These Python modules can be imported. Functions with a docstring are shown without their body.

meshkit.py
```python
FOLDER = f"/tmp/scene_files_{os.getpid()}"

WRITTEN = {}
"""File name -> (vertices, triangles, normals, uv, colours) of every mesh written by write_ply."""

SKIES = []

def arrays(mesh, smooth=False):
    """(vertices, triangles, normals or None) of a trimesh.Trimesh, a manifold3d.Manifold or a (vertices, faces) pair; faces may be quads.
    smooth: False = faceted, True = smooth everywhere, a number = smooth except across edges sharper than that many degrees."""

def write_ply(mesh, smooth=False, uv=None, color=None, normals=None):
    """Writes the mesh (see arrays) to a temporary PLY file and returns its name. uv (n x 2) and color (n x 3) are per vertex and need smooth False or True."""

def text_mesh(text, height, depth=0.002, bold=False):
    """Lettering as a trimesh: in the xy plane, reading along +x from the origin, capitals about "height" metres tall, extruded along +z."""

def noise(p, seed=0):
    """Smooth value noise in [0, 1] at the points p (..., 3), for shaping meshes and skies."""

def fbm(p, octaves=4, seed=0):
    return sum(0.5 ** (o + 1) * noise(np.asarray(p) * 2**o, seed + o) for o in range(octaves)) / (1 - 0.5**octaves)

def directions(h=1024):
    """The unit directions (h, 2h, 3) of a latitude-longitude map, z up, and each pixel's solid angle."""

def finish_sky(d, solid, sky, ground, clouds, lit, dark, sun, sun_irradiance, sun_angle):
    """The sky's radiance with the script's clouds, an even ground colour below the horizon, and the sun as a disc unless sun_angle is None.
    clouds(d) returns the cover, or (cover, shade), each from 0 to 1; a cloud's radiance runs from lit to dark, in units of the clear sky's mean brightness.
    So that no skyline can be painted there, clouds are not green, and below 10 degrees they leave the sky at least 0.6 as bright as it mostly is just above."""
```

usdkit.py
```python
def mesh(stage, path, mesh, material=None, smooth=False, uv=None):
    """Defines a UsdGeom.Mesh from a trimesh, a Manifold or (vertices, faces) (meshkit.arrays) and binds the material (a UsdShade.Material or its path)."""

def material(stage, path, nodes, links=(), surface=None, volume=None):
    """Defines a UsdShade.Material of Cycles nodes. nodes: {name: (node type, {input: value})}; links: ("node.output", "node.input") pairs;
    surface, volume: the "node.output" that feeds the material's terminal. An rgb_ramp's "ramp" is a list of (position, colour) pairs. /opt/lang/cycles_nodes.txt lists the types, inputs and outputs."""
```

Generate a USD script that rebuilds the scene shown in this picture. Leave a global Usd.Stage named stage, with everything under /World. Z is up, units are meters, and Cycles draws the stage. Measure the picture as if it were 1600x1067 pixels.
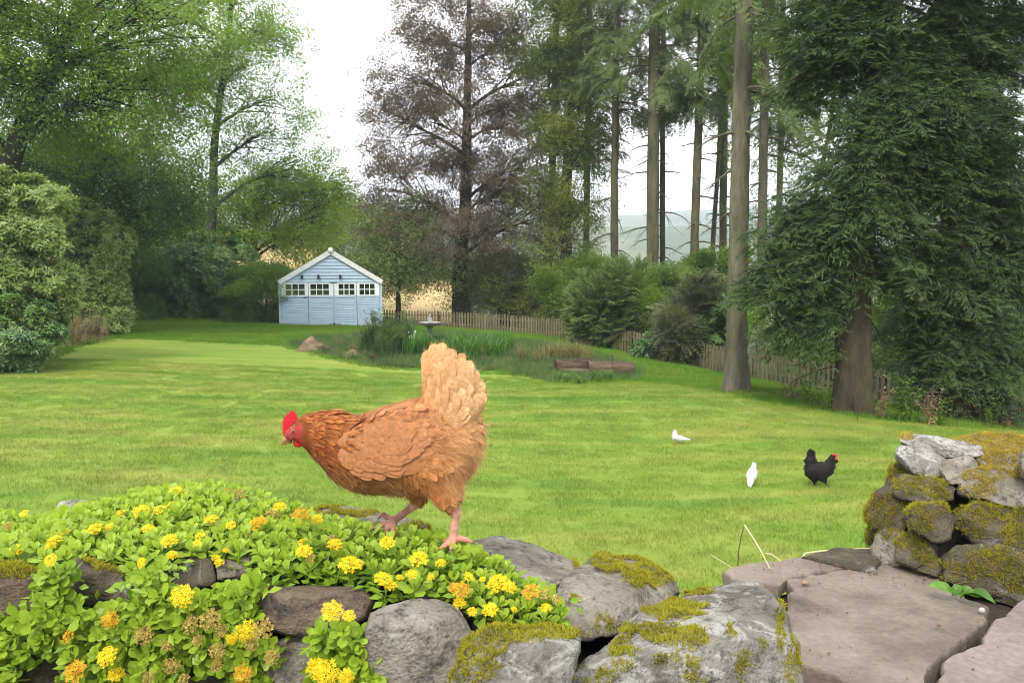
import math, numpy as np, trimesh, usdkit, meshkit
from pxr import Usd, UsdGeom, UsdLux, UsdShade, Sdf, Gf, Vt
from scipy.interpolate import RBFInterpolator
from scipy.spatial import Delaunay, cKDTree
import shapely
from shapely.geometry import Polygon

stage = Usd.Stage.CreateInMemory()
UsdGeom.SetStageUpAxis(stage, 'Z'); UsdGeom.SetStageMetersPerUnit(stage, 1.0)
world = UsdGeom.Xform.Define(stage, '/World'); stage.SetDefaultPrim(world.GetPrim())
UsdGeom.Scope.Define(stage, '/World/Looks')
# ---------------------------------------------------------------- camera
EYE = np.array([0.0, 0.0, 2.2]); PITCH = math.radians(5.64); FPX = 1250.0
cam = UsdGeom.Camera.Define(stage, '/World/camera')
cam.CreateHorizontalApertureAttr(36.0); cam.CreateVerticalApertureAttr(24.0)
cam.CreateFocalLengthAttr(36.0 * FPX / 1600)
cam.CreateClippingRangeAttr(Gf.Vec2f(0.05, 20000))
cam.AddTranslateOp().Set(Gf.Vec3d(*EYE)); cam.AddRotateXOp().Set(90 - math.degrees(PITCH))
cam.CreateExposureAttr(1.42)
# ---------------------------------------------------------------- sky (bright overcast) and a very soft sun
SUN_EL, SUN_AZ = math.radians(48), math.radians(200)     # azimuth of the direction towards the sun, atan2(x, y)
sun_dir = np.array([math.sin(SUN_AZ) * math.cos(SUN_EL), math.cos(SUN_AZ) * math.cos(SUN_EL), math.sin(SUN_EL)])
skymat = usdkit.material(stage, '/World/Looks/sky_look', {
    'sky': ('sky_texture', {'sky_type': 'single_scattering', 'sun_disc': False, 'sun_elevation': SUN_EL, 'sun_rotation': SUN_AZ, 'aerosol_density': 2.0}),
    'tc': ('texture_coordinate', {}),
    'mp': ('mapping', {'scale': (1.0, 1.0, 2.2)}),
    'nz': ('noise_texture', {'scale': 1.7, 'detail': 5.0, 'roughness': 0.55}),
    'rp': ('rgb_ramp', {'ramp': [(0.25, (0.72, 0.72, 0.72)), (0.6, (0.97, 0.97, 0.97))]}),
    'nz2': ('noise_texture', {'scale': 1.1, 'detail': 4.0}),
    'cl': ('rgb_ramp', {'ramp': [(0.3, (8.0, 8.25, 8.7)), (0.7, (10.4, 10.4, 10.4))]}),
    'mx': ('mix', {}),
    'bg': ('background_shader', {'strength': 0.1}),
}, [('tc.generated', 'mp.vector'), ('mp.vector', 'nz.vector'), ('nz.fac', 'rp.fac'), ('mp.vector', 'nz2.vector'), ('nz2.fac', 'cl.fac'),
    ('rp.color', 'mx.fac'), ('sky.color', 'mx.color1'), ('cl.color', 'mx.color2'), ('mx.color', 'bg.color')], surface='bg.background')
dome = UsdLux.DomeLight.Define(stage, '/World/sky')
UsdShade.MaterialBindingAPI.Apply(dome.GetPrim()).Bind(skymat)
sun = UsdLux.DistantLight.Define(stage, '/World/sun')
sun.CreateNormalizeAttr(True); sun.CreateIntensityAttr(0.4); sun.CreateAngleAttr(12.0); sun.CreateColorAttr(Gf.Vec3f(1.0, 0.93, 0.82))
sun.AddRotateXYZOp().Set(Gf.Vec3f(math.degrees(math.pi / 2 - SUN_EL), 0, -math.degrees(SUN_AZ) + 180))
# ---------------------------------------------------------------- helpers
_cp, _sp = math.cos(PITCH), math.sin(PITCH)
def ray(px, py):
    a, b = (px - 800) / FPX, (py - 533.5) / FPX
    d = np.array([a, _cp - b * _sp, -_sp - b * _cp])
    return d / d[1]
def P(px, py, y):
    """the point at forward distance y seen at a pixel of the 1600 x 1067 photograph"""
    return EYE + ray(px, py) * y
def pix(p):
    d = np.asarray(p, float) - EYE
    z = d[..., 1] * _cp - d[..., 2] * _sp; u = d[..., 1] * _sp + d[..., 2] * _cp
    return np.stack([800 + FPX * d[..., 0] / z, 533.5 - FPX * u / z], -1)
_used = {}
def numbered(parent, name):
    k = (parent, name); n = _used.get(k, 0); _used[k] = n + 1
    return f'{parent}/{name}' if n == 0 else f'{parent}/{name}_{n:03d}'
def tag(o, label=None, cat=None, group=None, kind=None):
    p = o.GetPrim() if hasattr(o, 'GetPrim') else o
    for k, v in (('label', label), ('category', cat), ('group', group), ('kind', kind)):
        if v: p.SetCustomDataByKey(k, v)
    return p
def path_of(o):
    return '/World' if o is None else str(o.GetPath())
def obj(name, mesh, m, parent=None, smooth=False, color=None, cname='tint'):
    pth = numbered(path_of(parent), name)
    g = usdkit.mesh(stage, pth, mesh, m, smooth)
    if color is not None:
        color = np.asarray(color, np.float32)
        pv = UsdGeom.PrimvarsAPI(g)
        if color.ndim == 2: pv.CreatePrimvar(cname, Sdf.ValueTypeNames.Color3fArray, 'vertex').Set(Vt.Vec3fArray.FromNumpy(color))
        else: pv.CreatePrimvar(cname, Sdf.ValueTypeNames.FloatArray, 'vertex').Set(Vt.FloatArray.FromNumpy(color))
    return g.GetPrim()
def thing(name, label, cat, loc=(0, 0, 0), rotz=0, group=None, kind=None):
    x = UsdGeom.Xform.Define(stage, numbered('/World', name))
    x.AddTranslateOp().Set(Gf.Vec3d(*map(float, loc))); x.AddRotateZOp().Set(math.degrees(rotz))
    return tag(x, label, cat, group, kind)
def instancer(name, protos, which, pos, quat, scale, parent=None):
    """protos: list of (mesh, material, tint, smooth). A PointInstancer with its prototypes below it."""
    pth = numbered(path_of(parent), name)
    pi = UsdGeom.PointInstancer.Define(stage, pth)
    rel = pi.CreatePrototypesRel()
    for k, pr in enumerate(protos):
        mesh, m = pr[0], pr[1]; tint = pr[2] if len(pr) > 2 else None; sm = pr[3] if len(pr) > 3 else False
        g = usdkit.mesh(stage, f'{pth}/proto_{k}', mesh, m, sm)
        if tint is not None:
            pv = UsdGeom.PrimvarsAPI(g); tint = np.asarray(tint, np.float32)
            pv.CreatePrimvar('tint', Sdf.ValueTypeNames.FloatArray, 'vertex').Set(Vt.FloatArray.FromNumpy(tint))
        rel.AddTarget(g.GetPath())
    n = len(pos)
    pi.CreateProtoIndicesAttr(Vt.IntArray.FromNumpy(np.asarray(which, np.int32)))
    pi.CreatePositionsAttr(Vt.Vec3fArray.FromNumpy(np.asarray(pos, np.float32)))
    q = np.asarray(quat, np.float32)
    pi.CreateOrientationsAttr(Vt.QuathArray([Gf.Quath(float(a[0]), float(a[1]), float(a[2]), float(a[3])) for a in q]))
    s = np.asarray(scale, np.float32)
    if s.ndim == 1: s = np.repeat(s[:, None], 3, 1)
    pi.CreateScalesAttr(Vt.Vec3fArray.FromNumpy(s))
    return pi.GetPrim()
def quat_from_mats(R):
    """(n,3,3) rotation matrices (columns = axes) -> (w,x,y,z)"""
    from scipy.spatial.transform import Rotation
    q = Rotation.from_matrix(R).as_quat()
    return q[:, [3, 0, 1, 2]]
def frame(x, up):
    """rotation matrices whose x axis is x and whose z axis is near up"""
    x = x / np.linalg.norm(x, axis=1, keepdims=True)
    y = np.cross(up, x); l = np.linalg.norm(y, axis=1, keepdims=True)
    y = np.where(l > 1e-5, y / np.maximum(l, 1e-9), np.array([0, 1.0, 0])); y = y - (y * x).sum(1, keepdims=True) * x; y /= np.linalg.norm(y, axis=1, keepdims=True)
    z = np.cross(x, y)
    return np.stack([x, y, z], 2)
def box(x0, x1, y0, y1, z0, z1):
    m = trimesh.creation.box((x1 - x0, y1 - y0, z1 - z0)); m.apply_translation(((x0 + x1) / 2, (y0 + y1) / 2, (z0 + z1) / 2)); return m
def cat(ms): return trimesh.util.concatenate(ms)
def tube(pts, rad, n=6, closed=False):
    """(vertices, triangles) of a tapered tube along pts"""
    pts = np.asarray(pts, float); rad = np.broadcast_to(np.asarray(rad, float), (len(pts),))
    t = np.gradient(pts, axis=0); t /= np.maximum(np.linalg.norm(t, axis=1, keepdims=True), 1e-9)
    ref = np.array([0.0, 0, 1]) if abs(t[:, 2]).mean() < 0.8 else np.array([1.0, 0, 0])
    a = np.cross(t, ref); a /= np.maximum(np.linalg.norm(a, axis=1, keepdims=True), 1e-9); b = np.cross(t, a)
    th = np.arange(n) * 2 * np.pi / n
    v = pts[:, None] + rad[:, None, None] * (np.cos(th)[None, :, None] * a[:, None] + np.sin(th)[None, :, None] * b[:, None])
    k = len(pts); i = np.arange(k - 1)[:, None] * n + np.arange(n)[None]; j = np.arange(k - 1)[:, None] * n + (np.arange(n)[None] + 1) % n
    f = np.concatenate([np.stack([i, j, j + n], -1).reshape(-1, 3), np.stack([i, j + n, i + n], -1).reshape(-1, 3)])
    v = v.reshape(-1, 3)
    if closed:
        c0, c1 = len(v), len(v) + 1
        v = np.vstack([v, pts[0], pts[-1]])
        e = np.arange(n); g = (e + 1) % n
        f = np.vstack([f, np.stack([np.full(n, c0), g, e], 1), np.stack([np.full(n, c1), (k - 1) * n + e, (k - 1) * n + g], 1)])
    return v, f
def join(vf):
    n, vs, fs = 0, [], []
    for v, f in vf:
        vs.append(v); fs.append(f + n); n += len(v)
    return np.vstack(vs), np.vstack(fs)
def bez(p0, p1, p2, n):
    t = np.linspace(0, 1, n)[:, None]
    return (1 - t) ** 2 * np.asarray(p0) + 2 * t * (1 - t) * np.asarray(p1) + t * t * np.asarray(p2)
L = '/World/Looks/'
def rough(name, stops, scale=4, detail=6, bump=0.3, bdist=0.02, bscale=None, roughness=0.85, spec=0.2, stretch=(1, 1, 1), stops2=None, scale2=40, coord='position', dist=0.0):
    """an opaque natural surface: one noise picks the colour, a finer one varies it and raises the relief"""
    nodes = {'g': ('geometry', {}), 'mp': ('mapping', {'scale': stretch}), 'n': ('noise_texture', {'scale': scale, 'detail': detail, 'roughness': 0.6, 'distortion': dist}), 'r': ('rgb_ramp', {'ramp': stops}),
             'n2': ('noise_texture', {'scale': bscale or scale * 6, 'detail': 6.0, 'roughness': 0.65}), 'b': ('bump', {'strength': bump, 'distance': bdist}),
             'r2': ('rgb_ramp', {'ramp': stops2 or [(0.25, (0.62,) * 3), (0.75, (1.3,) * 3)]}), 'm': ('mix', {'mix_type': 'multiply', 'fac': 1.0}),
             'p': ('principled_bsdf', {'roughness': roughness, 'specular_ior_level': spec})}
    links = [('g.position', 'mp.vector'), ('mp.vector', 'n.vector'), ('mp.vector', 'n2.vector'), ('n.fac', 'r.fac'), ('n2.fac', 'r2.fac'), ('r.color', 'm.color1'), ('r2.color', 'm.color2'),
             ('m.color', 'p.base_color'), ('n2.fac', 'b.height'), ('b.normal', 'p.normal')]
    if coord == 'object':
        nodes['tc'] = ('texture_coordinate', {}); links[0] = ('tc.object', 'mp.vector')
    return usdkit.material(stage, L + name, nodes, links, surface='p.BSDF')
def leafmat(name, dark, light, scale=1.2, trans=0.35, tipcol=None, roughness=0.5, spec=0.3, fine=9.0, tcol=None):
    """leaves: two tones in clumps, a finer variation, and light shining through"""
    nodes = {'g': ('geometry', {}), 'n': ('noise_texture', {'scale': scale, 'detail': 3.0}), 'r': ('rgb_ramp', {'ramp': [(0.35, dark), (0.65, light)]}),
             'n2': ('noise_texture', {'scale': fine, 'detail': 2.0}), 'r2': ('rgb_ramp', {'ramp': [(0.3, (0.6,) * 3), (0.7, (1.4,) * 3)]}), 'm': ('mix', {'mix_type': 'multiply', 'fac': 1.0}),
             'at': ('attribute', {'attribute': 'tint'}), 'tp': ('mix', {'color2': tipcol or light}),
             'p': ('principled_bsdf', {'roughness': roughness, 'specular_ior_level': spec}), 't': ('translucent_bsdf', {}), 'hs': ('hsv', {'saturation': 1.15, 'value': 1.35}), 'mc': ('mix_closure', {'fac': trans})}
    links = [('g.position', 'n.vector'), ('g.position', 'n2.vector'), ('n.fac', 'r.fac'), ('n2.fac', 'r2.fac'), ('r.color', 'm.color1'), ('r2.color', 'm.color2')]
    last = 'm.color'
    if tipcol is not None:
        links += [('m.color', 'tp.color1'), ('at.fac', 'tp.fac')]; last = 'tp.color'
    links += [(last, 'p.base_color'), (last, 'hs.color'), ('hs.color', 't.color'), ('p.BSDF', 'mc.closure1'), ('t.BSDF', 'mc.closure2')]
    return usdkit.material(stage, L + name, nodes, links, surface='mc.closure')
def plain(name, col, roughness=0.6, spec=0.4, var=0.12, scale=6.0, metallic=0.0, bump=0.1, bdist=0.003, bscale=60):
    c = np.array(col)
    return rough(name, [(0.3, tuple(c * (1 - var))), (0.7, tuple(c * (1 + var)))], scale=scale, bump=bump, bdist=bdist, bscale=bscale, roughness=roughness, spec=spec, stops2=[(0.3, (0.92,) * 3), (0.7, (1.08,) * 3)])
# ---------------------------------------------------------------- terrain
CTRL = [(1280, 757, 8.3), (1173, 765, 8.6), (1060, 694, 11.5), (1330, 645, 15), (1150, 610, 17), (520, 510, 36), (606, 510, 41), (690, 513, 39.5), (760, 518, 38), (830, 524, 36.5),
        (892, 531, 34.5), (960, 548, 31.5), (1030, 560, 29.5), (1110, 578, 27), (1180, 592, 25), (1280, 610, 23), (1400, 630, 21), (1540, 652, 19.5), (40, 565, 20), (200, 527, 28), (170, 490, 40), (320, 490, 41), (0, 800, 7.0),
        (1100, 905, 5.4), (672, 532, 27), (930, 592, 21), (-300, 560, 22), (440, 540, 26), (700, 585, 21), (400, 680, 11), (1700, 690, 14), (1900, 760, 9)]
_c = np.array([P(*c) for c in CTRL])
_far = np.array([[-60, 30, -0.2], [-80, 60, 1.2], [-30, 70, 1.2], [-10, 60, -0.1], [-10, 130, 4.0], [-60, 140, 5.5], [0, 90, -0.3], [20, 60, -3.5], [40, 40, -4.5], [60, 20, -3.5], [40, 90, -7], [90, 60, -9], [60, 140, -10], [-20, 3, 0.1], [20, 3, -0.3], [0, 2, 0.05], [-20, -10, 0.1], [20, -10, 0], [60, -10, -1.5], [-60, -10, 0.3]])
_rbf = RBFInterpolator(np.vstack([_c[:, :2], _far[:, :2]]), np.r_[_c[:, 2], _far[:, 2]], kernel='thin_plate_spline', smoothing=0.6)
def ridge(x, a, b, seed):
    q = np.stack([np.asarray(x) / a, np.full_like(x, seed * 3.7), np.zeros_like(x)], -1)
    return b * meshkit.fbm(q, 4, seed)
def H(x, y):
    """height of the ground"""
    x, y = np.asarray(x, float), np.asarray(y, float); sh = x.shape; x, y = x.ravel(), y.ravel()
    near = _rbf(np.stack([np.clip(x, -80, 90), np.clip(y, -12, 140)], 1))
    r = np.hypot(x, y); t = np.clip((r - 110) / 260, 0, 1); t = t * t * (3 - 2 * t)
    q = np.stack([x / 260, y / 260, np.zeros_like(x)], -1)
    far = -9 + 9 * meshkit.fbm(q, 3, 5)
    h1 = np.clip((r - 420) / 420, 0, 1); far = far + h1 * h1 * (3 - 2 * h1) * (30 + 22 * meshkit.fbm(q * 0.9, 4, 9))
    h2 = np.clip((r - 900) / 700, 0, 1); far = far + h2 * h2 * (3 - 2 * h2) * (36 + 55 * meshkit.fbm(q * 0.5, 4, 3) )
    return (near * (1 - t) + far * t).reshape(sh)
def G(px, py, dz=0.0, lo=2.0, hi=160.0):
    """where the ray through a pixel meets the ground"""
    s = np.geomspace(lo, hi, 400); d = ray(px, py); p = EYE + d * s[:, None]
    below = p[:, 2] < H(p[:, 0], p[:, 1]) + dz
    k = int(np.argmax(below)) if below.any() else len(s) - 1
    a, b = s[max(k - 1, 0)], s[k]
    for _ in range(14):
        m = (a + b) / 2; q = EYE + d * m
        if q[2] < float(H(q[0], q[1])) + dz: b = m
        else: a = m
    q = EYE + d * b; q[2] = float(H(q[0], q[1])); return q
def sheet(poly, step, dz, jitter=0.25, seed=0, edge=None):
    """a ground sheet over an outline: boundary points and a grid inside, triangulated, at height dz above the terrain"""
    rng = np.random.default_rng(seed); poly = poly.buffer(0)
    ring = []
    for g in getattr(poly, 'geoms', [poly]):
        for rg in [g.exterior, *g.interiors]:
            n = max(int(rg.length / (edge or step)), 8); ring += [rg.interpolate(k / n, normalized=True).coords[0] for k in range(n)]
    x0, y0, x1, y1 = poly.bounds
    gx, gy = np.meshgrid(np.arange(x0, x1, step), np.arange(y0, y1, step)); q = np.stack([gx.ravel(), gy.ravel()], 1) + rng.uniform(-jitter, jitter, (gx.size, 2)) * step
    inner = poly.buffer(-step * 0.4); q = q[shapely.contains_xy(inner, q[:, 0], q[:, 1])]
    pts = np.vstack([np.array(ring), q]); tri = Delaunay(pts).simplices
    c = pts[tri].mean(1); tri = tri[shapely.contains_xy(poly, c[:, 0], c[:, 1])]
    e1, e2 = pts[tri[:, 1]] - pts[tri[:, 0]], pts[tri[:, 2]] - pts[tri[:, 0]]; fl = e1[:, 0] * e2[:, 1] - e1[:, 1] * e2[:, 0] < 0; tri[fl] = tri[fl][:, ::-1]
    return np.column_stack([pts, H(pts[:, 0], pts[:, 1]) + dz]), tri
def sample_in(poly, n, rng):
    x0, y0, x1, y1 = poly.bounds; out = np.zeros((0, 2))
    while len(out) < n:
        q = np.stack([rng.uniform(x0, x1, 4 * n), rng.uniform(y0, y1, 4 * n)], 1); out = np.vstack([out, q[shapely.contains_xy(poly, q[:, 0], q[:, 1])]])
    return out[:n]
def gpoly(pxs, smooth=0.0, world_pts=()):
    p = Polygon([tuple(G(*q)[:2]) for q in pxs] + list(world_pts)).buffer(0)
    return p.buffer(smooth).buffer(-2 * smooth).buffer(smooth) if smooth else p

# ground to the horizon: rings of growing size
_r = np.r_[0, np.geomspace(2.0, 6000, 150)]; _th = np.linspace(0, 2 * np.pi, 241)[:-1]
_x = _r[:, None] * np.sin(_th); _y = _r[:, None] * np.cos(_th)
gv = np.stack([_x, _y, H(_x, _y) - 0.06], -1).reshape(-1, 3)
i = (np.arange(len(_r) - 1)[:, None] * 240 + np.arange(240)[None]); j = np.arange(len(_r) - 1)[:, None] * 240 + (np.arange(240)[None] + 1) % 240
gf = np.concatenate([np.stack([i, i + 240, j + 240], -1).reshape(-1, 3), np.stack([i, j + 240, j], -1).reshape(-1, 3)])
gr = np.hypot(gv[gf].mean(1)[:, 0], gv[gf].mean(1)[:, 1])
M_floor = rough('woodland_floor', [(0.3, (0.035, 0.045, 0.015)), (0.5, (0.06, 0.075, 0.02)), (0.7, (0.085, 0.065, 0.04))], scale=0.8, bump=0.6, bdist=0.05, bscale=9)
M_hill = rough('hill_grass', [(0.35, (0.035, 0.06, 0.02)), (0.5, (0.07, 0.10, 0.03)), (0.62, (0.13, 0.14, 0.055))], scale=0.009, detail=5, bump=0.2, bdist=1, bscale=0.4, dist=1.0)
def submesh(v, f):
    u, inv = np.unique(f, return_inverse=True); return v[u], inv.reshape(f.shape)
tag(obj('ground', submesh(gv, gf[gr < 160]), M_floor, smooth=True), kind='structure')
tag(obj('hills', submesh(gv, gf[gr >= 160]), M_hill, smooth=True), kind='structure')

rough_poly = gpoly([(-260, 600), (20, 560), (120, 520), (140, 492), (200, 488), (320, 487), (430, 492), (445, 505), (600, 506), (700, 512), (800, 521), (892, 530), (1000, 556), (1100, 577), (1190, 594), (1330, 622), (1500, 652), (1700, 680)], 0,
                   [(14, 4.0), (-14, 4.0)])
lawn_poly = gpoly([(-260, 620), (0, 572), (75, 560), (110, 543), (170, 528), (300, 533), (440, 539), (520, 560), (600, 576), (700, 579), (760, 583), (860, 590), (880, 600), (990, 594), (1070, 602), (1165, 619), (1330, 649), (1500, 666), (1620, 673), (1800, 690)], 0.3,
                  [(14, 3.0), (-14, 3.0)])
bed_poly = gpoly([(458, 540), (500, 530), (560, 524), (650, 520), (700, 522), (760, 526), (860, 540), (930, 556), (990, 575), (985, 592), (880, 597), (800, 578), (700, 576), (600, 571), (520, 555)], 0.25)
field_poly = Polygon([(-75, 47), (-30, 50), (-9, 47), (-3.2, 44), (-4.5, 70), (-9, 110), (-14, 150), (-75, 150)])
def lawnmat(name, a, b, c, stripe=0.0):
    nodes = {'g': ('geometry', {}), 'mp': ('mapping', {'rotation': (0, 0, 0.35), 'scale': (0.45, 1.5, 1)}), 'n': ('noise_texture', {'scale': 0.75, 'detail': 6.0, 'roughness': 0.6, 'distortion': 0.6}), 'r': ('rgb_ramp', {'ramp': [(0.33, a), (0.48, b), (0.64, c)]}),
             'n2': ('noise_texture', {'scale': 14.0, 'detail': 6.0, 'roughness': 0.7}), 'r2': ('rgb_ramp', {'ramp': [(0.3, (0.84, 0.86, 0.82)), (0.7, (1.14, 1.11, 1.11))]}), 'm': ('mix', {'mix_type': 'multiply', 'fac': 1.0}),
             'w': ('wave_texture', {'scale': 0.32, 'distortion': 1.4, 'detail': 2.0, 'detail_scale': 0.6, 'bands_direction': 'y'}), 'rw': ('rgb_ramp', {'ramp': [(0.2, (1 - stripe,) * 3), (0.8, (1 + stripe, 1 + stripe * 0.8, 1 + stripe * 0.6))]}), 'm2': ('mix', {'mix_type': 'multiply', 'fac': 1.0}),
             'n3': ('noise_texture', {'scale': 70.0, 'detail': 4.0, 'roughness': 0.7}), 'b': ('bump', {'strength': 0.55, 'distance': 0.03}), 'p': ('principled_bsdf', {'roughness': 0.8, 'specular_ior_level': 0.15}),
             't': ('translucent_bsdf', {}), 'mc': ('mix_closure', {'fac': 0.0})}
    links = [('g.position', 'mp.vector'), ('mp.vector', 'n.vector'), ('n.fac', 'r.fac'), ('g.position', 'n2.vector'), ('n2.fac', 'r2.fac'), ('r.color', 'm.color1'), ('r2.color', 'm.color2'),
             ('g.position', 'w.vector'), ('w.fac', 'rw.fac'), ('m.color', 'm2.color1'), ('rw.color', 'm2.color2'), ('m2.color', 'p.base_color'), ('g.position', 'n3.vector'), ('n3.fac', 'b.height'), ('b.normal', 'p.normal')]
    return usdkit.material(stage, L + name, nodes, links, surface='p.BSDF')
LA, LB, LC = (0.112, 0.204, 0.024), (0.156, 0.232, 0.030), (0.222, 0.255, 0.050)
M_lawn = lawnmat('mown_grass', LA, LB, LC, 0.035)
M_roughgrass = lawnmat('long_grass', (0.065, 0.165, 0.014), (0.10, 0.205, 0.017), (0.15, 0.225, 0.027), 0.0)
M_soil = rough('bare_soil', [(0.3, (0.06, 0.045, 0.025)), (0.5, (0.12, 0.085, 0.05)), (0.7, (0.19, 0.14, 0.08))], scale=2.2, bump=0.9, bdist=0.05, bscale=14)
M_field = rough('ripe_field', [(0.3, (0.36, 0.25, 0.10)), (0.7, (0.52, 0.38, 0.17))], scale=0.3, bump=0.5, bdist=0.1, bscale=4, stretch=(1, 0.4, 1))
tag(obj('rough_grass', sheet(rough_poly, 0.6, -0.02), M_roughgrass, smooth=True), kind='structure')
tag(obj('lawn', sheet(lawn_poly, 0.4, 0.0), M_lawn, smooth=True), kind='structure')
tag(obj('flower_bed', sheet(bed_poly, 0.25, 0.012), M_soil, smooth=True), kind='structure')
tag(obj('field', sheet(field_poly, 1.5, 0.05), M_field, smooth=True), kind='structure')
M_mulch = rough('needle_litter', [(0.3, (0.05, 0.03, 0.02)), (0.55, (0.11, 0.065, 0.04)), (0.7, (0.09, 0.09, 0.03))], scale=2.0, bump=0.9, bdist=0.04, bscale=18)
tag(obj('woodland_litter', sheet(gpoly([(1055, 598), (1130, 590), (1200, 602), (1330, 628), (1480, 650), (1600, 664), (1600, 671), (1500, 663), (1330, 646), (1165, 616), (1100, 606)], 0.0), 0.3, 0.018, edge=0.3), M_mulch, smooth=True), kind='structure')
tag(obj('bare_bank', sheet(gpoly([(88, 528), (100, 512), (150, 497), (166, 500), (172, 522), (130, 530)], 0.0), 0.3, 0.02), M_soil, smooth=True), kind='structure')
# ---------------------------------------------------------------- shed
M_blue = rough('pale_blue_paint', [(0.3, (0.31, 0.41, 0.52)), (0.7, (0.40, 0.50, 0.60))], scale=1.6, bump=0.15, bdist=0.004, bscale=30, roughness=0.55, spec=0.35, stretch=(1, 1, 3), stops2=[(0.25, (0.74, 0.77, 0.76)), (0.6, (1.05,) * 3)])
M_white = plain('white_paint', (0.66, 0.70, 0.72), var=0.06)
M_barge = plain('weathered_white_paint', (0.56, 0.57, 0.55), var=0.15, scale=9)
M_iron = plain('black_iron', (0.02, 0.02, 0.022), roughness=0.45)
M_felt = rough('roof_felt', [(0.3, (0.09, 0.08, 0.075)), (0.7, (0.16, 0.14, 0.12))], scale=3, bump=0.4, bdist=0.01)
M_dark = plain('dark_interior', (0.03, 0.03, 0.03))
M_pane = usdkit.material(stage, L + 'window_glass', {'f': ('fresnel', {'IOR': 1.52}), 'ad': ('math', {'math_type': 'multiply_add', 'value2': 1.2, 'value3': 0.10}), 't': ('transparent_bsdf', {'color': (0.75, 0.8, 0.78)}), 'g': ('glossy_bsdf', {'roughness': 0.04, 'color': (0.9, 0.92, 0.95)}), 'm': ('mix_closure', {})},
                         [('f.fac', 'ad.value1'), ('ad.value', 'm.fac'), ('t.BSDF', 'm.closure1'), ('g.BSDF', 'm.closure2')], surface='m.closure')
SD = 36.0; SU = SD / FPX
sb = P(519, 511, SD); shed = thing('garden_shed', 'pale blue weatherboarded garage shed with white gable trim and four glazed doors', 'shed', (sb[0], sb[1], sb[2]), math.atan2(-sb[0], sb[1]))
def sx(px): return (px - 519) * SU
def sz(py): return (511 - py) * SU
x0, x1, zE, zA = sx(442), sx(596), sz(438), sz(394); DEP = 5.2
prof = [(x0, 0), (x1, 0), (x1, zE), (0, zA), (x0, zE)]
def prism(pr, ya, yb):
    n = len(pr); v = np.array([(x, ya, z) for x, z in pr] + [(x, yb, z) for x, z in pr]); p2 = trimesh.creation.triangulate_polygon(Polygon(pr), engine='earcut')
    vv, ff = p2; key = {(round(a, 6), round(b, 6)): k for k, (a, b) in enumerate(pr)}; m = np.array([key[(round(a, 6), round(b, 6))] for a, b in vv]); ff = m[ff]
    f = [*ff, *(ff[:, ::-1] + n)] + [q for k in range(n) for q in ((k, k + n, (k + 1) % n), ((k + 1) % n, k + n, (k + 1) % n + n))]
    t = trimesh.Trimesh(v, np.array(f), process=False); t.fix_normals(); return t
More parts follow.
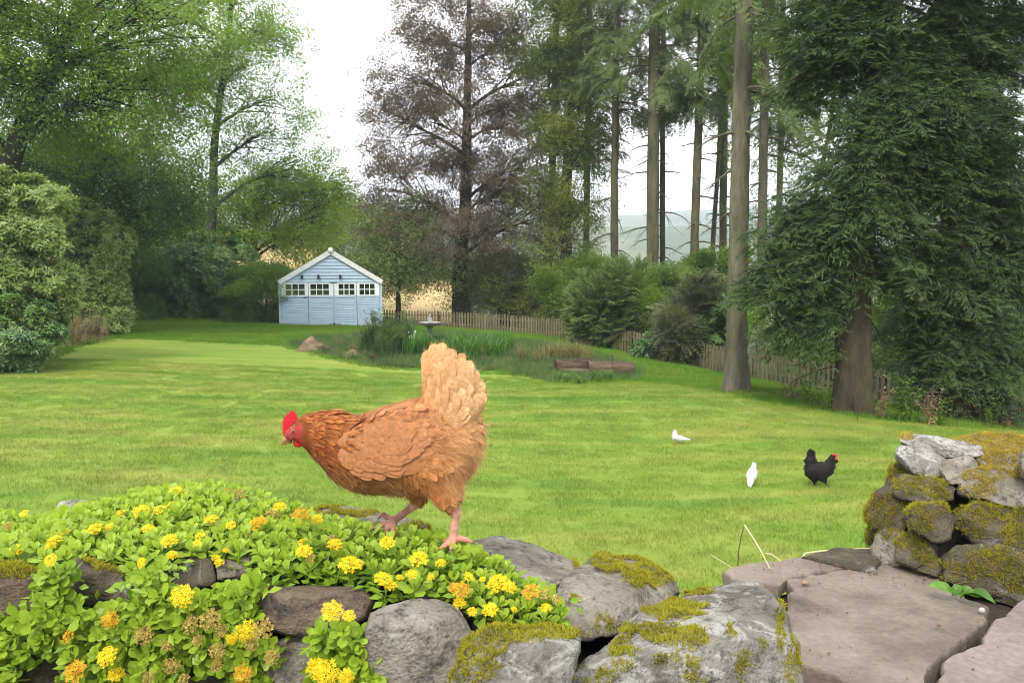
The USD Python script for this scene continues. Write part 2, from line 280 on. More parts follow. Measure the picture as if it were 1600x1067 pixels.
# hollow shell: side and rear walls, floor; the front is boards, doors and windows
obj('side_wall', box(x0, x0 + 0.06, 0.08, DEP, -0.15, zE), M_blue, shed); obj('side_wall', box(x1 - 0.06, x1, 0.08, DEP, -0.15, zE), M_blue, shed)
obj('rear_wall', prism(prof, DEP - 0.06, DEP), M_blue, shed)
obj('floor', box(x0 + 0.07, x1 - 0.07, 0.1, DEP - 0.07, -0.1, 0.02), M_dark, shed)
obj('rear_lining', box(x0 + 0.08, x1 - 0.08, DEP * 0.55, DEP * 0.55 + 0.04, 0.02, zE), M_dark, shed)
gp = [(x0 + 0.02, sz(441)), (x1 - 0.02, sz(441)), (x1 - 0.02, zE), (0, zA - 0.02), (x0 + 0.02, zE)]
obj('gable_backing', prism(gp, 0.035, 0.07), M_blue, shed)
NB = 9; zt = sz(440.5)
for k in range(NB):                                    # lapped boards of the gable
    za, zb = zt + (zA - zt) * k / NB, zt + (zA - zt) * (k + 1) / NB + 0.012
    def half(z): return max(min((zA - z) / (zA - zE), 1.0), 0.02) * (x1 - 0.03)
    v = np.array([(-half(za), -0.028, za), (half(za), -0.028, za), (half(zb), 0.016, zb), (-half(zb), 0.016, zb), (-half(za), 0.034, za), (half(za), 0.034, za), (half(zb), 0.034, zb), (-half(zb), 0.034, zb)])
    f = np.array([(0, 1, 2), (0, 2, 3), (0, 4, 5), (0, 5, 1), (3, 2, 6), (3, 6, 7), (1, 5, 6), (1, 6, 2), (0, 3, 7), (0, 7, 4)])
    obj('gable_board', (v, f), M_blue, shed)
for (a, b) in ((439.5, 443.5), (593.5, 597)): obj('corner_board', box(sx(a), sx(b), -0.03, 0.075, -0.03, zE - 0.01), M_blue, shed)
obj('lintel', box(sx(443.6), sx(593.4), -0.005, 0.03, sz(441.8), sz(440.2)), M_barge, shed)
leaves = [(444, 483.6), (484.4, 521.6), (523.4, 557.4), (558.2, 593)]
wins = [(448.5, 480.5), (485.5, 517), (528.5, 556), (560.5, 587.5)]
rng = np.random.default_rng(5)
for k, ((a, b), (wa, wb)) in enumerate(zip(leaves, wins)):
    ztop, zw, zbot = sz(442.2), sz(463), sz(509.8 + (0.6 if k < 2 else 0))
    y = (0.0, 0.004, -0.004, 0.003)[k]
    wd = obj('door', cat([box(sx(a), sx(b), y + 0.012, y + 0.045, zbot, zw), box(sx(a), sx(a) + 0.09, y - 0.036, y + 0.012, zbot, zw), box(sx(b) - 0.09, sx(b), y - 0.036, y + 0.012, zbot, zw),
                          box(sx(a) + 0.0905, sx(b) - 0.0905, y - 0.036, y + 0.012, zw - 0.05, zw), box(sx(a) + 0.0905, sx(b) - 0.0905, y - 0.036, y + 0.012, zbot, zbot + 0.09)]), M_blue, shed)
    n = 11
    for i in range(n):
        za, zb = zbot + 0.095 + (zw - 0.055 - zbot - 0.095) * i / n, zbot + 0.095 + (zw - 0.055 - zbot - 0.095) * (i + 1) / n
        xa, xb = sx(a) + 0.092, sx(b) - 0.092; o = rng.uniform(-0.002, 0.002)
        v = np.array([(xa, y - 0.034 + o, za + 0.004), (xb, y - 0.034 + o, za + 0.004), (xb, y + 0.008, zb + 0.004), (xa, y + 0.008, zb + 0.004), (xa, y + 0.0115, za), (xb, y + 0.0115, za)])
        obj('board', (v, np.array([(0, 1, 2), (0, 2, 3), (4, 5, 1), (4, 1, 0)])), M_blue, wd)
    # window: white frame with glazing bars, six panes
    fz0, fz1 = sz(462.6), sz(442.2); A, B = sx(wa), sx(wb); t = 0.05
    fr = [box(sx(a), A + t, y - 0.016, y + 0.04, fz0, fz1), box(B - t, sx(b), y - 0.016, y + 0.04, fz0, fz1), box(A + t + .0005, B - t - .0005, y - 0.016, y + 0.04, fz0, fz0 + t), box(A + t + .0005, B - t - .0005, y - 0.016, y + 0.04, fz1 - t, fz1)]
    xs = np.linspace(A + t, B - t, 4); zm = (fz0 + fz1) / 2
    for q in xs[1:3]: fr.append(box(q - 0.018, q + 0.018, y - 0.008, y + 0.034, fz0 + t + .0005, fz1 - t - .0005))
    for q in range(3): fr.append(box(xs[q] + (0.0185 if q else 0.0005), xs[q + 1] - (0.0185 if q < 2 else 0.0005), y - 0.006, y + 0.032, zm - 0.018, zm + 0.018))
    wo = obj('window', cat(fr), M_white, shed)
    for q in range(3):
        for (za, zb) in ((fz0 + t, zm - 0.018), (zm + 0.018, fz1 - t)):
            m = trimesh.creation.box((xs[q + 1] - xs[q] - 0.012, 0.004, zb - za)); m.apply_transform(trimesh.transformations.rotation_matrix(rng.uniform(-0.012, 0.012), (0, 0, 1))); m.apply_translation(((xs[q] + xs[q + 1]) / 2, y + 0.022, (za + zb) / 2)); obj('pane', m, M_pane, wo)
obj('centre_post', box(sx(521.8), sx(523.2), 0.0, 0.05, sz(510), sz(442)), M_blue, shed)
ov = 0.07
for s in (-1, 1):                                       # roof slopes and barge boards
    e = np.array([s * (x1 + 0.06), zE - 0.04 - 0.06 * 0.5]); r_ = np.array([0, zA + 0.035]); nrm = np.array([-(r_ - e)[1], (r_ - e)[0]]); nrm = nrm / np.linalg.norm(nrm) * (1 if nrm[1] > 0 else -1)
    if nrm[1] < 0: nrm = -nrm
    def slab(t0, t1, ya, yb, cut=0.0):
        a, b, c, d = e + nrm * t0, r_ + nrm * t0, r_ + nrm * t1, e + nrm * t1
        b = b.copy(); c = c.copy(); b[1] += 0; v = np.array([(q[0], yy, q[1]) for yy in (ya, yb) for q in (a, b, c, d)])
        f = [(0, 1, 2), (0, 2, 3), (4, 6, 5), (4, 7, 6)] + [z for k in range(4) for z in ((k, k + 4, (k + 1) % 4), ((k + 1) % 4, k + 4, (k + 1) % 4 + 4))]
        tm = trimesh.Trimesh(v, np.array(f), process=False); tm.fix_normals(); return tm
    obj('roof_slope', slab(0.04, 0.085, -0.05, DEP + 0.1), M_felt, shed)
    obj('barge_board', slab(-0.13, 0.075, -0.10, -0.055), M_barge, shed)
fin = trimesh.creation.icosphere(2, 0.12); fin.apply_scale((1, 0.7, 1)); fin.apply_translation((0, -0.13, zA + 0.07)); obj('finial', fin, M_barge, shed, smooth=True)
for px in (475, 500, 533):                               # small black lanterns
    z = sz(433); x = sx(px)
    lm = cat([trimesh.creation.cylinder(0.05, 0.14, sections=8, transform=trimesh.transformations.translation_matrix((x, -0.09, z))), trimesh.creation.cone(0.07, 0.06, sections=8, transform=trimesh.transformations.translation_matrix((x, -0.09, z + 0.07))), box(x - 0.02, x + 0.02, -0.09, -0.005, z + 0.03, z + 0.05), box(x - 0.035, x + 0.035, -0.016, -0.002, z - 0.08, z + 0.09)])
    obj('wall_lamp', lm, M_iron, shed)
for (a, b, y0_, y1_) in ((447, 456, 507.8, 508.8), (514, 522, 506, 507.2), (523, 533, 506, 507.2), (477, 483, 463.6, 464.8), (517, 528, 440.6, 442)):
    obj('hinge', box(sx(a), sx(b), -0.05, -0.0405, sz(y1_), sz(y0_)), M_iron, shed)
obj('bolt', box(sx(521.4), sx(523.6), -0.075, -0.041, sz(510), sz(504)), M_iron, shed)
# ---------------------------------------------------------------- picket fence
M_picket = rough('weathered_wood', [(0.3, (0.085, 0.072, 0.038)), (0.5, (0.145, 0.124, 0.068)), (0.7, (0.20, 0.175, 0.105))], scale=7, bump=0.5, bdist=0.006, stretch=(1, 1, 0.12))
def fence(pts, label, group=None):
    pts = np.array([P(*p) for p in pts]); seg = np.r_[0, np.cumsum(np.hypot(*np.diff(pts[:, :2], axis=0).T))]
    o = thing('picket_fence', label, 'fence')
    rng = np.random.default_rng(len(pts))
    s = np.arange(0, seg[-1], 0.168)
    px_, py_ = np.interp(s, seg, pts[:, 0]), np.interp(s, seg, pts[:, 1])
    tx, ty = np.gradient(px_), np.gradient(py_); l = np.hypot(tx, ty); tx, ty = tx / l, ty / l
    z = H(px_, py_)
    for k in range(len(s)):
        h = 0.86 + rng.uniform(-0.02, 0.02); w = 0.045
        pr = np.array([(-w, 0.03), (w, 0.03), (w, h - 0.05), (0, h), (-w, h - 0.05)]); lean = rng.uniform(-0.02, 0.02)
        v = np.array([(a + lean * b, t, b) for t in (-0.011, 0.011) for a, b in pr]); f = np.array([(0, 1, 2), (0, 2, 4), (2, 3, 4), (5, 7, 6), (5, 9, 7), (7, 9, 8)] + [q for i in range(5) for q in ((i, i + 5, (i + 1) % 5), ((i + 1) % 5, i + 5, (i + 1) % 5 + 5))])
        R = np.array([[tx[k], -ty[k], 0], [ty[k], tx[k], 0], [0, 0, 1]])
        obj('picket', (v @ R.T + (px_[k], py_[k], z[k]), f), M_picket, o)
    for hz in (0.24, 0.64):
        v, f = tube(np.stack([px_ - ty * 0.035, py_ + tx * 0.035, z + hz], 1)[::3], 0.032, 4, True); obj('rail', (v, f), M_picket, o)
    for k in range(6, len(s), 13):
        obj('post', box(-0.045, 0.045, -0.045, 0.045, -0.2, 0.83).apply_translation((px_[k] - ty[k] * 0.115, py_[k] + tx[k] * 0.115, z[k])), M_picket, o)
FL = [(601, 510, 41), (690, 513, 39.5), (760, 518, 38), (830, 524, 36.5), (892, 531, 34.5), (930, 540, 33)]
FR = [(955, 547, 31.8), (1030, 560, 29.5), (1110, 578, 27), (1180, 592, 25), (1280, 610, 23), (1400, 630, 21), (1540, 652, 19.5)]
fence(FL, 'weathered wooden picket fence running right from behind the blue shed')
fence(FR, 'weathered wooden picket fence behind the thick grey trunk and the dark fir')
# ---------------------------------------------------------------- trees and shrubs
def leaf_faces(base, d, nrm, ln, wd, fold=0.25, bend=0.0):
    """folded pointed leaves: base points (n,3), directions, normals -> 5 vertices, 4 triangles each"""
    n = len(base); d = d / np.linalg.norm(d, axis=1, keepdims=True); s = np.cross(nrm, d); s /= np.maximum(np.linalg.norm(s, axis=1, keepdims=True), 1e-9); u = np.cross(d, s)
    ln = np.broadcast_to(ln, (n,))[:, None]; wd = np.broadcast_to(wd, (n,))[:, None]
    m = base + d * ln * 0.5 - u * ln * bend * 0.3
    v = np.stack([base, m + s * wd / 2 + u * wd * fold, base + d * ln - u * ln * bend, m - s * wd / 2 + u * wd * fold, m], 1).reshape(-1, 3)
    k = np.arange(n)[:, None] * 5
    f = np.concatenate([k + np.array([[0, 1, 4]]), k + np.array([[1, 2, 4]]), k + np.array([[4, 2, 3]]), k + np.array([[0, 4, 3]])])
    return v, f
def leaf_quads(base, d, nrm, ln, wd, bend=0.1):
    n = len(base); d = d / np.linalg.norm(d, axis=1, keepdims=True); s = np.cross(nrm, d); s /= np.maximum(np.linalg.norm(s, axis=1, keepdims=True), 1e-9); u = np.cross(d, s)
    ln = np.broadcast_to(ln, (n,))[:, None]; wd = np.broadcast_to(wd, (n,))[:, None]; m = base + d * ln * 0.45
    v = np.stack([base, m + s * wd / 2, base + d * ln - u * ln * bend, m - s * wd / 2], 1).reshape(-1, 3); k = np.arange(n)[:, None] * 4
    return v, np.concatenate([k + np.array([[0, 1, 2]]), k + np.array([[0, 2, 3]])])
def twig(seed, n=34, length=0.7, leaf=0.11, width=0.055, droop=0.15, spread=0.35, hang=0.0):
    rng = np.random.default_rng(seed); t = np.sqrt(rng.uniform(0.05, 1, n)) * length
    lat = rng.normal(0, 1, (n, 2)) * spread * (0.25 + t / length)[:, None] * length * np.array([1, 0.45])
    base = np.stack([t, lat[:, 0], lat[:, 1] - droop * t * t / length], 1)
    d = np.stack([rng.uniform(0.2, 1, n), rng.normal(0, 0.9, n) + np.sign(lat[:, 0]) * 0.4, rng.normal(-0.15, 0.35, n) - hang], 1)
    nrm = rng.normal(0, 0.45, (n, 3)) + np.array([0, 0, 1.0])
    l = leaf * rng.uniform(0.7, 1.25, n); v, f = leaf_quads(base, d, nrm, l, l * width / leaf, 0.15)
    return v, f, np.repeat(np.clip(t / length, 0, 1), 4)
def whorl(seed, n=11, leaf=0.14, width=0.045):
    """rosette of long leaves at a shoot's end (rhododendron, laurel)"""
    rng = np.random.default_rng(seed); a = np.arange(n) * 2.4 + rng.uniform(0, 6); e = rng.uniform(-0.35, 0.75, n)
    d = np.stack([np.sin(e), np.cos(e) * np.cos(a), np.cos(e) * np.sin(a)], 1); nrm = np.tile([1.0, 0, 0], (n, 1)) - d * d[:, :1]
    base = d * 0.015 + np.stack([rng.uniform(-0.07, 0.02, n), np.zeros(n), np.zeros(n)], 1)
    l = leaf * rng.uniform(0.75, 1.15, n); v, f = leaf_faces(base, d, nrm, l, l * width / leaf, 0.2, 0.18)
    return v, f, np.repeat(np.clip(e + 0.35, 0, 1), 5)
def spray(seed, length=0.8, shoots=10, w=0.03, droop=0.25, angle=0.95, sub=True, wild=0.0):
    """flat conifer spray: an axis with side shoots, each shoot a pair of needle strips"""
    rng = np.random.default_rng(seed); B, D, LN, T = [], [], [], []
    B.append((0, 0, 0)); D.append((1, 0, -0.1)); LN.append(length); T.append(0.3)
    for k in range(shoots):
        t = (k + 0.7) / shoots
        for s in (-1, 1):
            if rng.random() < wild * .35: continue
            x = t * length + rng.normal(0, .02 * wild); ln = (1 + wild * rng.normal(0, .22)) * length * (0.62 - 0.42 * t) * rng.uniform(0.75, 1.15); a = angle + rng.normal(0, 0.1 + .22 * wild)
            b0 = np.array([x, 0, -droop * x * x / length]); d0 = np.array([math.cos(a), s * math.sin(a), -0.25 + rng.normal(0, 0.12 + .22 * wild)])
            B.append(b0); D.append(d0); LN.append(ln); T.append(0.4 + 0.2 * t)
            if sub:
                for q in (0.22, 0.42, 0.62, 0.82):
                    for s2 in (-1, 1):
                        if rng.random() < wild * .25: continue
                        a2 = math.atan2(d0[1], d0[0]) + s2 * 0.8; B.append(b0 + d0 * ln * q); D.append((math.cos(a2), math.sin(a2), d0[2] - 0.15 + rng.normal(0, 0.1))); LN.append(ln * (0.55 - 0.4 * q)); T.append(0.6 + 0.4 * q)
    B, D, LN, T = np.array(B), np.array(D), np.array(LN), np.array(T); nrm = np.tile([0, 0, 1.0], (len(B), 1)) + rng.normal(0, 0.25, (len(B), 3))
    v, f = leaf_faces(B, D, nrm, LN, w * (0.8 + 0.5 * T), -0.35, 0.12)
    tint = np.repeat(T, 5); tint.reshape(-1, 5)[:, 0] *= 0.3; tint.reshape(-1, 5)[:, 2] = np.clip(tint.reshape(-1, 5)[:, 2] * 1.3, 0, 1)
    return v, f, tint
def wob(pts, amt, rng):
    n = len(pts); w = rng.normal(0, amt, (n, 3)); w = np.cumsum(w, 0) * np.linspace(0, 1, n)[:, None]; return pts + w * 0.6
def ell(spec, d, n, rng, shell=0.45):
    """points in ellipsoids given by pixel centre and pixel radii at distance d: (px, py, rx, ry[, weight[, depth ratio[, distance offset]]])"""
    w = np.array([s[2] * s[3] * (s[4] if len(s) > 4 else 1.0) for s in spec], float); w /= w.sum(); out, cen = [], []
    for s, k in zip(spec, np.maximum((w * n).astype(int), 1)):
        dd = d + (s[6] if len(s) > 6 else 0); c = P(s[0], s[1], dd); r = np.array([s[2] * dd / FPX, s[2] * dd / FPX * (s[5] if len(s) > 5 else 0.9), s[3] * dd / FPX])
        q = rng.normal(0, 1, (k, 3)); q /= np.linalg.norm(q, axis=1, keepdims=True); q *= (rng.uniform(shell ** 3, 1, k) ** (1 / 3))[:, None]
        out.append(c + q * r); cen.append(np.repeat(c[None], k, 0))
    return np.vstack(out), np.vstack(cen)
_protos = {}
def protoset(kind):
    if kind not in _protos:
        _protos[kind] = {'broad': lambda: [twig(s, 34) for s in range(4)], 'beech': lambda: [twig(20 + s, 40, 0.8, 0.085, 0.05, 0.35, 0.22, 0.35) for s in range(4)],
                         'fine': lambda: [twig(40 + s, 44, 0.55, 0.075, 0.035, 0.2, 0.4) for s in range(4)], 'whorl': lambda: [whorl(60 + s) for s in range(5)],
                         'laurel': lambda: [whorl(80 + s, 9, 0.17, 0.06) for s in range(5)], 'far': lambda: [twig(100 + s, 30, 1.2, 0.26, 0.16, 0.2, 0.4) for s in range(3)],
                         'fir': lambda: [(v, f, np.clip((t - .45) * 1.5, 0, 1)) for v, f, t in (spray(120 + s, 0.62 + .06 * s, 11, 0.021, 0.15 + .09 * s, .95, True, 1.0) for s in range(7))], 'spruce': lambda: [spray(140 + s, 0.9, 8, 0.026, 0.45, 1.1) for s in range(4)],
                         'yew': lambda: [spray(160 + s, 0.5, 7, 0.03, 0.2, 0.9, False) for s in range(4)]}[kind]()
    return _protos[kind]
def crown(parent, kind, m, pts, dirs, scale, rng, name='crown', up=(0, 0, 1), tilt=0.35):
    pr = protoset(kind); n = len(pts)
    R = frame(dirs + rng.normal(0, 0.18, dirs.shape), np.tile(up, (n, 1)) + rng.normal(0, tilt, (n, 3)))
    o = instancer(name, [(p[:2], m, p[2]) for p in pr], rng.integers(0, len(pr), n), pts, quat_from_mats(R), scale * rng.uniform(0.75, 1.25, n), parent)
    tag(o, kind='stuff'); return o
def kmeans(x, k, rng, it=8):
    c = x[rng.choice(len(x), k, replace=False)]
    for _ in range(it):
        a = cKDTree(c).query(x)[1]
        c = np.array([x[a == j].mean(0) if (a == j).any() else c[j] for j in range(k)])
    return a, c
def tree(name, label, bark, leaf, trunk, spec, d, seed, nclump=160, limbs=9, per=7, kind='broad', sc=1.0, rad=(0.3, 0.1), clump_r=0.5, shell=0.45, droop=0.0, twigs=True, group=None, catname='tree', flare=1.35, ground=True):
    rng = np.random.default_rng(seed)
    tp = np.array([P(*(q if len(q) == 3 else (*q, d))) for q in trunk])
    if ground:
        g = tp[0].copy(); g[2] = float(H(g[0], g[1])) - 0.2
        if g[2] < tp[0, 2] - 0.05: tp = np.vstack([g, tp])
        else: tp[0, 2] = g[2]
    o = thing(name, label, catname, tp[0], group=group); off = tp[0]
    s = np.r_[0, np.cumsum(np.linalg.norm(np.diff(tp, axis=0), axis=1))]; u = np.linspace(0, s[-1], 26); path = np.stack([np.interp(u, s, tp[:, k]) for k in range(3)], 1)
    from scipy.ndimage import gaussian_filter1d
    path = gaussian_filter1d(path, 1.5, axis=0, mode='nearest'); path[0] = tp[0]; path = path + np.stack([gaussian_filter1d(rng.normal(0, 0.12 * rad[0] / 0.3, 26), 2), gaussian_filter1d(rng.normal(0, 0.12 * rad[0] / 0.3, 26), 2), np.zeros(26)], 1) * np.minimum(np.arange(26) / 4, 1)[:, None]
    rr = np.interp(np.linspace(0, 1, 26), [0, 1], rad) * (1 + (flare - 1) * np.exp(-np.linspace(0, s[-1], 26) / 0.7))
    v, f = tube(path, rr, 12); a = np.arctan2(v[:, 1] - np.repeat(path[:, 1], 12), v[:, 0] - np.repeat(path[:, 0], 12))
    v = v + (v - np.repeat(path, 12, 0)) * (0.16 * np.sin(a * 3 + seed) + 0.1 * np.sin(a * 5 + 2 * seed))[:, None] * np.exp(-np.repeat(u, 12) / 1.4)[:, None]
    obj('trunk', (v - off, f), bark, o, smooth=True)
    pts, cen = ell(spec, d, nclump, rng, shell)
    assign, cs = kmeans(pts, min(limbs, len(pts)), rng)
    for k in range(len(cs)):
        mine = pts[assign == k]
        if not len(mine): continue
        c = cs[k]; hz = np.hypot(*(c[:2] - path[:, :2].mean(0)))
        z0 = c[2] - 0.55 * hz * (1 - droop) ; j = int(np.argmin(np.abs(path[:, 2] - np.clip(z0, path[0, 2] + 0.22 * (path[-1, 2] - path[0, 2]), path[-1, 2])))); j = max(2, min(j, 25)); st = path[j]
        mid = st * 0.5 + c * 0.5 + np.array([0, 0, (0.16 - 0.0 * droop) * np.linalg.norm(c - st)]); lp = wob(bez(st, mid, c, 9), 0.07, rng); lr = np.linspace(min(rr[j] * 0.55, 0.04 + 0.022 * np.linalg.norm(c - st), 0.12), 0.025, 9)
        vf = [tube(lp, lr, 6)]
        if twigs:
            for q in mine:
                t0 = rng.integers(3, 9); b0 = lp[t0]; m2 = (b0 + q) / 2 + np.array([0, 0, 0.1 * np.linalg.norm(q - b0)]); bp = wob(bez(b0, m2, q, 6), 0.06, rng); vf.append(tube(bp, np.linspace(min(lr[t0] * 0.6, 0.045), 0.01, 6), 4))
                for _ in range(2):
                    e = bp[3] + rng.normal(0, 0.7, 3) * (clump_r + 0.3); vf.append(tube(np.stack([bp[3], (bp[3] + e) / 2 + (0, 0, 0.08), e]), [0.015, 0.01, 0.005], 3))
        v, f = join(vf); obj('limb', (v - off, f), bark, o, smooth=True)
    n = len(pts) * per; P0 = np.repeat(pts, per, 0); C0 = np.repeat(cen, per, 0)
    q = P0 + rng.normal(0, clump_r, (n, 3)) * np.array([1, 1, 0.42]); dr = (q - P0) / clump_r * 0.6 + (q - C0) / np.maximum(np.linalg.norm(q - C0, axis=1, keepdims=True), 0.1) * 0.8; dr[:, 2] = dr[:, 2] * 0.45 - 0.05 - droop
    crown(o, kind, leaf, q - off, dr, sc, rng)
    return o
def shrub(name, label, bark, leaf, spec, d, seed, n=2600, kind='whorl', sc=1.0, shell=0.72, group=None, catname='shrub', lump=0.18, up=0.55, stems=7, inner=0.25, tilt=0.35, R=0.42, per=55):
    """a bush: shoots all over a lumpy outside, darker and thinner inside, on several stems"""
    rng = np.random.default_rng(seed); lc, lcen = ell(spec, d, max(n // per, 6), rng, shell * .8)
    k = rng.integers(len(lc), size=n); u = rng.normal(0, 1, (n, 3)); u /= np.linalg.norm(u, axis=1, keepdims=True); ov = lc - lcen; ov = ov / np.maximum(np.linalg.norm(ov, axis=1, keepdims=True), .05) + (0, 0, .5); u = u + ov[k] * .75; u /= np.linalg.norm(u, axis=1, keepdims=True); pts = lc[k] + u * (R * rng.uniform(.6, 1.25, len(lc)))[k][:, None] * rng.uniform(.75, 1.05, n)[:, None] * (1, 1, .85); cen = lc[k] - ov[k] * .25
    q = pts - cen; nz = meshkit.fbm(pts * 0.9 + seed, 3, seed) - 0.5; pts = cen + q * (1 + lump * 4 * nz * .3)[:, None]
    k = rng.uniform(0, 1, n if False else len(pts)) < inner; pts[k] = cen[k] + (pts[k] - cen[k]) * rng.uniform(0.35, 0.9, k.sum())[:, None]
    h = H(pts[:, 0], pts[:, 1]); keep = pts[:, 2] > h + 0.03; pts, cen, q = pts[keep], cen[keep], q[keep]
    base = cen.mean(0); base[2] = float(H(base[0], base[1])); o = thing(name, label, catname, base, group=group)
    vf = []
    for j in range(stems):
        e = pts[rng.integers(len(pts))]; e = base + (e - base) * 0.85; a = base + np.array([*rng.normal(0, 0.18, 2), -0.1]); vf.append(tube(wob(bez(a, (a + e) / 2 + np.array([0, 0, 0.25 * np.linalg.norm(e - a)]), e, 8), 0.04, rng), np.linspace(0.05, 0.012, 8), 5))
        for _ in range(5):
            f_ = pts[rng.integers(len(pts))]; b0 = vf[-1][0].reshape(8, 5, 3).mean(1)[rng.integers(2, 7)] if vf[-1][0].shape[0] == 40 else a; vf.append(tube(wob(bez(b0, (b0 + f_) / 2 + (0, 0, 0.1), f_, 6), 0.04, rng), np.linspace(0.022, 0.006, 6), 4))
    for c6 in range(0, len(vf), 6): v, f = join(vf[c6:c6 + 6]); obj('stem', (v - base, f), bark, o, smooth=True)
    dr = (pts - cen); dr /= np.maximum(np.linalg.norm(dr, axis=1, keepdims=True), 0.05); dr = dr + np.array([0, 0, up]) + rng.normal(0, 0.3, dr.shape)
    crown(o, kind, leaf, pts - base, dr, sc, rng, 'foliage', tilt=tilt)
    return o
barkmat = lambda name, a, b, c: rough(name, [(0.32, a), (0.5, b), (0.68, c)], scale=2.2, detail=8, bump=0.9, bdist=0.05, bscale=11, stretch=(1, 1, 0.28))
M_bark = barkmat('dark_bark', (0.02, 0.018, 0.014), (0.04, 0.037, 0.028), (0.07, 0.07, 0.045))
M_bark2 = barkmat('grey_bark', (0.05, 0.045, 0.03), (0.10, 0.09, 0.065), (0.15, 0.145, 0.10))
M_pinebark = barkmat('spruce_bark', (0.05, 0.048, 0.026), (0.088, 0.082, 0.045), (0.125, 0.12, 0.072))
M_firbark = barkmat('fir_bark', (0.026, 0.021, 0.012), (0.050, 0.040, 0.022), (0.075, 0.064, 0.034))
F_sycamore = leafmat('sycamore_leaves', (0.073, 0.136, 0.024), (0.191, 0.320, 0.041), 0.35)
F_dark = leafmat('dark_leaves', (0.062, 0.126, 0.030), (0.159, 0.263, 0.050), 0.5)
F_alder = leafmat('alder_leaves', (0.084, 0.155, 0.031), (0.197, 0.321, 0.053), 0.35, 0.45)
F_oak = leafmat('oak_leaves', (0.121, 0.205, 0.024), (0.295, 0.408, 0.035), 0.4, 0.45)
F_lime = leafmat('lime_leaves', (0.112, 0.188, 0.019), (0.237, 0.312, 0.031), 0.4, 0.5)
F_beech = leafmat('copper_leaves', (0.073, 0.046, 0.047), (0.182, 0.105, 0.100), 0.28, 0.38, tipcol=(0.132, 0.110, 0.059))
F_ivy = leafmat('ivy_leaves', (0.070, 0.117, 0.026), (0.218, 0.255, 0.043), 0.5)
F_rhodo = leafmat('rhododendron_leaves', (0.075, 0.138, 0.031), (0.161, 0.234, 0.050), 0.9, 0.28, tipcol=(0.230, 0.300, 0.077), roughness=0.42, spec=0.5)
F_laurel = leafmat('laurel_leaves', (0.050, 0.117, 0.034), (0.143, 0.247, 0.055), 0.8, 0.22, roughness=0.35, spec=0.55)
F_yew = leafmat('yew_leaves', (0.033, 0.061, 0.018), (0.082, 0.122, 0.029), 0.8, 0.15, tipcol=(0.164, 0.234, 0.054))
F_mid = leafmat('shrub_leaves', (0.072, 0.139, 0.028), (0.179, 0.278, 0.046), 0.7, 0.35)
F_light = leafmat('light_shrub_leaves', (0.078, 0.143, 0.023), (0.169, 0.247, 0.039), 0.6, 0.45)
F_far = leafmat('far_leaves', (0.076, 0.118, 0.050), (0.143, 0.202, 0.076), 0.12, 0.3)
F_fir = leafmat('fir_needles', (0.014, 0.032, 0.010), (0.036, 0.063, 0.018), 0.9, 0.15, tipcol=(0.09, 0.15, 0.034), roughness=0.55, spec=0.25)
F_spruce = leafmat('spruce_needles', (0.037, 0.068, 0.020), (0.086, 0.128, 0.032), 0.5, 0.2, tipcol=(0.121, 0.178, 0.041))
F_olive = leafmat('olive_needles', (0.065, 0.078, 0.029), (0.130, 0.143, 0.052), 0.9, 0.2)
W = 'trees along the left of the garden'
tree('sycamore_tree', 'huge leaning sycamore with dark sloping trunk in the top left corner', M_bark, F_sycamore, [(-25, 540), (2, 300), (38, 200), (90, 90), (150, -30)], [(60, 50, 160, 90, 1.0), (210, 30, 140, 80), (40, 160, 120, 70, 1.1), (190, 150, 130, 60, 1.0), (120, -60, 200, 70, .6), (-120, 100, 120, 150, .7)], 26, 1, 260, 14, 11, 'broad', 1.0, (0.42, 0.17), 0.5)
tree('holm_oak', 'dark evergreen tree with a low heavy crown behind the pale rhododendron', M_bark, F_dark, [(120, 500), (118, 380), (150, 260)], [(180, 260, 140, 55), (90, 250, 110, 55), (250, 300, 70, 60), (180, 330, 110, 60), (30, 260, 80, 50)], 32, 2, 190, 9, 10, 'broad', 1.2, (0.3, 0.12), 0.5)
tree('alder_tree', 'tall slender alder with one straight dark bare trunk and airy crown', M_bark, F_alder, [(326, 488), (330, 380), (334, 250), (346, 140), (358, 40), (362, -40)], [(355, 50, 95, 70, 1.0), (290, 170, 75, 70, .9), (420, 185, 60, 45, .9), (430, 245, 70, 45, 1.0), (270, 70, 70, 80, .8), (400, 110, 70, 45, .8), (390, 20, 60, 50, .8), (340, 130, 80, 60, .6)], 42, 3, 220, 12, 9, 'fine', 1.55, (0.3, 0.09), 0.5)
tree('oak_tree', 'spreading yellow-green oak with crooked limbs above the shed roof, left', M_bark, F_oak, [(397, 480), (392, 400), (405, 330), (430, 270)], [(455, 310, 75, 45), (400, 290, 55, 45), (490, 365, 40, 35), (430, 370, 70, 35), (350, 350, 50, 50), (470, 275, 50, 30)], 46, 4, 190, 9, 9, 'broad', 1.3, (0.3, 0.1), 0.5)
tree('lime_tree', 'bright yellow-green lime glowing in the gap between dark trees', M_bark2, F_lime, [(285, 482), (284, 400), (290, 310)], [(285, 330, 50, 55), (270, 400, 55, 50), (310, 380, 30, 40)], 52, 5, 70, 6, 10, 'broad', 1.4, (0.2, 0.08), 0.6)
tree('ash_tree', 'mid green tree filling the wood behind the sycamore trunk', M_bark, F_sycamore, [(205, 490), (206, 330), (205, 190), (200, 80)], [(205, 200, 75, 80), (240, 120, 70, 70), (150, 180, 70, 80), (220, 330, 70, 60), (110, 120, 80, 90, .6), (40, 120, 90, 120, .5)], 44, 6, 110, 10, 9, 'broad', 1.35, (0.3, 0.1), 0.6)
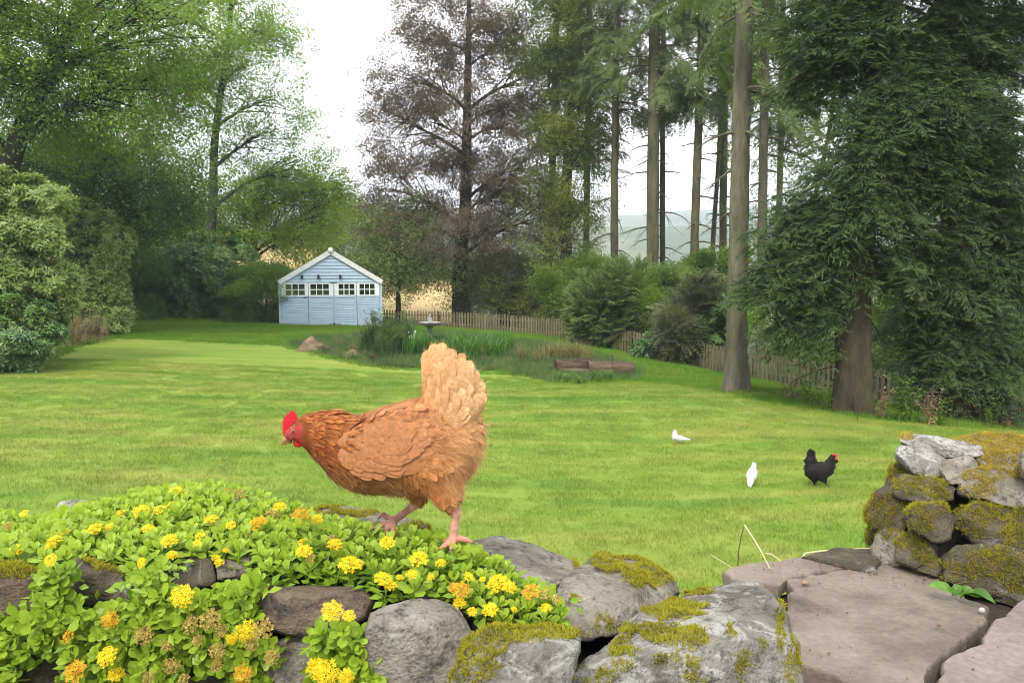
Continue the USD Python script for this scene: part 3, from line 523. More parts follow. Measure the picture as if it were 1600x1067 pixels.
tree('thorn_tree', 'dark low tree at the wood edge left of the slender bare trunk', M_bark, F_dark, [(240, 488), (238, 420), (250, 350)], [(240, 370, 60, 50), (330, 400, 50, 45), (190, 400, 40, 60)], 43, 7, 90, 6, 10, 'broad', 1.2, (0.18, 0.08), 0.6)
tree('copper_beech', 'tall copper beech with purple-brown leaves and thick dark trunk behind the fence', M_bark, F_beech, [(722, 494), (722, 380), (727, 200), (733, 60), (736, -60)],
     [(715, 30, 80, 60, 1.2), (650, 110, 56, 60, 1.1), (795, 110, 48, 80, 1.0), (635, 215, 50, 60, 1.0), (640, 300, 60, 60, 1.1), (800, 240, 65, 80, .9), (725, 180, 90, 80, .7), (690, 360, 110, 40, .9), (810, 350, 70, 60, .9), (720, -50, 70, 50, .7), (556, 152, 26, 12, .6), (600, 170, 30, 18, .6), (740, 300, 90, 60, .5)], 44, 8, 400, 20, 17, 'beech', 1.05, (0.47, 0.07), 0.44, 0.5, 0.12, flare=1.6)
tree('ivy_clad_tree', 'ivy-clad columnar tree right of the copper beech', M_bark, F_ivy, [(884, 500), (884, 350), (886, 200), (890, 60), (894, -60)], [(886, 380, 32, 60, 1.3), (888, 270, 30, 80, 1.3), (890, 150, 32, 80, 1.2), (850, 330, 34, 60, .9), (905, 60, 45, 70, 1.0), (860, 60, 40, 70, .8), (915, 300, 24, 30, .4), (880, -40, 60, 40)], 42, 9, 250, 12, 10, 'fine', 1.5, (0.36, 0.16), 0.45)
tree('yew_tree', 'small dark grey-green tree with thin trunk right of the blue shed', M_bark, F_yew, [(622, 492), (623, 455), (630, 410)], [(640, 395, 58, 50), (600, 425, 32, 34), (670, 420, 30, 36), (630, 350, 40, 40)], 43, 10, 95, 6, 12, 'fine', 1.5, (0.16, 0.08), 0.5)
tree('holly_tree', 'low dark tree beneath the copper beech on its right side', M_bark, F_ivy, [(800, 505), (802, 460), (800, 420)], [(800, 430, 60, 45), (840, 450, 40, 50), (770, 440, 40, 40), (750, 460, 24, 24), (860, 480, 30, 24)], 45, 11, 130, 6, 10, 'fine', 1.5, (0.14, 0.06), 0.5)
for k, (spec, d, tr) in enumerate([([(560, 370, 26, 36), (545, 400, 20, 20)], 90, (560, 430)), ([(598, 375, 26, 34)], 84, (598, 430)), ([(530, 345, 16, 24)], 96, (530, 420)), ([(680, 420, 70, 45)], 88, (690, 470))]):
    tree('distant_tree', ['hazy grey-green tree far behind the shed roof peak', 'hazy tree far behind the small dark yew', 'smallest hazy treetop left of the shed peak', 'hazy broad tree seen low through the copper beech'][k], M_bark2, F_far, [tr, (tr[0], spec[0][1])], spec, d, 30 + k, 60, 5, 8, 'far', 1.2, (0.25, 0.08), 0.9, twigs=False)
tree('birch_tree', 'airy light green tree between the thick grey trunk and the fir', M_bark2, F_light, [(1262, 560), (1258, 420), (1275, 300), (1300, 180), (1310, 80)], [(1240, 250, 50, 70), (1290, 200, 40, 80), (1250, 380, 50, 50), (1270, 100, 60, 80), (1220, 330, 30, 30)], 36, 12, 130, 9, 6, 'fine', 1.4, (0.15, 0.06), 0.6)
# shrubs
shrub('rhododendron', 'big pale olive rhododendron at the left edge, tallest of the shrubs', M_bark, F_rhodo, [(10, 400, 80, 125), (-70, 400, 100, 150), (66, 425, 46, 74), (20, 500, 66, 55), (40, 330, 50, 50)], 19.5, 21, 11500, 'whorl', .95, R=.40)
shrub('rhododendron', 'paler rounded rhododendron just right of the tallest one', M_bark, F_rhodo, [(140, 400, 44, 80), (110, 345, 40, 46), (158, 440, 32, 48), (154, 475, 36, 32), (150, 500, 44, 18), (172, 375, 22, 40)], 29, 22, 9000, 'whorl', 1.15, R=.5)
shrub('laurel_shrub', 'low dark green laurel in front of the rhododendrons at the left edge', M_bark, F_laurel, [(10, 520, 62, 52), (50, 542, 34, 34), (-20, 545, 60, 40)], 18, 23, 2600, 'laurel', .85, R=.28)
shrub('laurel_shrub', 'wide dark green laurel bank at the back of the lawn', M_bark, F_laurel, [(290, 435, 75, 62), (345, 432, 55, 60), (240, 445, 45, 50)], 38.5, 24, 6000, 'laurel', 1.35, R=.6)
shrub('holly_shrub', 'dark leafy shrub at the wood edge behind the pink dry weeds', M_bark, F_dark, [(205, 430, 40, 70), (180, 400, 40, 60)], 36, 25, 1600, 'fine', 0.9)
shrub('hazel_shrub', 'mid green shrub growing against the left side of the blue shed', M_bark, F_mid, [(412, 466, 36, 42), (390, 480, 24, 24), (436, 440, 22, 22)], 36.5, 26, 2200, 'fine', 0.8)
shrub('elder_shrub', 'light yellow-green shrub at the end of the left fence', M_bark, F_light, [(892, 455, 36, 38), (925, 430, 26, 18)], 37, 27, 1300, 'broad', 0.9)
shrub('juniper_shrub', 'soft dark green drooping juniper behind the rotting log', M_bark, F_yew, [(945, 485, 42, 44), (980, 455, 28, 26)], 32.5, 28, 3600, 'yew', 1.15, R=.5)
shrub('elder_shrub', 'broad green shrub under the double conifer trunks', M_bark, F_mid, [(1040, 470, 42, 34), (1000, 500, 30, 30)], 32, 29, 1900, 'fine', 1.0)
shrub('laurel_shrub', 'blue-green laurel left of the thick grey trunk', M_bark, F_laurel, [(1102, 505, 34, 40), (1060, 532, 36, 28), (1020, 546, 26, 16)], 28.5, 30, 3200, 'laurel', 1.1)
shrub('elder_shrub', 'light green bush glimpsed between thin conifer trunks', M_bark, F_light, [(1125, 440, 40, 30), (1180, 440, 40, 40)], 36, 31, 1000, 'broad', 0.9)
shrub('larch_sapling', 'olive wispy sapling in front of the blue-green laurel', M_bark2, F_olive, [(1045, 500, 36, 32), (1065, 470, 30, 22), (1030, 530, 16, 18)], 28, 32, 420, 'spruce', 0.85, shell=0.2)
shrub('cypress_hedge', 'pale green evergreen bush at the right edge behind the fir', M_bark, F_mid, [(1590, 440, 50, 110), (1620, 560, 60, 90)], 24, 33, 2600, 'yew', 1.3)
shrub('hawthorn_shrub', 'green scrub behind the picket fence under the fir', M_bark, F_mid, [(1240, 500, 60, 60), (1330, 520, 70, 70), (1430, 530, 60, 80), (1540, 520, 60, 90)], 27, 34, 3600, 'fine', 1.1)
# ---------------------------------------------------------------- conifers
def conifer(name, label, pts, d, r0, r1, seed, live=(-140, 260), dead=(260, 420), reach=2.2, dens=1.0, bark=None, leaf=None, flare=1.15, group=None):
    rng = np.random.default_rng(seed); bark = bark or M_pinebark; leaf = leaf or F_spruce
    tp = np.array([P(x, y, d) for x, y in pts]); g = tp[0].copy(); g[2] = float(H(g[0], g[1])) - 0.2
    tp = np.vstack([g, tp]) if g[2] < tp[0, 2] - 0.05 else np.vstack([g, tp[1:]])
    s = np.r_[0, np.cumsum(np.linalg.norm(np.diff(tp, axis=0), axis=1))]; N = 30; u = np.linspace(0, s[-1], N); path = np.stack([np.interp(u, s, tp[:, k]) for k in range(3)], 1)
    path[1:-1] = (path[:-2] + 2 * path[1:-1] + path[2:]) / 4
    rr = np.linspace(r0, r1, N) * (1 + (flare - 1) * np.exp(-u / 0.5)); off = tp[0]; o = thing(name, label, 'tree', off, group=group)
    v, f = tube(path, rr, 12); a = np.tile(np.arange(12) * 2 * np.pi / 12, N)
    v += (v - np.repeat(path, 12, 0)) * ((0.2 * np.sin(a * 3 + seed) + 0.12 * np.sin(5 * a + seed)) * np.exp(-np.repeat(u, 12) / 0.5) + 0.05 * rng.normal(0, 1, len(v)))[:, None]
    obj('trunk', (v - off, f), bark, o, smooth=True)
    def zof(py): return P(pts[-1][0], py, d)[2]
    tw, sp, sd = [], [], []
    z = zof(dead[1])
    while z < zof(live[0]):
        alive = z > zof(live[1]); c = np.array([np.interp(z, path[:, 2], path[:, k]) for k in range(3)]); rad = float(np.interp(z, path[:, 2], rr))
        for _ in range(rng.integers(2, 4) if alive else rng.integers(1, 3)):
            az = rng.uniform(0, 2 * np.pi); dirh = np.array([math.cos(az), math.sin(az), 0]); ln = reach * rng.uniform(0.45, 1.1) * (1.0 if alive else 0.7)
            e = c + dirh * ln + np.array([0, 0, -ln * rng.uniform(0.15, 0.5)]); m = c + dirh * ln * 0.5 + np.array([0, 0, ln * rng.uniform(-0.05, 0.15)])
            bp = wob(bez(c, m, e, 8), 0.04, rng); tw.append([]); tw[-1].append(tube(bp, np.linspace(min(0.045, rad * 0.4), 0.008, 8), 4))
            for _k in range(3 if alive else 4):
                b0 = bp[rng.integers(3, 8)]; e2 = b0 + dirh * 0.25 * ln + rng.normal(0, 0.22, 3) * ln * 0.6 - (0, 0, 0.18 * ln); tw[-1].append(tube(np.stack([b0, (b0 + e2) / 2, e2]), [0.01, 0.007, 0.004], 3))
            if alive:
                for q in range(int(3.4 * dens * ln / 2) + 1):
                    t = rng.uniform(0.3, 1.0); b = np.array([np.interp(t * 7, range(8), bp[:, k]) for k in range(3)]); sp.append(b + rng.normal(0, 0.1, 3)); side = rng.choice((-1, 1)); pd = np.array([-dirh[1], dirh[0], 0]) * side
                    sd.append(dirh * rng.uniform(0.2, 1) + pd * rng.uniform(0.1, 1) + np.array([0, 0, -rng.uniform(0.1, 0.9)]))
        z += rng.uniform(0.22, 0.5) if alive else rng.uniform(0.5, 1.0)
    for b_ in tw: v, f = join(b_); obj('bough', (v - off, f), bark, o)
    if sp: crown(o, 'spruce', leaf, np.array(sp) - off, np.array(sd), 1.0, rng)
    return o
G_con = None
conifer('spruce_tree', 'thin spruce trunk, first bare trunk right of the ivy-clad tree', [(960, 520), (960, 300), (963, 100), (964, -150)], 40, 0.21, 0.14, 51, (-140, 190), (190, 420), 2.4)
conifer('spruce_tree', 'mossy spruce trunk, stouter of the close pair standing together', [(1019, 520), (1020, 300), (1022, 100), (1024, -150)], 37, 0.30, 0.22, 52, (-140, 150), (150, 420), 2.6)
conifer('spruce_tree', 'thin spruce trunk tucked behind the right of the mossy stout one', [(1035, 520), (1035, 300), (1036, 100), (1036, -150)], 44, 0.16, 0.12, 53, (-140, 200), (200, 420), 2.2, 0.8)
conifer('spruce_tree', 'straight spruce trunk midway between the close pair and thick grey trunk', [(1083, 520), (1086, 350), (1095, 100), (1099, -150)], 37, 0.21, 0.16, 54, (-140, 190), (190, 420), 2.3)
conifer('spruce_tree', 'thinnest leaning spruce trunk beside the dark straight one', [(1108, 520), (1114, 380), (1124, 230), (1140, -150)], 45, 0.14, 0.10, 55, (-140, 170), (170, 400), 1.8, 0.7)
conifer('spruce_tree', 'dark straight spruce trunk just left of the thick grey trunk', [(1129, 520), (1130, 300), (1134, 100), (1137, -150)], 41, 0.20, 0.15, 56, (-140, 170), (170, 420), 2.3)
conifer('spruce_tree', 'thick pale grey spruce trunk with flared foot on the lawn edge', [(1150, 606), (1152, 450), (1158, 200), (1163, 50), (1166, -160)], 17, 0.225, 0.165, 57, (-160, 60), (60, 330), 1.6, 0.8, bark=barkmat('pale_spruce_bark', (0.075, 0.068, 0.044), (0.12, 0.11, 0.074), (0.165, 0.155, 0.11)), flare=1.75)
conifer('spruce_tree', 'spruce trunk just right of and behind the thick grey trunk', [(1188, 560), (1191, 350), (1195, 100), (1198, -150)], 34, 0.21, 0.15, 58, (-140, 200), (200, 420), 2.2)
conifer('spruce_tree', 'faint thin spruce trunk half hidden by the fir on its left side', [(1214, 560), (1217, 350), (1222, 100), (1226, -150)], 42, 0.17, 0.12, 59, (-140, 220), (220, 420), 2.0)
conifer('spruce_tree', 'dark needled spruce behind the beech and ivy-clad tree', [(856, 500), (862, 300), (868, 100), (872, -150)], 50, 0.25, 0.14, 60, (-140, 260), (260, 420), 3.0, 1.3)
conifer('spruce_tree', 'spruce rising behind the top of the ivy-clad tree', [(915, 520), (917, 300), (920, 100), (922, -150)], 46, 0.2, 0.14, 61, (-140, 250), (250, 420), 2.6, 1.2)
def fir(name, label, pts, d, r0, r1, spec, n, seed, bark, leaf, sc=1.0, trunk_flare=1.3, per=6):
    """a big fir: boughs sweep down from the trunk and end in layered flat sprays"""
    rng = np.random.default_rng(seed); tp = np.array([P(x, y, d) for x, y in pts]); tp[0, 2] = float(H(tp[0, 0], tp[0, 1])) - 0.15; N = 30
    s = np.r_[0, np.cumsum(np.linalg.norm(np.diff(tp, axis=0), axis=1))]; u = np.linspace(0, s[-1], N); path = np.stack([np.interp(u, s, tp[:, k]) for k in range(3)], 1); path[1:-1] = (path[:-2] + 2 * path[1:-1] + path[2:]) / 4
    rr = np.linspace(r0, r1, N) * (1 + (trunk_flare - 1) * np.exp(-u / 0.7)); off = tp[0]; o = thing(name, label, 'tree', off)
    v, f = tube(path, rr, 16); a = np.tile(np.arange(16) * 2 * np.pi / 16, N); v += (v - np.repeat(path, 16, 0)) * (0.12 * np.sin(a * 3 + seed) + 0.07 * np.sin(7 * a + np.repeat(u, 16)) + 0.05 * rng.normal(0, 1, len(v)))[:, None]
    obj('trunk', (v - off, f), bark, o, smooth=True)
    tips, _ = ell(spec, d, n, rng, 0.25)
    g = H(tips[:, 0], tips[:, 1]); tips = tips[tips[:, 2] > g + 0.1]
    sp, sd, ss, vf = [], [], [], []
    for e in tips:
        hz = np.hypot(e[0] - path[:, 0].mean(), e[1] - path[:, 1].mean()); z = np.clip(e[2] + 0.35 * hz + rng.uniform(-0.2, 0.5), path[0, 2] + 0.8, path[-1, 2]); c = np.array([np.interp(z, path[:, 2], path[:, k]) for k in range(3)])
        dv = e - c; ln = np.linalg.norm(dv); m = c + dv * 0.55 + np.array([0, 0, 0.14 * ln]); bp = wob(bez(c, m, e, 10), 0.025, rng); vf.append(tube(bp, np.linspace(0.05, 0.01, 10), 5))
        dh = bp[-1] - bp[-3]; dh[2] *= .5; dh = dh / np.linalg.norm(dh); pd = np.cross(dh, (0, 0, 1.0)); pd /= np.linalg.norm(pd)
        for q in range(per):
            t = 1 - (q / per) * min(0.75, 1.6 / max(ln, 0.5)); b = np.array([np.interp(t * 9, range(10), bp[:, k]) for k in range(3)]); sgn = (0, 1, -1)[q % 3]
            sp.append(b + rng.normal(0, 0.13, 3) * (1, 1, .6)); sd.append(dh * (1.0 if q < 1 else rng.uniform(0.3, 0.9)) + pd * sgn * rng.uniform(0.4, 1.0) + np.array([0, 0, 0.06 + rng.normal(0, 0.16) - .25 * dh[2]])); ss.append(rng.uniform(0.75, 1.2))
    # bare dead twigs round the lower trunk
    for _ in range(60):
        z = rng.uniform(path[0, 2] + 0.5, path[0, 2] + 6); c = np.array([np.interp(z, path[:, 2], path[:, k]) for k in range(3)]); az = rng.uniform(0, 6.28); ln = rng.uniform(0.5, 1.6); e = c + ln * np.array([math.cos(az), math.sin(az), -rng.uniform(0.1, 0.8)])
        bp = wob(bez(c, (c + e) / 2 + (0, 0, 0.2 * ln), e, 7), 0.04, rng); vf.append(tube(bp, np.linspace(0.018, 0.004, 7), 3))
        for _k in range(3):
            b0 = bp[rng.integers(2, 6)]; e2 = b0 + rng.normal(0, 0.25, 3) - (0, 0, 0.15); vf.append(tube(np.stack([b0, (b0 + e2) / 2, e2]), [0.006, 0.004, 0.002], 3))
    for b_ in vf[:290]: obj('bough', (b_[0] - off, b_[1]), bark, o)
    v, f = join(vf[290:]); tag(obj('dead_twigs', (v - off, f), bark, o), kind='stuff')
    crown(o, 'fir', leaf, np.array(sp) - off, np.array(sd), sc * np.array(ss), rng, tilt=0.12)
    return o
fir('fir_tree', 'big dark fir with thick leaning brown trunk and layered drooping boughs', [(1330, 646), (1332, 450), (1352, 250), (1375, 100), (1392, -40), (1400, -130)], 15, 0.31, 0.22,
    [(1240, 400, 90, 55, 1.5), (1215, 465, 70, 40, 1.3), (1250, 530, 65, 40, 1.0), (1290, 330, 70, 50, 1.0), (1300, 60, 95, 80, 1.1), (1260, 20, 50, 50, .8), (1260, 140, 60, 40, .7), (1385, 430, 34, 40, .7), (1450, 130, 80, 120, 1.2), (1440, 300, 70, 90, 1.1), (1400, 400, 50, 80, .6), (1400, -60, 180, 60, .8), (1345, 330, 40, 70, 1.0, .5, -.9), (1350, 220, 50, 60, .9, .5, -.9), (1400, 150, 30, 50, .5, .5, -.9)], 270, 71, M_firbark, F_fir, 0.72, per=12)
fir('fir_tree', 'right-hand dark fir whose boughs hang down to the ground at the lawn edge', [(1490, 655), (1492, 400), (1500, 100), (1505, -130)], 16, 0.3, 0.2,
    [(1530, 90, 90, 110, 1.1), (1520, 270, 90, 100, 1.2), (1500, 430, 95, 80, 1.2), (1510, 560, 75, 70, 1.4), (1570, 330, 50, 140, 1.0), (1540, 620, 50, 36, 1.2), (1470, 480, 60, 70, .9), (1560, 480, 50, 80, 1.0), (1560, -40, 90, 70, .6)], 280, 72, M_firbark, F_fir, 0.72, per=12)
# ---------------------------------------------------------------- terrace, dry stone walls, paving
def stonemat(name, a, b, c, lichen=0.5, lich=(0.50, 0.50, 0.47), dark=(0.07, 0.065, 0.055), lo=0.56, moss=0.5):
    nodes = {'g': ('geometry', {}), 'n': ('noise_texture', {'scale': 7.0, 'detail': 8.0, 'roughness': 0.65}), 'r': ('rgb_ramp', {'ramp': [(0.3, a), (0.5, b), (0.7, c)]}),
             'nl': ('noise_texture', {'scale': 9.0, 'detail': 9.0, 'roughness': 0.72, 'distortion': 0.8}), 'rl': ('rgb_ramp', {'ramp': [(lo, (0, 0, 0)), (lo + 0.07, (lichen,) * 3)]}), 'ml': ('mix', {'color2': lich}),
             'nd': ('noise_texture', {'scale': 38.0, 'detail': 7.0, 'roughness': 0.75}), 'rd': ('rgb_ramp', {'ramp': [(0.50, (0, 0, 0)), (0.62, (0.8,) * 3)]}), 'md': ('mix', {'color2': dark}),
             'ng': ('noise_texture', {'scale': 4.5, 'detail': 7.0, 'roughness': 0.7}), 'rg': ('rgb_ramp', {'ramp': [(0.55, (0, 0, 0)), (0.68, (moss,) * 3)]}), 'mg': ('mix', {'color2': (0.085, 0.08, 0.03)}),
             'at': ('attribute', {'attribute': 'tint'}), 'mt': ('mix', {'color2': (0.13, 0.105, 0.025)}), 'nb': ('noise_texture', {'scale': 60.0, 'detail': 9.0, 'roughness': 0.72}), 'v': ('voronoi_texture', {'scale': 130.0}), 'ma': ('math', {'math_type': 'multiply_add', 'value2': 0.35}),
             'b': ('bump', {'strength': 1.0, 'distance': 0.02}), 'p': ('principled_bsdf', {'roughness': 0.9, 'specular_ior_level': 0.15})}
    links = [('g.position', k + '.vector') for k in ('n', 'nl', 'nd', 'ng', 'nb', 'v')] + [('n.fac', 'r.fac'), ('nl.fac', 'rl.fac'), ('nd.fac', 'rd.fac'), ('ng.fac', 'rg.fac'), ('r.color', 'ml.color1'), ('rl.color', 'ml.fac'), ('ml.color', 'mg.color1'), ('rg.color', 'mg.fac'),
             ('mg.color', 'md.color1'), ('rd.color', 'md.fac'), ('md.color', 'mt.color1'), ('at.fac', 'mt.fac'), ('mt.color', 'p.base_color'), ('v.distance', 'ma.value1'), ('nb.fac', 'ma.value3'), ('ma.value', 'b.height'), ('b.normal', 'p.normal')]
    return usdkit.material(stage, L + name, nodes, links, surface='p.BSDF')
S_grey = stonemat('grey_stone', (0.135, 0.114, 0.082), (0.265, 0.235, 0.182), (0.385, 0.352, 0.29), 0.55, lich=(.46, .45, .41))
S_pale = stonemat('pale_lichen_stone', (0.15, 0.135, 0.11), (0.26, 0.24, 0.205), (0.36, 0.34, 0.295), 0.8, lo=0.5, lich=(0.50, 0.485, 0.445), moss=0.35)
S_brown = stonemat('brown_stone', (0.105, 0.075, 0.05), (0.185, 0.14, 0.10), (0.275, 0.225, 0.175), 0.35, lo=0.62)
S_dark = stonemat('dark_mossy_stone', (0.05, 0.043, 0.027), (0.108, 0.09, 0.058), (0.18, 0.155, 0.105), 0.45, lo=0.57, moss=0.75)
S_slab = rough('paving_stone', [(0.3, (0.075, 0.062, 0.045)), (0.45, (0.145, 0.12, 0.092)), (0.55, (0.18, 0.152, 0.12)), (0.7, (0.215, 0.185, 0.15))], scale=3.5, detail=9, bump=0.7, bdist=0.01, bscale=48, stops2=[(0.25, (0.75,) * 3), (0.75, (1.16,) * 3)], roughness=0.85)
S_slab2 = rough('pink_paving_stone', [(0.3, (0.115, 0.088, 0.074)), (0.5, (0.178, 0.142, 0.122)), (0.7, (0.225, 0.188, 0.165))], scale=3.0, detail=9, bump=0.7, bdist=0.01, bscale=48, stops2=[(0.25, (0.75,) * 3), (0.75, (1.16,) * 3)], roughness=0.85)
M_earth = rough('wall_earth', [(0.3, (0.025, 0.02, 0.014)), (0.7, (0.07, 0.055, 0.038))], scale=9, bump=0.9, bdist=0.03, bscale=40)
F_moss = leafmat('moss_tufts', (0.085, 0.09, 0.012), (0.25, 0.235, 0.025), 14.0, 0.25, tipcol=(0.38, 0.35, 0.04), roughness=0.8, spec=0.1, fine=60)
F_mossgold = leafmat('golden_moss_tufts', (0.19, 0.15, 0.03), (0.35, 0.27, 0.045), 9.0, 0.25, tipcol=(0.45, 0.36, 0.07), roughness=0.8, spec=0.1, fine=60)
def densify(m, size):
    return man_refine(m.vertices, size)
def man_refine(points, size, cuts=0):
    import manifold3d
    h = manifold3d.Manifold.hull_points(np.asarray(points, float))
    if cuts:
        r = np.random.default_rng(cuts); q = np.asarray(points, float); c = q.mean(0)
        for _ in range(9):
            n = r.normal(0, 1, 3); n /= np.linalg.norm(n); h = h.trim_by_plane([float(a) for a in -n], float(-(n @ c) - ((q - c) @ n).max() * r.uniform(.80, .97)))
    h = h.refine_to_length(size).to_mesh()
    return trimesh.Trimesh(np.array(h.vert_properties[:, :3], float), np.array(h.tri_verts), process=True)
def stone_mesh(points, size=0.012, amp=0.014, seed=0, round_=6, fine=0.003):
    t = man_refine(points, size, seed + 1)
    trimesh.smoothing.filter_laplacian(t, lamb=0.5, iterations=round_)
    n = t.vertex_normals; p = np.array(t.vertices)
    e = (meshkit.fbm(p * 9 + seed * 7.1, 4, seed) - 0.5) * 2 * amp * 1.6 + (meshkit.fbm(p * 45 + seed, 4, seed + 9) - 0.5) * 2 * fine * 2.2
    r = np.abs(meshkit.fbm(p * 11 + seed * 3.3, 3, seed + 4) - 0.5); e = e - np.clip(0.05 - r, 0, 1) * amp * 4   # hollows
    e = e + (np.abs(meshkit.fbm(p * 24 + seed * 1.7, 3, seed + 6) - 0.5) - 0.12) * amp * 0.9
    t.vertices = p + n * e[:, None]; return t
def moss_on(t, parent, mask, dens, seed, m=None, ln=0.011, wd=0.0022, nper=1):
    """tufts of moss standing on the faces that the mask picks, one mesh"""
    rng = np.random.default_rng(seed); c = t.triangles_center; n = t.face_normals; w = t.area_faces * mask(c, n)
    k = int(w.sum() * dens)
    if k < 40: return
    idx = rng.choice(len(w), k, p=w / w.sum()); bc = rng.dirichlet((1, 1, 1), k); p = (t.triangles[idx] * bc[:, :, None]).sum(1); nn = n[idx]
    cl = rng.normal(0, 0.75, (k, 3)); d = nn + cl + np.array([0, 0, 0.35]); h = ln * (0.55 + 0.9 * meshkit.fbm(p * 45, 2, seed)) * rng.uniform(0.6, 1.3, k)
    hump = (meshkit.fbm(p * 28, 2, seed + 1) - 0.35).clip(0, 1) * 0.022; p = p + nn * (hump - 0.003)[:, None]
    v, f = leaf_quads(p, d, rng.normal(0, 1, (k, 3)), h, wd * rng.uniform(0.8, 1.3, k), 0.3)
    tint = np.tile([0.0, 0.4, 1.0, 0.4], k) * np.repeat(rng.uniform(0.2, 1, k), 4)
    tag(obj('moss', (v, f), m or F_moss, parent, color=tint), kind='stuff')
def noise_mask(scale, lo, seed, up=0.15, region=None):
    def mk(c, n):
        w = (meshkit.fbm(c * scale, 4, seed) > lo) * (n[:, 2] > up)
        if region is not None:
            q = pix(c); best = np.zeros(len(c))
            for (x, y, rx, ry) in region: best = np.maximum(best, (((q[:, 0] - x) / rx) ** 2 + ((q[:, 1] - y) / ry) ** 2 + 0.9 * (meshkit.fbm(c * 40, 3, seed) - 0.5) * 2 < 1))
            w = (n[:, 2] > up) * best * (meshkit.fbm(c * 38, 4, seed + 3) > lo)
        return w.astype(float)
    return mk
def stone(parent, pts, t, mat_, seed, label=None, amp=0.012, size=0.012, down=0.02, moss=None, dens=130000, shrink=0.93, mm=None, round_=6, ln=0.011):
    a = np.array([P(*q) for q in pts]); c = a.mean(0)
    b2 = EYE + (a - EYE) * (1 + t / c[1]); back = b2.mean(0) + (b2 - b2.mean(0)) * shrink + np.array([0, 0, -down]); m = stone_mesh(np.vstack([a, back]), size, amp, seed, round_)
    o = obj('stone', m, mat_, parent, smooth=True)
    if label: tag(o, label)
    if moss is not None: moss_on(m, o, moss, dens, seed, mm, ln)
    return m
wall = thing('dry_stone_wall', 'low dry stone wall under the brown hen, overgrown with yellow-flowered sedum', 'wall')
# earth core of the wall and the terrace behind it, hidden by stones, plants and paving
TZ = 2.2 - 1.08
def core_mesh(x0, x1, y0, y1, z0, z1, seed, size=0.05, amp=0.02):
    t = densify(trimesh.creation.box((x1 - x0, y1 - y0, z1 - z0)).apply_translation(((x0 + x1) / 2, (y0 + y1) / 2, (z0 + z1) / 2)), size); p = np.array(t.vertices); t.vertices = p + t.vertex_normals * ((meshkit.fbm(p * 6, 4, seed) - 0.5) * 2 * amp)[:, None]; return t
obj('earth_core', core_mesh(-2.6, -0.22, 1.60, 1.93, 0.95, 1.53, 3), M_earth, wall, smooth=True)
obj('earth_core', core_mesh(-0.9, -0.08, 1.54, 1.75, 0.95, 1.49, 4), M_earth, wall, smooth=True)
obj('earth_core', core_mesh(-0.12, 0.34, 1.56, 1.95, 0.95, 1.36, 8), M_earth, wall, smooth=True)
R = lambda x, y, rx, ry: (x, y, rx, ry)
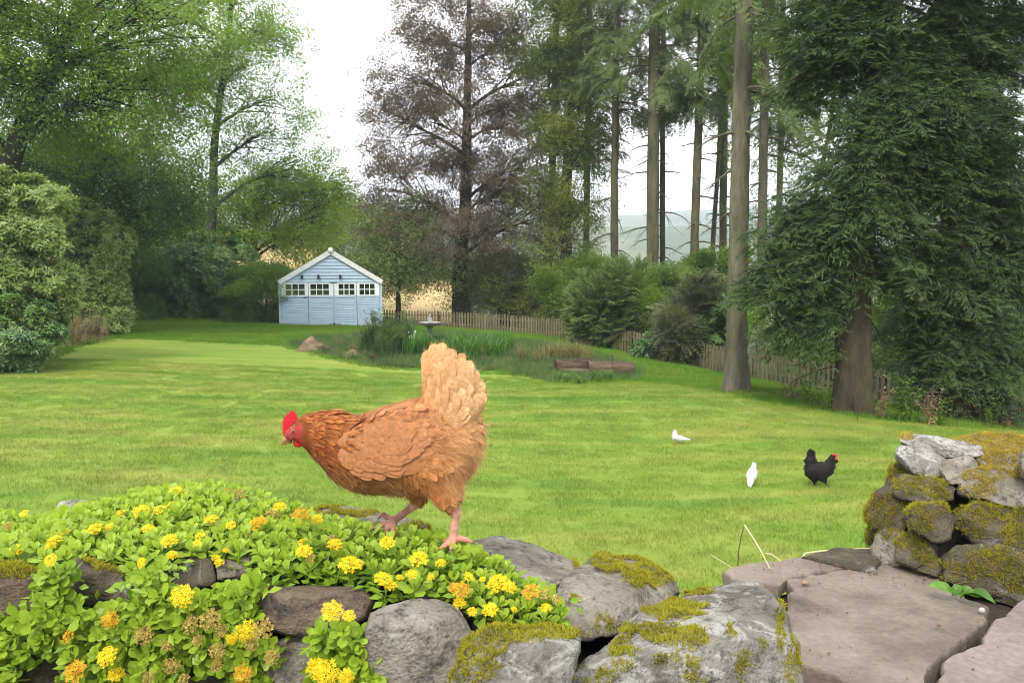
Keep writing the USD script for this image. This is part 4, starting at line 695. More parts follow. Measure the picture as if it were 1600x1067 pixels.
st = [
 ([(-80, 893, 1.5), (10, 880, 1.5), (52, 892, 1.47), (66, 922, 1.44), (62, 958, 1.43), (20, 972, 1.42), (-80, 972, 1.42), (-60, 905, 1.43), (40, 908, 1.43)], .16, S_brown, None, noise_mask(9, .4, 3, .3, [R(20, 892, 40, 14)])),
 ([(96, 912, 1.47), (120, 877, 1.5), (160, 888, 1.5), (206, 902, 1.48), (216, 935, 1.46), (200, 954, 1.45), (150, 955, 1.44), (100, 940, 1.44), (130, 900, 1.45)], .14, S_dark, None, noise_mask(9, .5, 4)),
 ([(250, 884, 1.55), (330, 876, 1.55), (334, 920, 1.5), (300, 930, 1.5), (262, 926, 1.5)], .12, S_dark, None, None),
 ([(336, 884, 1.55), (396, 882, 1.55), (394, 914, 1.5), (340, 918, 1.5)], .12, S_grey, None, None),
 ([(394, 940, 1.42), (420, 922, 1.46), (500, 918, 1.47), (560, 920, 1.47), (588, 932, 1.46), (584, 965, 1.42), (545, 985, 1.41), (470, 992, 1.40), (405, 978, 1.40), (420, 932, 1.42), (560, 932, 1.42)], .16, S_brown, 'brown flat-topped stone between two sedum cascades', None),
 ([(566, 990, 1.31), (575, 955, 1.35), (640, 938, 1.40), (700, 945, 1.40), (744, 966, 1.38), (752, 1010, 1.33), (740, 1100, 1.30), (680, 1140, 1.29), (570, 1140, 1.29), (580, 975, 1.31), (725, 990, 1.31)], .2, S_grey, 'rounded grey stone at the bottom middle', None),
 ([(694, 1070, 1.22), (720, 1010, 1.25), (770, 978, 1.32), (850, 982, 1.34), (920, 994, 1.34), (918, 1030, 1.28), (880, 1075, 1.24), (850, 1150, 1.2), (700, 1150, 1.2), (740, 1010, 1.24), (880, 1015, 1.26)], .2, S_pale, 'pale mossy stone at the bottom, left of the big white stone', noise_mask(9, .4, 5, .0, [R(790, 985, 70, 20), R(735, 1035, 40, 42), R(760, 1010, 30, 16), R(875, 990, 40, 8)])),
 ([(872, 1085, 1.30), (905, 1040, 1.36), (985, 972, 1.52), (1060, 930, 1.70), (1125, 906, 1.85), (1205, 912, 1.84), (1222, 940, 1.62), (1242, 1010, 1.45), (1254, 1075, 1.40), (1250, 1170, 1.36), (900, 1170, 1.28), (1060, 1010, 1.38), (1180, 1000, 1.42), (1205, 935, 1.60)], .3, S_pale, 'biggest stone, white with lichen and yellow moss streaks', noise_mask(9, .4, 6, -.2, [R(1050, 955, 48, 16), R(1060, 995, 52, 20), R(1000, 985, 30, 10), R(975, 1025, 22, 26), R(1035, 1030, 44, 9), R(1085, 1048, 18, 20), R(1142, 990, 11, 14), R(1160, 1045, 12, 34), R(1190, 1008, 7, 8), R(1218, 985, 6, 40), R(1235, 1040, 8, 40), R(1080, 925, 30, 6), R(930, 1055, 40, 12), R(905, 1062, 40, 8)])),
 ([(862, 960, 1.62), (880, 905, 1.75), (935, 863, 1.98), (1000, 872, 2.0), (1058, 905, 1.92), (1064, 925, 1.84), (1030, 950, 1.74), (985, 985, 1.60), (930, 1005, 1.56), (880, 1000, 1.57), (960, 950, 1.62), (1000, 920, 1.72)], .22, S_grey, 'squared stone with a brown moss cap left of the big white stone', noise_mask(9, .4, 7, .0, [R(985, 885, 60, 14), R(1005, 905, 40, 14), R(950, 875, 26, 10), R(945, 975, 16, 14), R(900, 935, 10, 8)])),
 ([(730, 850, 1.9), (770, 838, 2.0), (850, 858, 2.0), (900, 875, 1.98), (908, 895, 1.88), (880, 925, 1.72), (840, 930, 1.70), (780, 905, 1.70), (742, 870, 1.78)], .2, S_grey, 'grey sloping stone under the hen\'s rear foot', noise_mask(9, .4, 8, .0, [R(905, 885, 10, 14)])),
 ([(466, 800, 2.06), (500, 790, 2.12), (590, 800, 2.08), (660, 818, 2.04), (674, 832, 1.96), (640, 840, 1.90), (560, 832, 1.92), (480, 812, 1.98)], .14, S_grey, 'thin mossy flat stone under the hen\'s front foot', noise_mask(9, .4, 9, .0, [R(500, 797, 34, 9), R(560, 803, 30, 5), R(650, 828, 30, 10)])),
 ([(74, 808, 2.1), (95, 788, 2.18), (135, 785, 2.18), (160, 796, 2.12), (150, 822, 2.05), (90, 824, 2.05)], .12, S_pale, 'white stone at the back of the wall, far left', None),
 ([(388, 1030, 1.39), (430, 995, 1.41), (490, 992, 1.41), (500, 1060, 1.37), (490, 1130, 1.36), (390, 1130, 1.36)], .16, S_grey, None, None),
 ([(270, 1050, 1.41), (330, 1030, 1.42), (396, 1040, 1.41), (390, 1130, 1.39), (270, 1130, 1.39)], .15, S_dark, None, None),
 ([(20, 1030, 1.42), (60, 1006, 1.43), (115, 1015, 1.42), (130, 1130, 1.39), (10, 1130, 1.39)], .15, S_dark, None, None),
 ([(210, 950, 1.5), (250, 930, 1.52), (395, 930, 1.52), (400, 1000, 1.47), (300, 1030, 1.46), (215, 1010, 1.46)], .14, S_dark, None, None),
 ([(70, 960, 1.49), (130, 952, 1.5), (205, 960, 1.49), (205, 1020, 1.45), (130, 1040, 1.44), (75, 1010, 1.45)], .14, S_dark, None, None),
 ([(135, 1045, 1.44), (200, 1030, 1.45), (265, 1045, 1.44), (260, 1130, 1.41), (140, 1130, 1.41)], .15, S_dark, None, None),
 ([(-100, 980, 1.47), (30, 975, 1.47), (60, 1000, 1.46), (10, 1080, 1.43), (-100, 1130, 1.42)], .15, S_dark, None, None),
 ([(505, 1000, 1.41), (560, 992, 1.41), (566, 1060, 1.38), (562, 1130, 1.36), (505, 1130, 1.37)], .14, S_grey, None, None),
]
for k, (pts, t, mm, lab, ms) in enumerate(st):
    stone(wall, pts, t, mm, 100 + k, lab, moss=ms, size=0.008, amp=0.010 if k not in (4, 11) else 0.007, round_=2, ln=0.010)
# stones of the wall further left and along its lawn side, out of the frame or hidden by the plants
rng = np.random.default_rng(77)
for k in range(9):
    c = np.array([-2.55 + k * 0.29 + rng.uniform(-.04, .04), 1.93 + rng.uniform(-.03, .03), 1.33]); q = c + rng.uniform(-1, 1, (18, 3)) * np.array([.15, .09, .09]); obj('stone', stone_mesh(q, 0.03, 0.012, 200 + k, 3), S_grey, wall, smooth=True)
# stacked wall on the right
pile = thing('dry_stone_wall', 'mossy stacked stone wall end on the paving at the right edge', 'wall')
obj('earth_core', core_mesh(1.75, 2.05, 2.95, 3.25, TZ - 0.2, TZ + 0.22, 6), M_earth, pile, smooth=True)
def R2(*a): return noise_mask(9, .36, 11, -.35, list(a))
pl = [
 ([(1455, 880, 2.62), (1490, 852, 2.66), (1540, 845, 2.68), (1640, 860, 2.66), (1700, 890, 2.6), (1700, 960, 2.54), (1600, 946, 2.54), (1540, 925, 2.56), (1470, 905, 2.6)], .3, S_dark, R2(R(1560, 880, 60, 24), R(1600, 900, 30, 40), R(1500, 895, 30, 20)), F_moss),
 ([(1484, 800, 2.74), (1520, 785, 2.78), (1640, 800, 2.78), (1680, 860, 2.68), (1600, 862, 2.66), (1520, 850, 2.68), (1490, 830, 2.7)], .28, S_dark, R2(R(1560, 800, 60, 14), R(1520, 820, 24, 22), R(1590, 835, 30, 20)), F_moss),
 ([(1413, 808, 2.70), (1425, 792, 2.74), (1470, 792, 2.74), (1488, 812, 2.72), (1486, 845, 2.67), (1462, 854, 2.66), (1420, 835, 2.67)], .22, S_dark, R2(R(1450, 796, 36, 12), R(1440, 820, 20, 14)), F_moss),
 ([(1354, 800, 2.86), (1372, 765, 2.92), (1405, 770, 2.86), (1420, 800, 2.80), (1418, 830, 2.76), (1390, 842, 2.78), (1362, 825, 2.84)], .24, S_dark, R2(R(1375, 800, 26, 30), R(1395, 785, 18, 16)), F_moss),
 ([(1360, 870, 2.82), (1375, 830, 2.84), (1410, 835, 2.76), (1420, 870, 2.72), (1412, 890, 2.70), (1380, 895, 2.76)], .22, S_grey, R2(R(1385, 835, 20, 8)), F_moss),
 ([(1398, 850, 2.73), (1425, 832, 2.74), (1462, 850, 2.70), (1460, 880, 2.66), (1430, 890, 2.65), (1404, 878, 2.68)], .2, S_dark, R2(R(1425, 848, 26, 18), R(1440, 870, 16, 12)), F_moss),
 ([(1392, 760, 2.90), (1402, 742, 2.94), (1450, 745, 2.90), (1492, 765, 2.86), (1490, 785, 2.80), (1440, 790, 2.78), (1400, 780, 2.82)], .26, S_dark, R2(R(1440, 760, 44, 16), R(1465, 775, 20, 8)), F_moss),
 ([(1495, 770, 2.84), (1510, 740, 2.90), (1560, 728, 2.95), (1640, 735, 2.95), (1660, 790, 2.80), (1580, 798, 2.78), (1520, 785, 2.80)], .3, S_grey, R2(R(1530, 745, 40, 12), R(1580, 738, 50, 10), R(1525, 768, 26, 12)), F_mossgold),
 ([(1464, 745, 2.90), (1475, 722, 2.96), (1520, 720, 2.98), (1532, 738, 2.92), (1510, 762, 2.84), (1475, 762, 2.84)], .2, S_grey, None, None),
 ([(1394, 712, 2.98), (1402, 697, 3.02), (1450, 702, 3.04), (1482, 720, 3.0), (1478, 748, 2.90), (1450, 752, 2.89), (1415, 735, 2.92)], .18, S_pale, None, None),
 ([(1402, 690, 3.06), (1412, 679, 3.12), (1470, 684, 3.14), (1534, 700, 3.1), (1536, 716, 3.02), (1500, 724, 3.0), (1440, 708, 3.02)], .16, S_pale, R2(R(1412, 683, 14, 5)), F_mossgold),
 ([(1490, 690, 3.22), (1530, 678, 3.28), (1660, 688, 3.25), (1670, 735, 3.0), (1580, 742, 2.98), (1535, 735, 2.99), (1510, 712, 3.06)], .2, S_grey, R2(R(1580, 700, 90, 26), R(1540, 688, 40, 10), R(1570, 728, 50, 12)), F_mossgold),
 ([(1594, 720, 2.82), (1606, 688, 2.86), (1660, 690, 2.86), (1670, 750, 2.76), (1600, 748, 2.76)], .16, S_grey, None, None),
 ([(1356, 850, 2.95), (1360, 820, 3.0), (1385, 800, 3.0), (1400, 860, 2.9), (1365, 885, 2.9)], .2, S_dark, R2(R(1370, 840, 14, 20)), F_moss),
 ([(1388, 745, 3.02), (1396, 725, 3.06), (1440, 735, 3.0), (1420, 765, 2.95), (1375, 775, 3.0)], .22, S_dark, R2(R(1400, 740, 20, 14)), F_moss),
 ([(1425, 880, 2.68), (1450, 872, 2.68), (1475, 895, 2.62), (1465, 912, 2.6), (1430, 898, 2.64)], .12, S_dark, R2(R(1450, 882, 16, 8)), F_moss),
]
for k, (pts, t, mm, ms, mo) in enumerate(pl):
    stone(pile, pts, t, mm, 300 + k, None, moss=ms, mm=mo, size=0.012, amp=0.012, round_=2, dens=70000, ln=0.013)
# ---------------------------------------------------------------- paving
tb = Polygon([(-3.2, -3), (3.6, -3), (3.6, 3.3), (1.6, 3.3), (1.3, 2.88), (0.9, 2.66), (0.35, 2.3), (0.1, 2.0), (-3.2, 2.0)])
obj_t = trimesh.creation.extrude_polygon(tb, 1.9, engine='earcut'); obj_t.apply_translation((0, 0, TZ - 0.07 - 1.9))
tag(obj('terrace', obj_t, M_earth), kind='structure')
pave = tag(UsdGeom.Xform.Define(stage, numbered('/World', 'paving')), kind='structure')
def Z(px, py, z): d = ray(px, py); return EYE + d * ((z - EYE[2]) / d[2])
def slab(pxs, z, th, mm, seed, label=None, tilt=(0, 0)):
    q = np.array([Z(x, y, z)[:2] for x, y in pxs]); pg = Polygon(q).buffer(0.012, quad_segs=3).buffer(-0.012)
    b = []; ring = pg.exterior; n = int(ring.length / 0.014); pts = np.array([ring.interpolate(k / n, normalized=True).coords[0] for k in range(n)])
    w = meshkit.fbm(np.column_stack([pts * 14, np.full(len(pts), seed)]), 4, seed) - 0.5; c = pts.mean(0); dv = pts - c; dv /= np.linalg.norm(dv, axis=1, keepdims=True); pts = pts + dv * (w * 0.045 + (meshkit.fbm(np.column_stack([pts * 55, np.full(len(pts), seed)]), 3, seed + 5) - .5) * .014)[:, None]
    pg = Polygon(pts).buffer(0); x0, y0, x1, y1 = pg.bounds; gx, gy = np.meshgrid(np.arange(x0, x1, 0.03), np.arange(y0, y1, 0.03)); g = np.stack([gx.ravel(), gy.ravel()], 1); inn = pg.buffer(-0.02); g = g[shapely.contains_xy(inn, g[:, 0], g[:, 1])]
    ring2 = np.array(pg.exterior.coords)[:-1]; ins = ring2 + (c - ring2) / np.linalg.norm(c - ring2, axis=1, keepdims=True) * 0.008
    allp = np.vstack([ring2, ins, g]); tri = Delaunay(allp).simplices; cc = allp[tri].mean(1); tri = tri[shapely.contains_xy(pg, cc[:, 0], cc[:, 1])]
    e1, e2 = allp[tri[:, 1]] - allp[tri[:, 0]], allp[tri[:, 2]] - allp[tri[:, 0]]; fl = e1[:, 0] * e2[:, 1] - e1[:, 1] * e2[:, 0] < 0; tri[fl] = tri[fl][:, ::-1]
    zz = z + (meshkit.fbm(np.column_stack([allp * 4, np.full(len(allp), seed)]), 4, seed) - 0.5) * 0.02 + (allp - c) @ np.array(tilt); zz[:len(ring2)] -= 0.008
    n2 = len(ring2); v = np.vstack([np.column_stack([allp, zz]), np.column_stack([ring2 + (c - ring2) * 0.02, np.full(n2, z - th)])]); k = np.arange(n2); j = (k + 1) % n2; bt = len(allp)
    ccw = Polygon(ring2).exterior.is_ccw; s1 = np.stack([k, bt + k, bt + j], 1); s2 = np.stack([k, bt + j, j], 1); side = np.vstack([s1, s2]); side = side if ccw else side[:, ::-1]
    o = obj('paving_slab', (v, np.vstack([tri, side])), mm, pave, smooth=40)
    if label: tag(o, label)
slab([(1232, 905), (1300, 893), (1392, 879), (1440, 890), (1470, 905), (1500, 925), (1545, 945), (1540, 975), (1500, 1005), (1455, 1045), (1420, 1120), (1250, 1032), (1225, 960)], TZ, 0.07, S_slab, 1, 'large grey-brown slab with a worn corner')
slab([(1650, 915), (1600, 938), (1552, 968), (1546, 985), (1530, 1005), (1490, 1020), (1462, 1052), (1430, 1120), (1420, 1260), (1900, 1260), (1900, 930)], TZ + 0.012, 0.07, S_slab2, 2, 'pinkish slab at the right edge', (0.0, 0.01))
slab([(1128, 893), (1165, 880), (1215, 876), (1255, 868), (1300, 876), (1385, 878), (1300, 889), (1228, 902), (1215, 915), (1140, 905)], TZ + 0.005, 0.05, S_slab, 3)
slab([(1252, 866), (1300, 855), (1372, 858), (1372, 892), (1330, 885), (1296, 874)], TZ + 0.02, 0.06, S_dark, 4)
slab([(1180, 1050), (1250, 1042), (1412, 1130), (1400, 1280), (1000, 1280), (1060, 1060)], TZ - 0.055, 0.05, S_slab2, 5)
slab([(1480, 905), (1600, 935), (1650, 912), (1700, 880), (1600, 860), (1470, 870)], TZ - 0.02, 0.04, S_dark, 6)
# grit and crumbs of soil on the slabs
rng = np.random.default_rng(8); vf = []
for k in range(150):
    if k < 90: x, y = rng.normal(1300, 60), rng.normal(885, 10)
    else: x, y = rng.uniform(1260, 1560), rng.uniform(900, 1060)
    if k % 5 == 0: x, y = rng.normal(1450, 40), rng.normal(905, 8)
    p = Z(x, y, TZ + 0.012); s = rng.uniform(0.001, 0.004) * (1 if rng.random() > .1 else 1.6); m = trimesh.creation.icosphere(1, s); m.vertices *= rng.uniform(0.6, 1.3, (1, 3)) * np.array([1, 1, .6]); vf.append((np.array(m.vertices) + p, np.array(m.faces)))
tag(obj('soil_crumbs', join(vf), rough('crumb_brown', [(0.3, (0.06, 0.035, 0.02)), (0.7, (0.22, 0.13, 0.09))], scale=30)), kind='stuff')
v, f = [], []
m = trimesh.creation.icosphere(2, 0.010); m.vertices *= np.array([1.3, 1, .7]); nz = meshkit.fbm(np.array(m.vertices) * 80, 3, 2); m.vertices *= (0.75 + 0.5 * nz)[:, None]; m.apply_translation(Z(1258, 910, TZ + 0.012))
tag(obj('stone_chip', m, plain('terracotta_chip', (0.24, 0.13, 0.09))), 'small reddish stone chip lying on the mossy paving slab', 'stone')
m = trimesh.creation.icosphere(2, 0.009); nz = meshkit.fbm(np.array(m.vertices) * 80, 3, 5); m.vertices *= (0.75 + 0.5 * nz)[:, None]; m.apply_translation(Z(1534, 953, TZ + 0.015))
tag(obj('stone_chip', m, plain('pale_chip', (0.34, 0.31, 0.26))), 'small pale pebble beside the green leafy weed', 'stone')
# dry stems bent over the paving, and a twig on the mossy slab
M_straw = plain('dry_straw', (0.50, 0.40, 0.24)); M_twig = plain('dark_twig', (0.09, 0.06, 0.035))
def stem(name, label, pts, r, m, catn='stem'):
    a = np.array([P(*q) for q in pts]); u = np.linspace(0, len(a) - 1, 14); from_ = np.stack([np.interp(u, range(len(a)), a[:, k]) for k in range(3)], 1)
    tag(obj(name, tube(from_, np.linspace(r, r * 0.6, 14), 6, True), m, smooth=True), label, catn)
stem('dry_straw', 'dark upright dry stem standing behind the paving edge', [(1153, 886, 2.86), (1154, 860, 2.86), (1158, 838, 2.85), (1163, 821, 2.84)], 0.0022, M_twig)
stem('dry_straw', 'pale straw stem leaning from the tip of the dark stem to the paving', [(1163, 820, 2.84), (1178, 842, 2.8), (1192, 866, 2.76), (1203, 888, 2.72)], 0.0032, M_straw)
stem('dry_straw', 'short pale straw arching over the paving edge', [(1196, 864, 2.85), (1206, 866, 2.84), (1216, 873, 2.82), (1224, 880, 2.8)], 0.0026, M_straw)
stem('dry_straw', 'faint thin straw lying low over the lawn side of the paving', [(1110, 866, 2.9), (1130, 878, 2.86), (1150, 890, 2.82), (1168, 904, 2.74)], 0.0014, M_straw)
stem('twig', 'pale twig lying on the mossy slab left of the stacked stones', [(1254, 872, 2.88), (1258, 864, 2.9), (1290, 860, 2.9), (1330, 858, 2.9), (1362, 856, 2.9)], 0.0042, M_straw, 'twig')
# broad-leaved weed at the foot of the stacked stones
weed = thing('dock_weed', 'small weed with broad bright green leaves at the foot of the stacked stones', 'weed', Z(1500, 928, TZ)); wl = path_of(weed); base = Z(1500, 928, TZ)
F_weed = leafmat('weed_leaves', (0.06, 0.15, 0.015), (0.10, 0.21, 0.025), 20, 0.3, roughness=0.4, spec=0.4)
def bigleaf(b, d, up, ln, wd, seed=0, n=9):
    t = np.linspace(0, 1, n); prof = np.sin(np.pi * t ** 0.8) ** 0.75 * wd / 2; d = d / np.linalg.norm(d); s = np.cross(up, d); s /= np.linalg.norm(s); u = np.cross(d, s)
    c = b + d * (t * ln)[:, None] + u * (0.18 * ln * np.sin(np.pi * t))[:, None]; rows = [c + s * (prof * q)[:, None] + u * (abs(q) * prof * 0.35 + 0.004 * np.sin(9 * t + seed) * abs(q))[:, None] for q in (-1, -.5, 0, .5, 1)]
    v = np.stack(rows, 1).reshape(-1, 3); i = np.arange(n - 1)[:, None] * 5 + np.arange(4)[None]; f = np.concatenate([np.stack([i, i + 1, i + 6], -1).reshape(-1, 3), np.stack([i, i + 6, i + 5], -1).reshape(-1, 3)]); return v, f
for k, (x, y, x2, y2, w) in enumerate(((1490, 930, 1452, 918, .05), (1495, 930, 1520, 922, .035), (1500, 932, 1550, 940, .05), (1488, 930, 1505, 916, .03), (1500, 934, 1532, 934, .04))):
    a, b = Z(x, y, TZ + 0.02), Z(x2, y2, TZ + 0.045); obj('leaf', tuple(np.array(q) - (base if i == 0 else 0) for i, q in enumerate(bigleaf(a, b - a, np.array([0, -0.35, 1.0]), np.linalg.norm(b - a) * 1.1, w, k))), F_weed, weed, smooth=True)
# ---------------------------------------------------------------- sedum over the wall
F_sed = usdkit.material(stage, L + 'sedum_leaves', {'g': ('geometry', {}), 'n': ('noise_texture', {'scale': 7.0, 'detail': 2.0}), 'r': ('rgb_ramp', {'ramp': [(0.35, (0.12, 0.235, 0.012)), (0.65, (0.235, 0.35, 0.022))]}),
    'at': ('attribute', {'attribute': 'tint'}), 'tp': ('mix', {'color2': (0.34, 0.45, 0.045)}), 'nb': ('noise_texture', {'scale': 300.0, 'detail': 3.0}), 'b': ('bump', {'strength': 0.12, 'distance': 0.002}),
    'p': ('principled_bsdf', {'roughness': 0.45, 'specular_ior_level': 0.35}), 't': ('translucent_bsdf', {}), 'mc': ('mix_closure', {'fac': 0.3})},
    [('g.position', 'n.vector'), ('n.fac', 'r.fac'), ('r.color', 'tp.color1'), ('at.fac', 'tp.fac'), ('tp.color', 'p.base_color'), ('tp.color', 't.color'), ('g.position', 'nb.vector'), ('nb.fac', 'b.height'), ('b.normal', 'p.normal'), ('p.BSDF', 'mc.closure1'), ('t.BSDF', 'mc.closure2')], surface='mc.closure')
def petalmat(name, a, b):
    return usdkit.material(stage, L + name, {'g': ('geometry', {}), 'n': ('noise_texture', {'scale': 120.0, 'detail': 2.0}), 'r': ('rgb_ramp', {'ramp': [(0.35, a), (0.65, b)]}), 'p': ('principled_bsdf', {'roughness': 0.6, 'specular_ior_level': 0.2}), 't': ('translucent_bsdf', {}), 'mc': ('mix_closure', {'fac': 0.25})},
        [('g.position', 'n.vector'), ('n.fac', 'r.fac'), ('r.color', 'p.base_color'), ('r.color', 't.color'), ('p.BSDF', 'mc.closure1'), ('t.BSDF', 'mc.closure2')], surface='mc.closure')
F_yellow = petalmat('yellow_petals', (0.70, 0.48, 0.008), (0.84, 0.66, 0.03)); F_spent = petalmat('spent_petals', (0.26, 0.17, 0.05), (0.55, 0.42, 0.12)); F_orange = petalmat('fading_petals', (0.48, 0.22, 0.02), (0.72, 0.46, 0.03))
def sedum_leaf(ln, wd, curl, n=5):
    t = np.array([0, 0.3, 0.6, 0.85, 1.0]); w = np.array([0.16, 0.5, 0.98, 0.86, 0.12]) * wd / 2; z = curl * ln * t ** 2; x = t * ln
    rows = [np.stack([x, q * w, z + 0.28 * abs(q) * w], 1) for q in (-1, 0, 1)]
    v = np.stack(rows, 1).reshape(-1, 3); i = np.arange(n - 1)[:, None] * 3 + np.arange(2)[None]; f = np.concatenate([np.stack([i, i + 3, i + 4], -1).reshape(-1, 3), np.stack([i, i + 4, i + 1], -1).reshape(-1, 3)]); return v, f
def sedum_shoot(seed, size=0.033, n=13, h=0.045):
    rng = np.random.default_rng(seed); vf, tint = [], []
    for k in range(n):
        t = k / (n - 1); a = k * 2.4 + rng.uniform(-.25, .25); el = 0.0 + 1.2 * t ** 1.2 + rng.normal(0, .13); ln = size * (1.0 - 0.62 * t ** 1.6) * rng.uniform(.85, 1.15) * (0.75 if k < 2 else 1)
        v, f = sedum_leaf(ln, ln * rng.uniform(.5, .62), rng.uniform(-.05, .22)); v = v + (0.002, 0, 0); c, s = math.cos(el), math.sin(el); v = v @ np.array([[c, 0, s], [0, 1, 0], [-s, 0, c]]); c, s = math.cos(a), math.sin(a); v = v @ np.array([[c, s, 0], [-s, c, 0], [0, 0, 1]]); vf.append((v + (0, 0, h * (0.2 + 0.8 * t ** .7) - h), f)); tint.append(np.full(len(v), t * 0.9 + rng.uniform(-.1, .1)))
    v, f = tube(np.array([(0, 0, -h * 1.5), (0, 0, -h * .5), (0, 0, 0)]), 0.0016, 5); vf.append((v, f)); tint.append(np.full(len(v), .2)); v, f = join(vf); return v, f, np.clip(np.concatenate(tint), 0, 1)
def flower_head(seed, size=0.022, n=34, spent=False):
    rng = np.random.default_rng(seed); vf = []
    for k in range(n):
        r = size * math.sqrt((k + .5) / n); a = k * 2.4; c = np.array([r * math.cos(a), r * math.sin(a), 0.010 - 0.010 * (r / size) ** 2 + rng.uniform(-.0025, .003)]); nn = np.array([c[0] * 14, c[1] * 14, 1.0]) + rng.normal(0, .25, 3); nn /= np.linalg.norm(nn); t1 = np.cross(nn, rng.normal(0, 1, 3)); t1 /= np.linalg.norm(t1); t2 = np.cross(nn, t1)
        m = 5; ang = np.arange(m) * 2 * np.pi / m; d = np.cos(ang)[:, None] * t1 + np.sin(ang)[:, None] * t2 + nn * (0.9 if spent else 0.35)
        vf.append(leaf_quads(np.tile(c, (m, 1)), d, np.tile(nn, (m, 1)), 0.0062 * rng.uniform(.8, 1.2), 0.0026, 0.05))
        st_ = nn + rng.normal(0, .5, (4, 3)); vf.append(leaf_quads(np.tile(c, (4, 1)), st_, np.tile(t1, (4, 1)), 0.006, 0.0012, 0))
    for k in range(7): a = k * .9; vf.append(tube(np.array([(0, 0, -.018), (size * .4 * math.cos(a), size * .4 * math.sin(a), -.006), (size * .7 * math.cos(a), size * .7 * math.sin(a), .004)]), 0.0008, 3))
    return join(vf)
shoots = [sedum_shoot(s, 0.027 + 0.004 * (s % 3)) for s in range(7)]
heads = [flower_head(s) for s in range(4)]; spents = [flower_head(10 + s, 0.02, 30, True) for s in range(3)]
def mound(x, y):
    q = np.stack([x * 5, y * 5, np.zeros_like(x)], -1); z = 1.595 + 0.06 * (meshkit.fbm(q, 3, 4) - .5) + 0.055 * np.exp(-((x + 0.72) / 0.3) ** 2 - ((y - 1.85) / 0.2) ** 2)
    z = z - 0.10 * np.clip((x + 0.10) / 0.35, 0, 1) - 0.05 * np.clip((-1.0 - x) / 0.3, 0, 1); return z - 0.9 * np.clip(1.53 - y, 0, 1) ** 1.3
def rot_to(n, spin):
    z = n / np.linalg.norm(n); x = np.cross([0.3, 1, 0.1], z); x /= np.linalg.norm(x); y = np.cross(z, x); c, s = math.cos(spin), math.sin(spin); return np.stack([c * x + s * y, -s * x + c * y, z], 1)
rng = np.random.default_rng(12)
TOP = Polygon([(-40, 812), (60, 812), (150, 800), (250, 772), (360, 768), (440, 795), (520, 822), (600, 838), (700, 853), (780, 884), (850, 930), (880, 965), (860, 985), (760, 975), (690, 945), (590, 940), (560, 920), (400, 918), (390, 890), (250, 890), (200, 905), (110, 880), (60, 885), (-40, 880)])
STONES = shapely.union_all([Polygon(q) for q in ([(-40, 900), (55, 896), (62, 925), (56, 955), (-40, 962)], [(102, 912), (120, 885), (160, 893), (203, 908), (210, 935), (200, 948), (150, 950), (104, 938)], [(258, 890), (330, 884), (395, 888), (390, 910), (335, 918), (262, 922)], [(398, 940), (420, 925), (560, 922), (584, 935), (560, 978), (470, 990), (402, 974)], [(570, 985), (580, 955), (640, 942), (700, 948), (742, 968), (740, 1100), (610, 1100)], [(40, 1030), (100, 1018), (110, 1080), (40, 1080)], [(285, 1050), (360, 1042), (365, 1090), (285, 1090)], [(440, 1000), (490, 995), (475, 1075), (420, 1075)])]).buffer(5)
FRONT = [Polygon([(-40, 975), (70, 955), (95, 950), (200, 955), (240, 900), (330, 930), (380, 955), (420, 990), (435, 1040), (415, 1080), (-40, 1100)]).difference(Polygon([(20, 1030), (100, 1010), (120, 1100), (15, 1100)])).difference(Polygon([(280, 1045), (360, 1035), (370, 1100), (280, 1100)])), Polygon([(60, 900), (110, 885), (95, 950), (66, 975)]), Polygon([(215, 905), (265, 880), (275, 960), (220, 980)]), Polygon([(480, 960), (520, 935), (565, 940), (575, 975), (600, 1040), (600, 1090), (470, 1090), (500, 1020)]), Polygon([(330, 880), (400, 900), (400, 980), (350, 950)])]
pos, nor = [], []
def far_enough(p, dmin):
    return not pos or np.min(((np.array(pos) - p) ** 2).sum(1)) > dmin * dmin
def hidden(p, extra): return False
tries = 0
while tries < 20000:
    tries += 1; x, y = rng.uniform(-1.45, 0.14), rng.uniform(1.40, 2.04); z = float(mound(np.array([x]), np.array([y]))[0]) + rng.uniform(-.012, .012); p = np.array([x, y, z]); q = pix(p)
    if TOP.contains(shapely.Point(*q)) and not STONES.contains(shapely.Point(*q)) and not STONES.contains(shapely.Point(q[0], q[1] + 14)) and far_enough(p, 0.026): pos.append(p); nor.append(np.array([rng.normal(0, .25), -0.35 + rng.normal(0, .25), 1.0]))
n_top = len(pos)
tries = 0
while tries < 6000:
    tries += 1; k = rng.integers(len(FRONT)); x0, y0, x1, y1 = FRONT[k].bounds; x, y = rng.uniform(x0, x1), rng.uniform(y0, y1)
    if FRONT[k].contains(shapely.Point(x, y)) and not STONES.contains(shapely.Point(x, y)):
        p = P(x, y, 1.395 + 0.00022 * (950 - y) + rng.uniform(-.02, .02) - (0.05 if k == 3 else 0))
        if far_enough(p, 0.024): pos.append(p); nor.append(np.array([rng.normal(0, .35), -0.9, 0.55 + rng.normal(0, .3)]))
pos, nor = np.array(pos), np.array(nor); px_ = pix(pos)
zone = np.zeros(len(pos), int); zone[n_top:] = 2; zone[:n_top][px_[:n_top, 0] > 470] = 1; zone[n_top:][px_[n_top:, 0] > 460] = 3
SZ = [('sedum_plant', 'broad sedum mat on the wall top at the left with most yellow flowers'), ('sedum_plant', 'bright green sedum mat around the brown hen\'s feet'), ('sedum_plant', 'sedum hanging down the wall face at bottom left with many spent brown flowers'), ('sedum_plant', 'narrow sedum tuft hanging beside the rounded grey stone')]
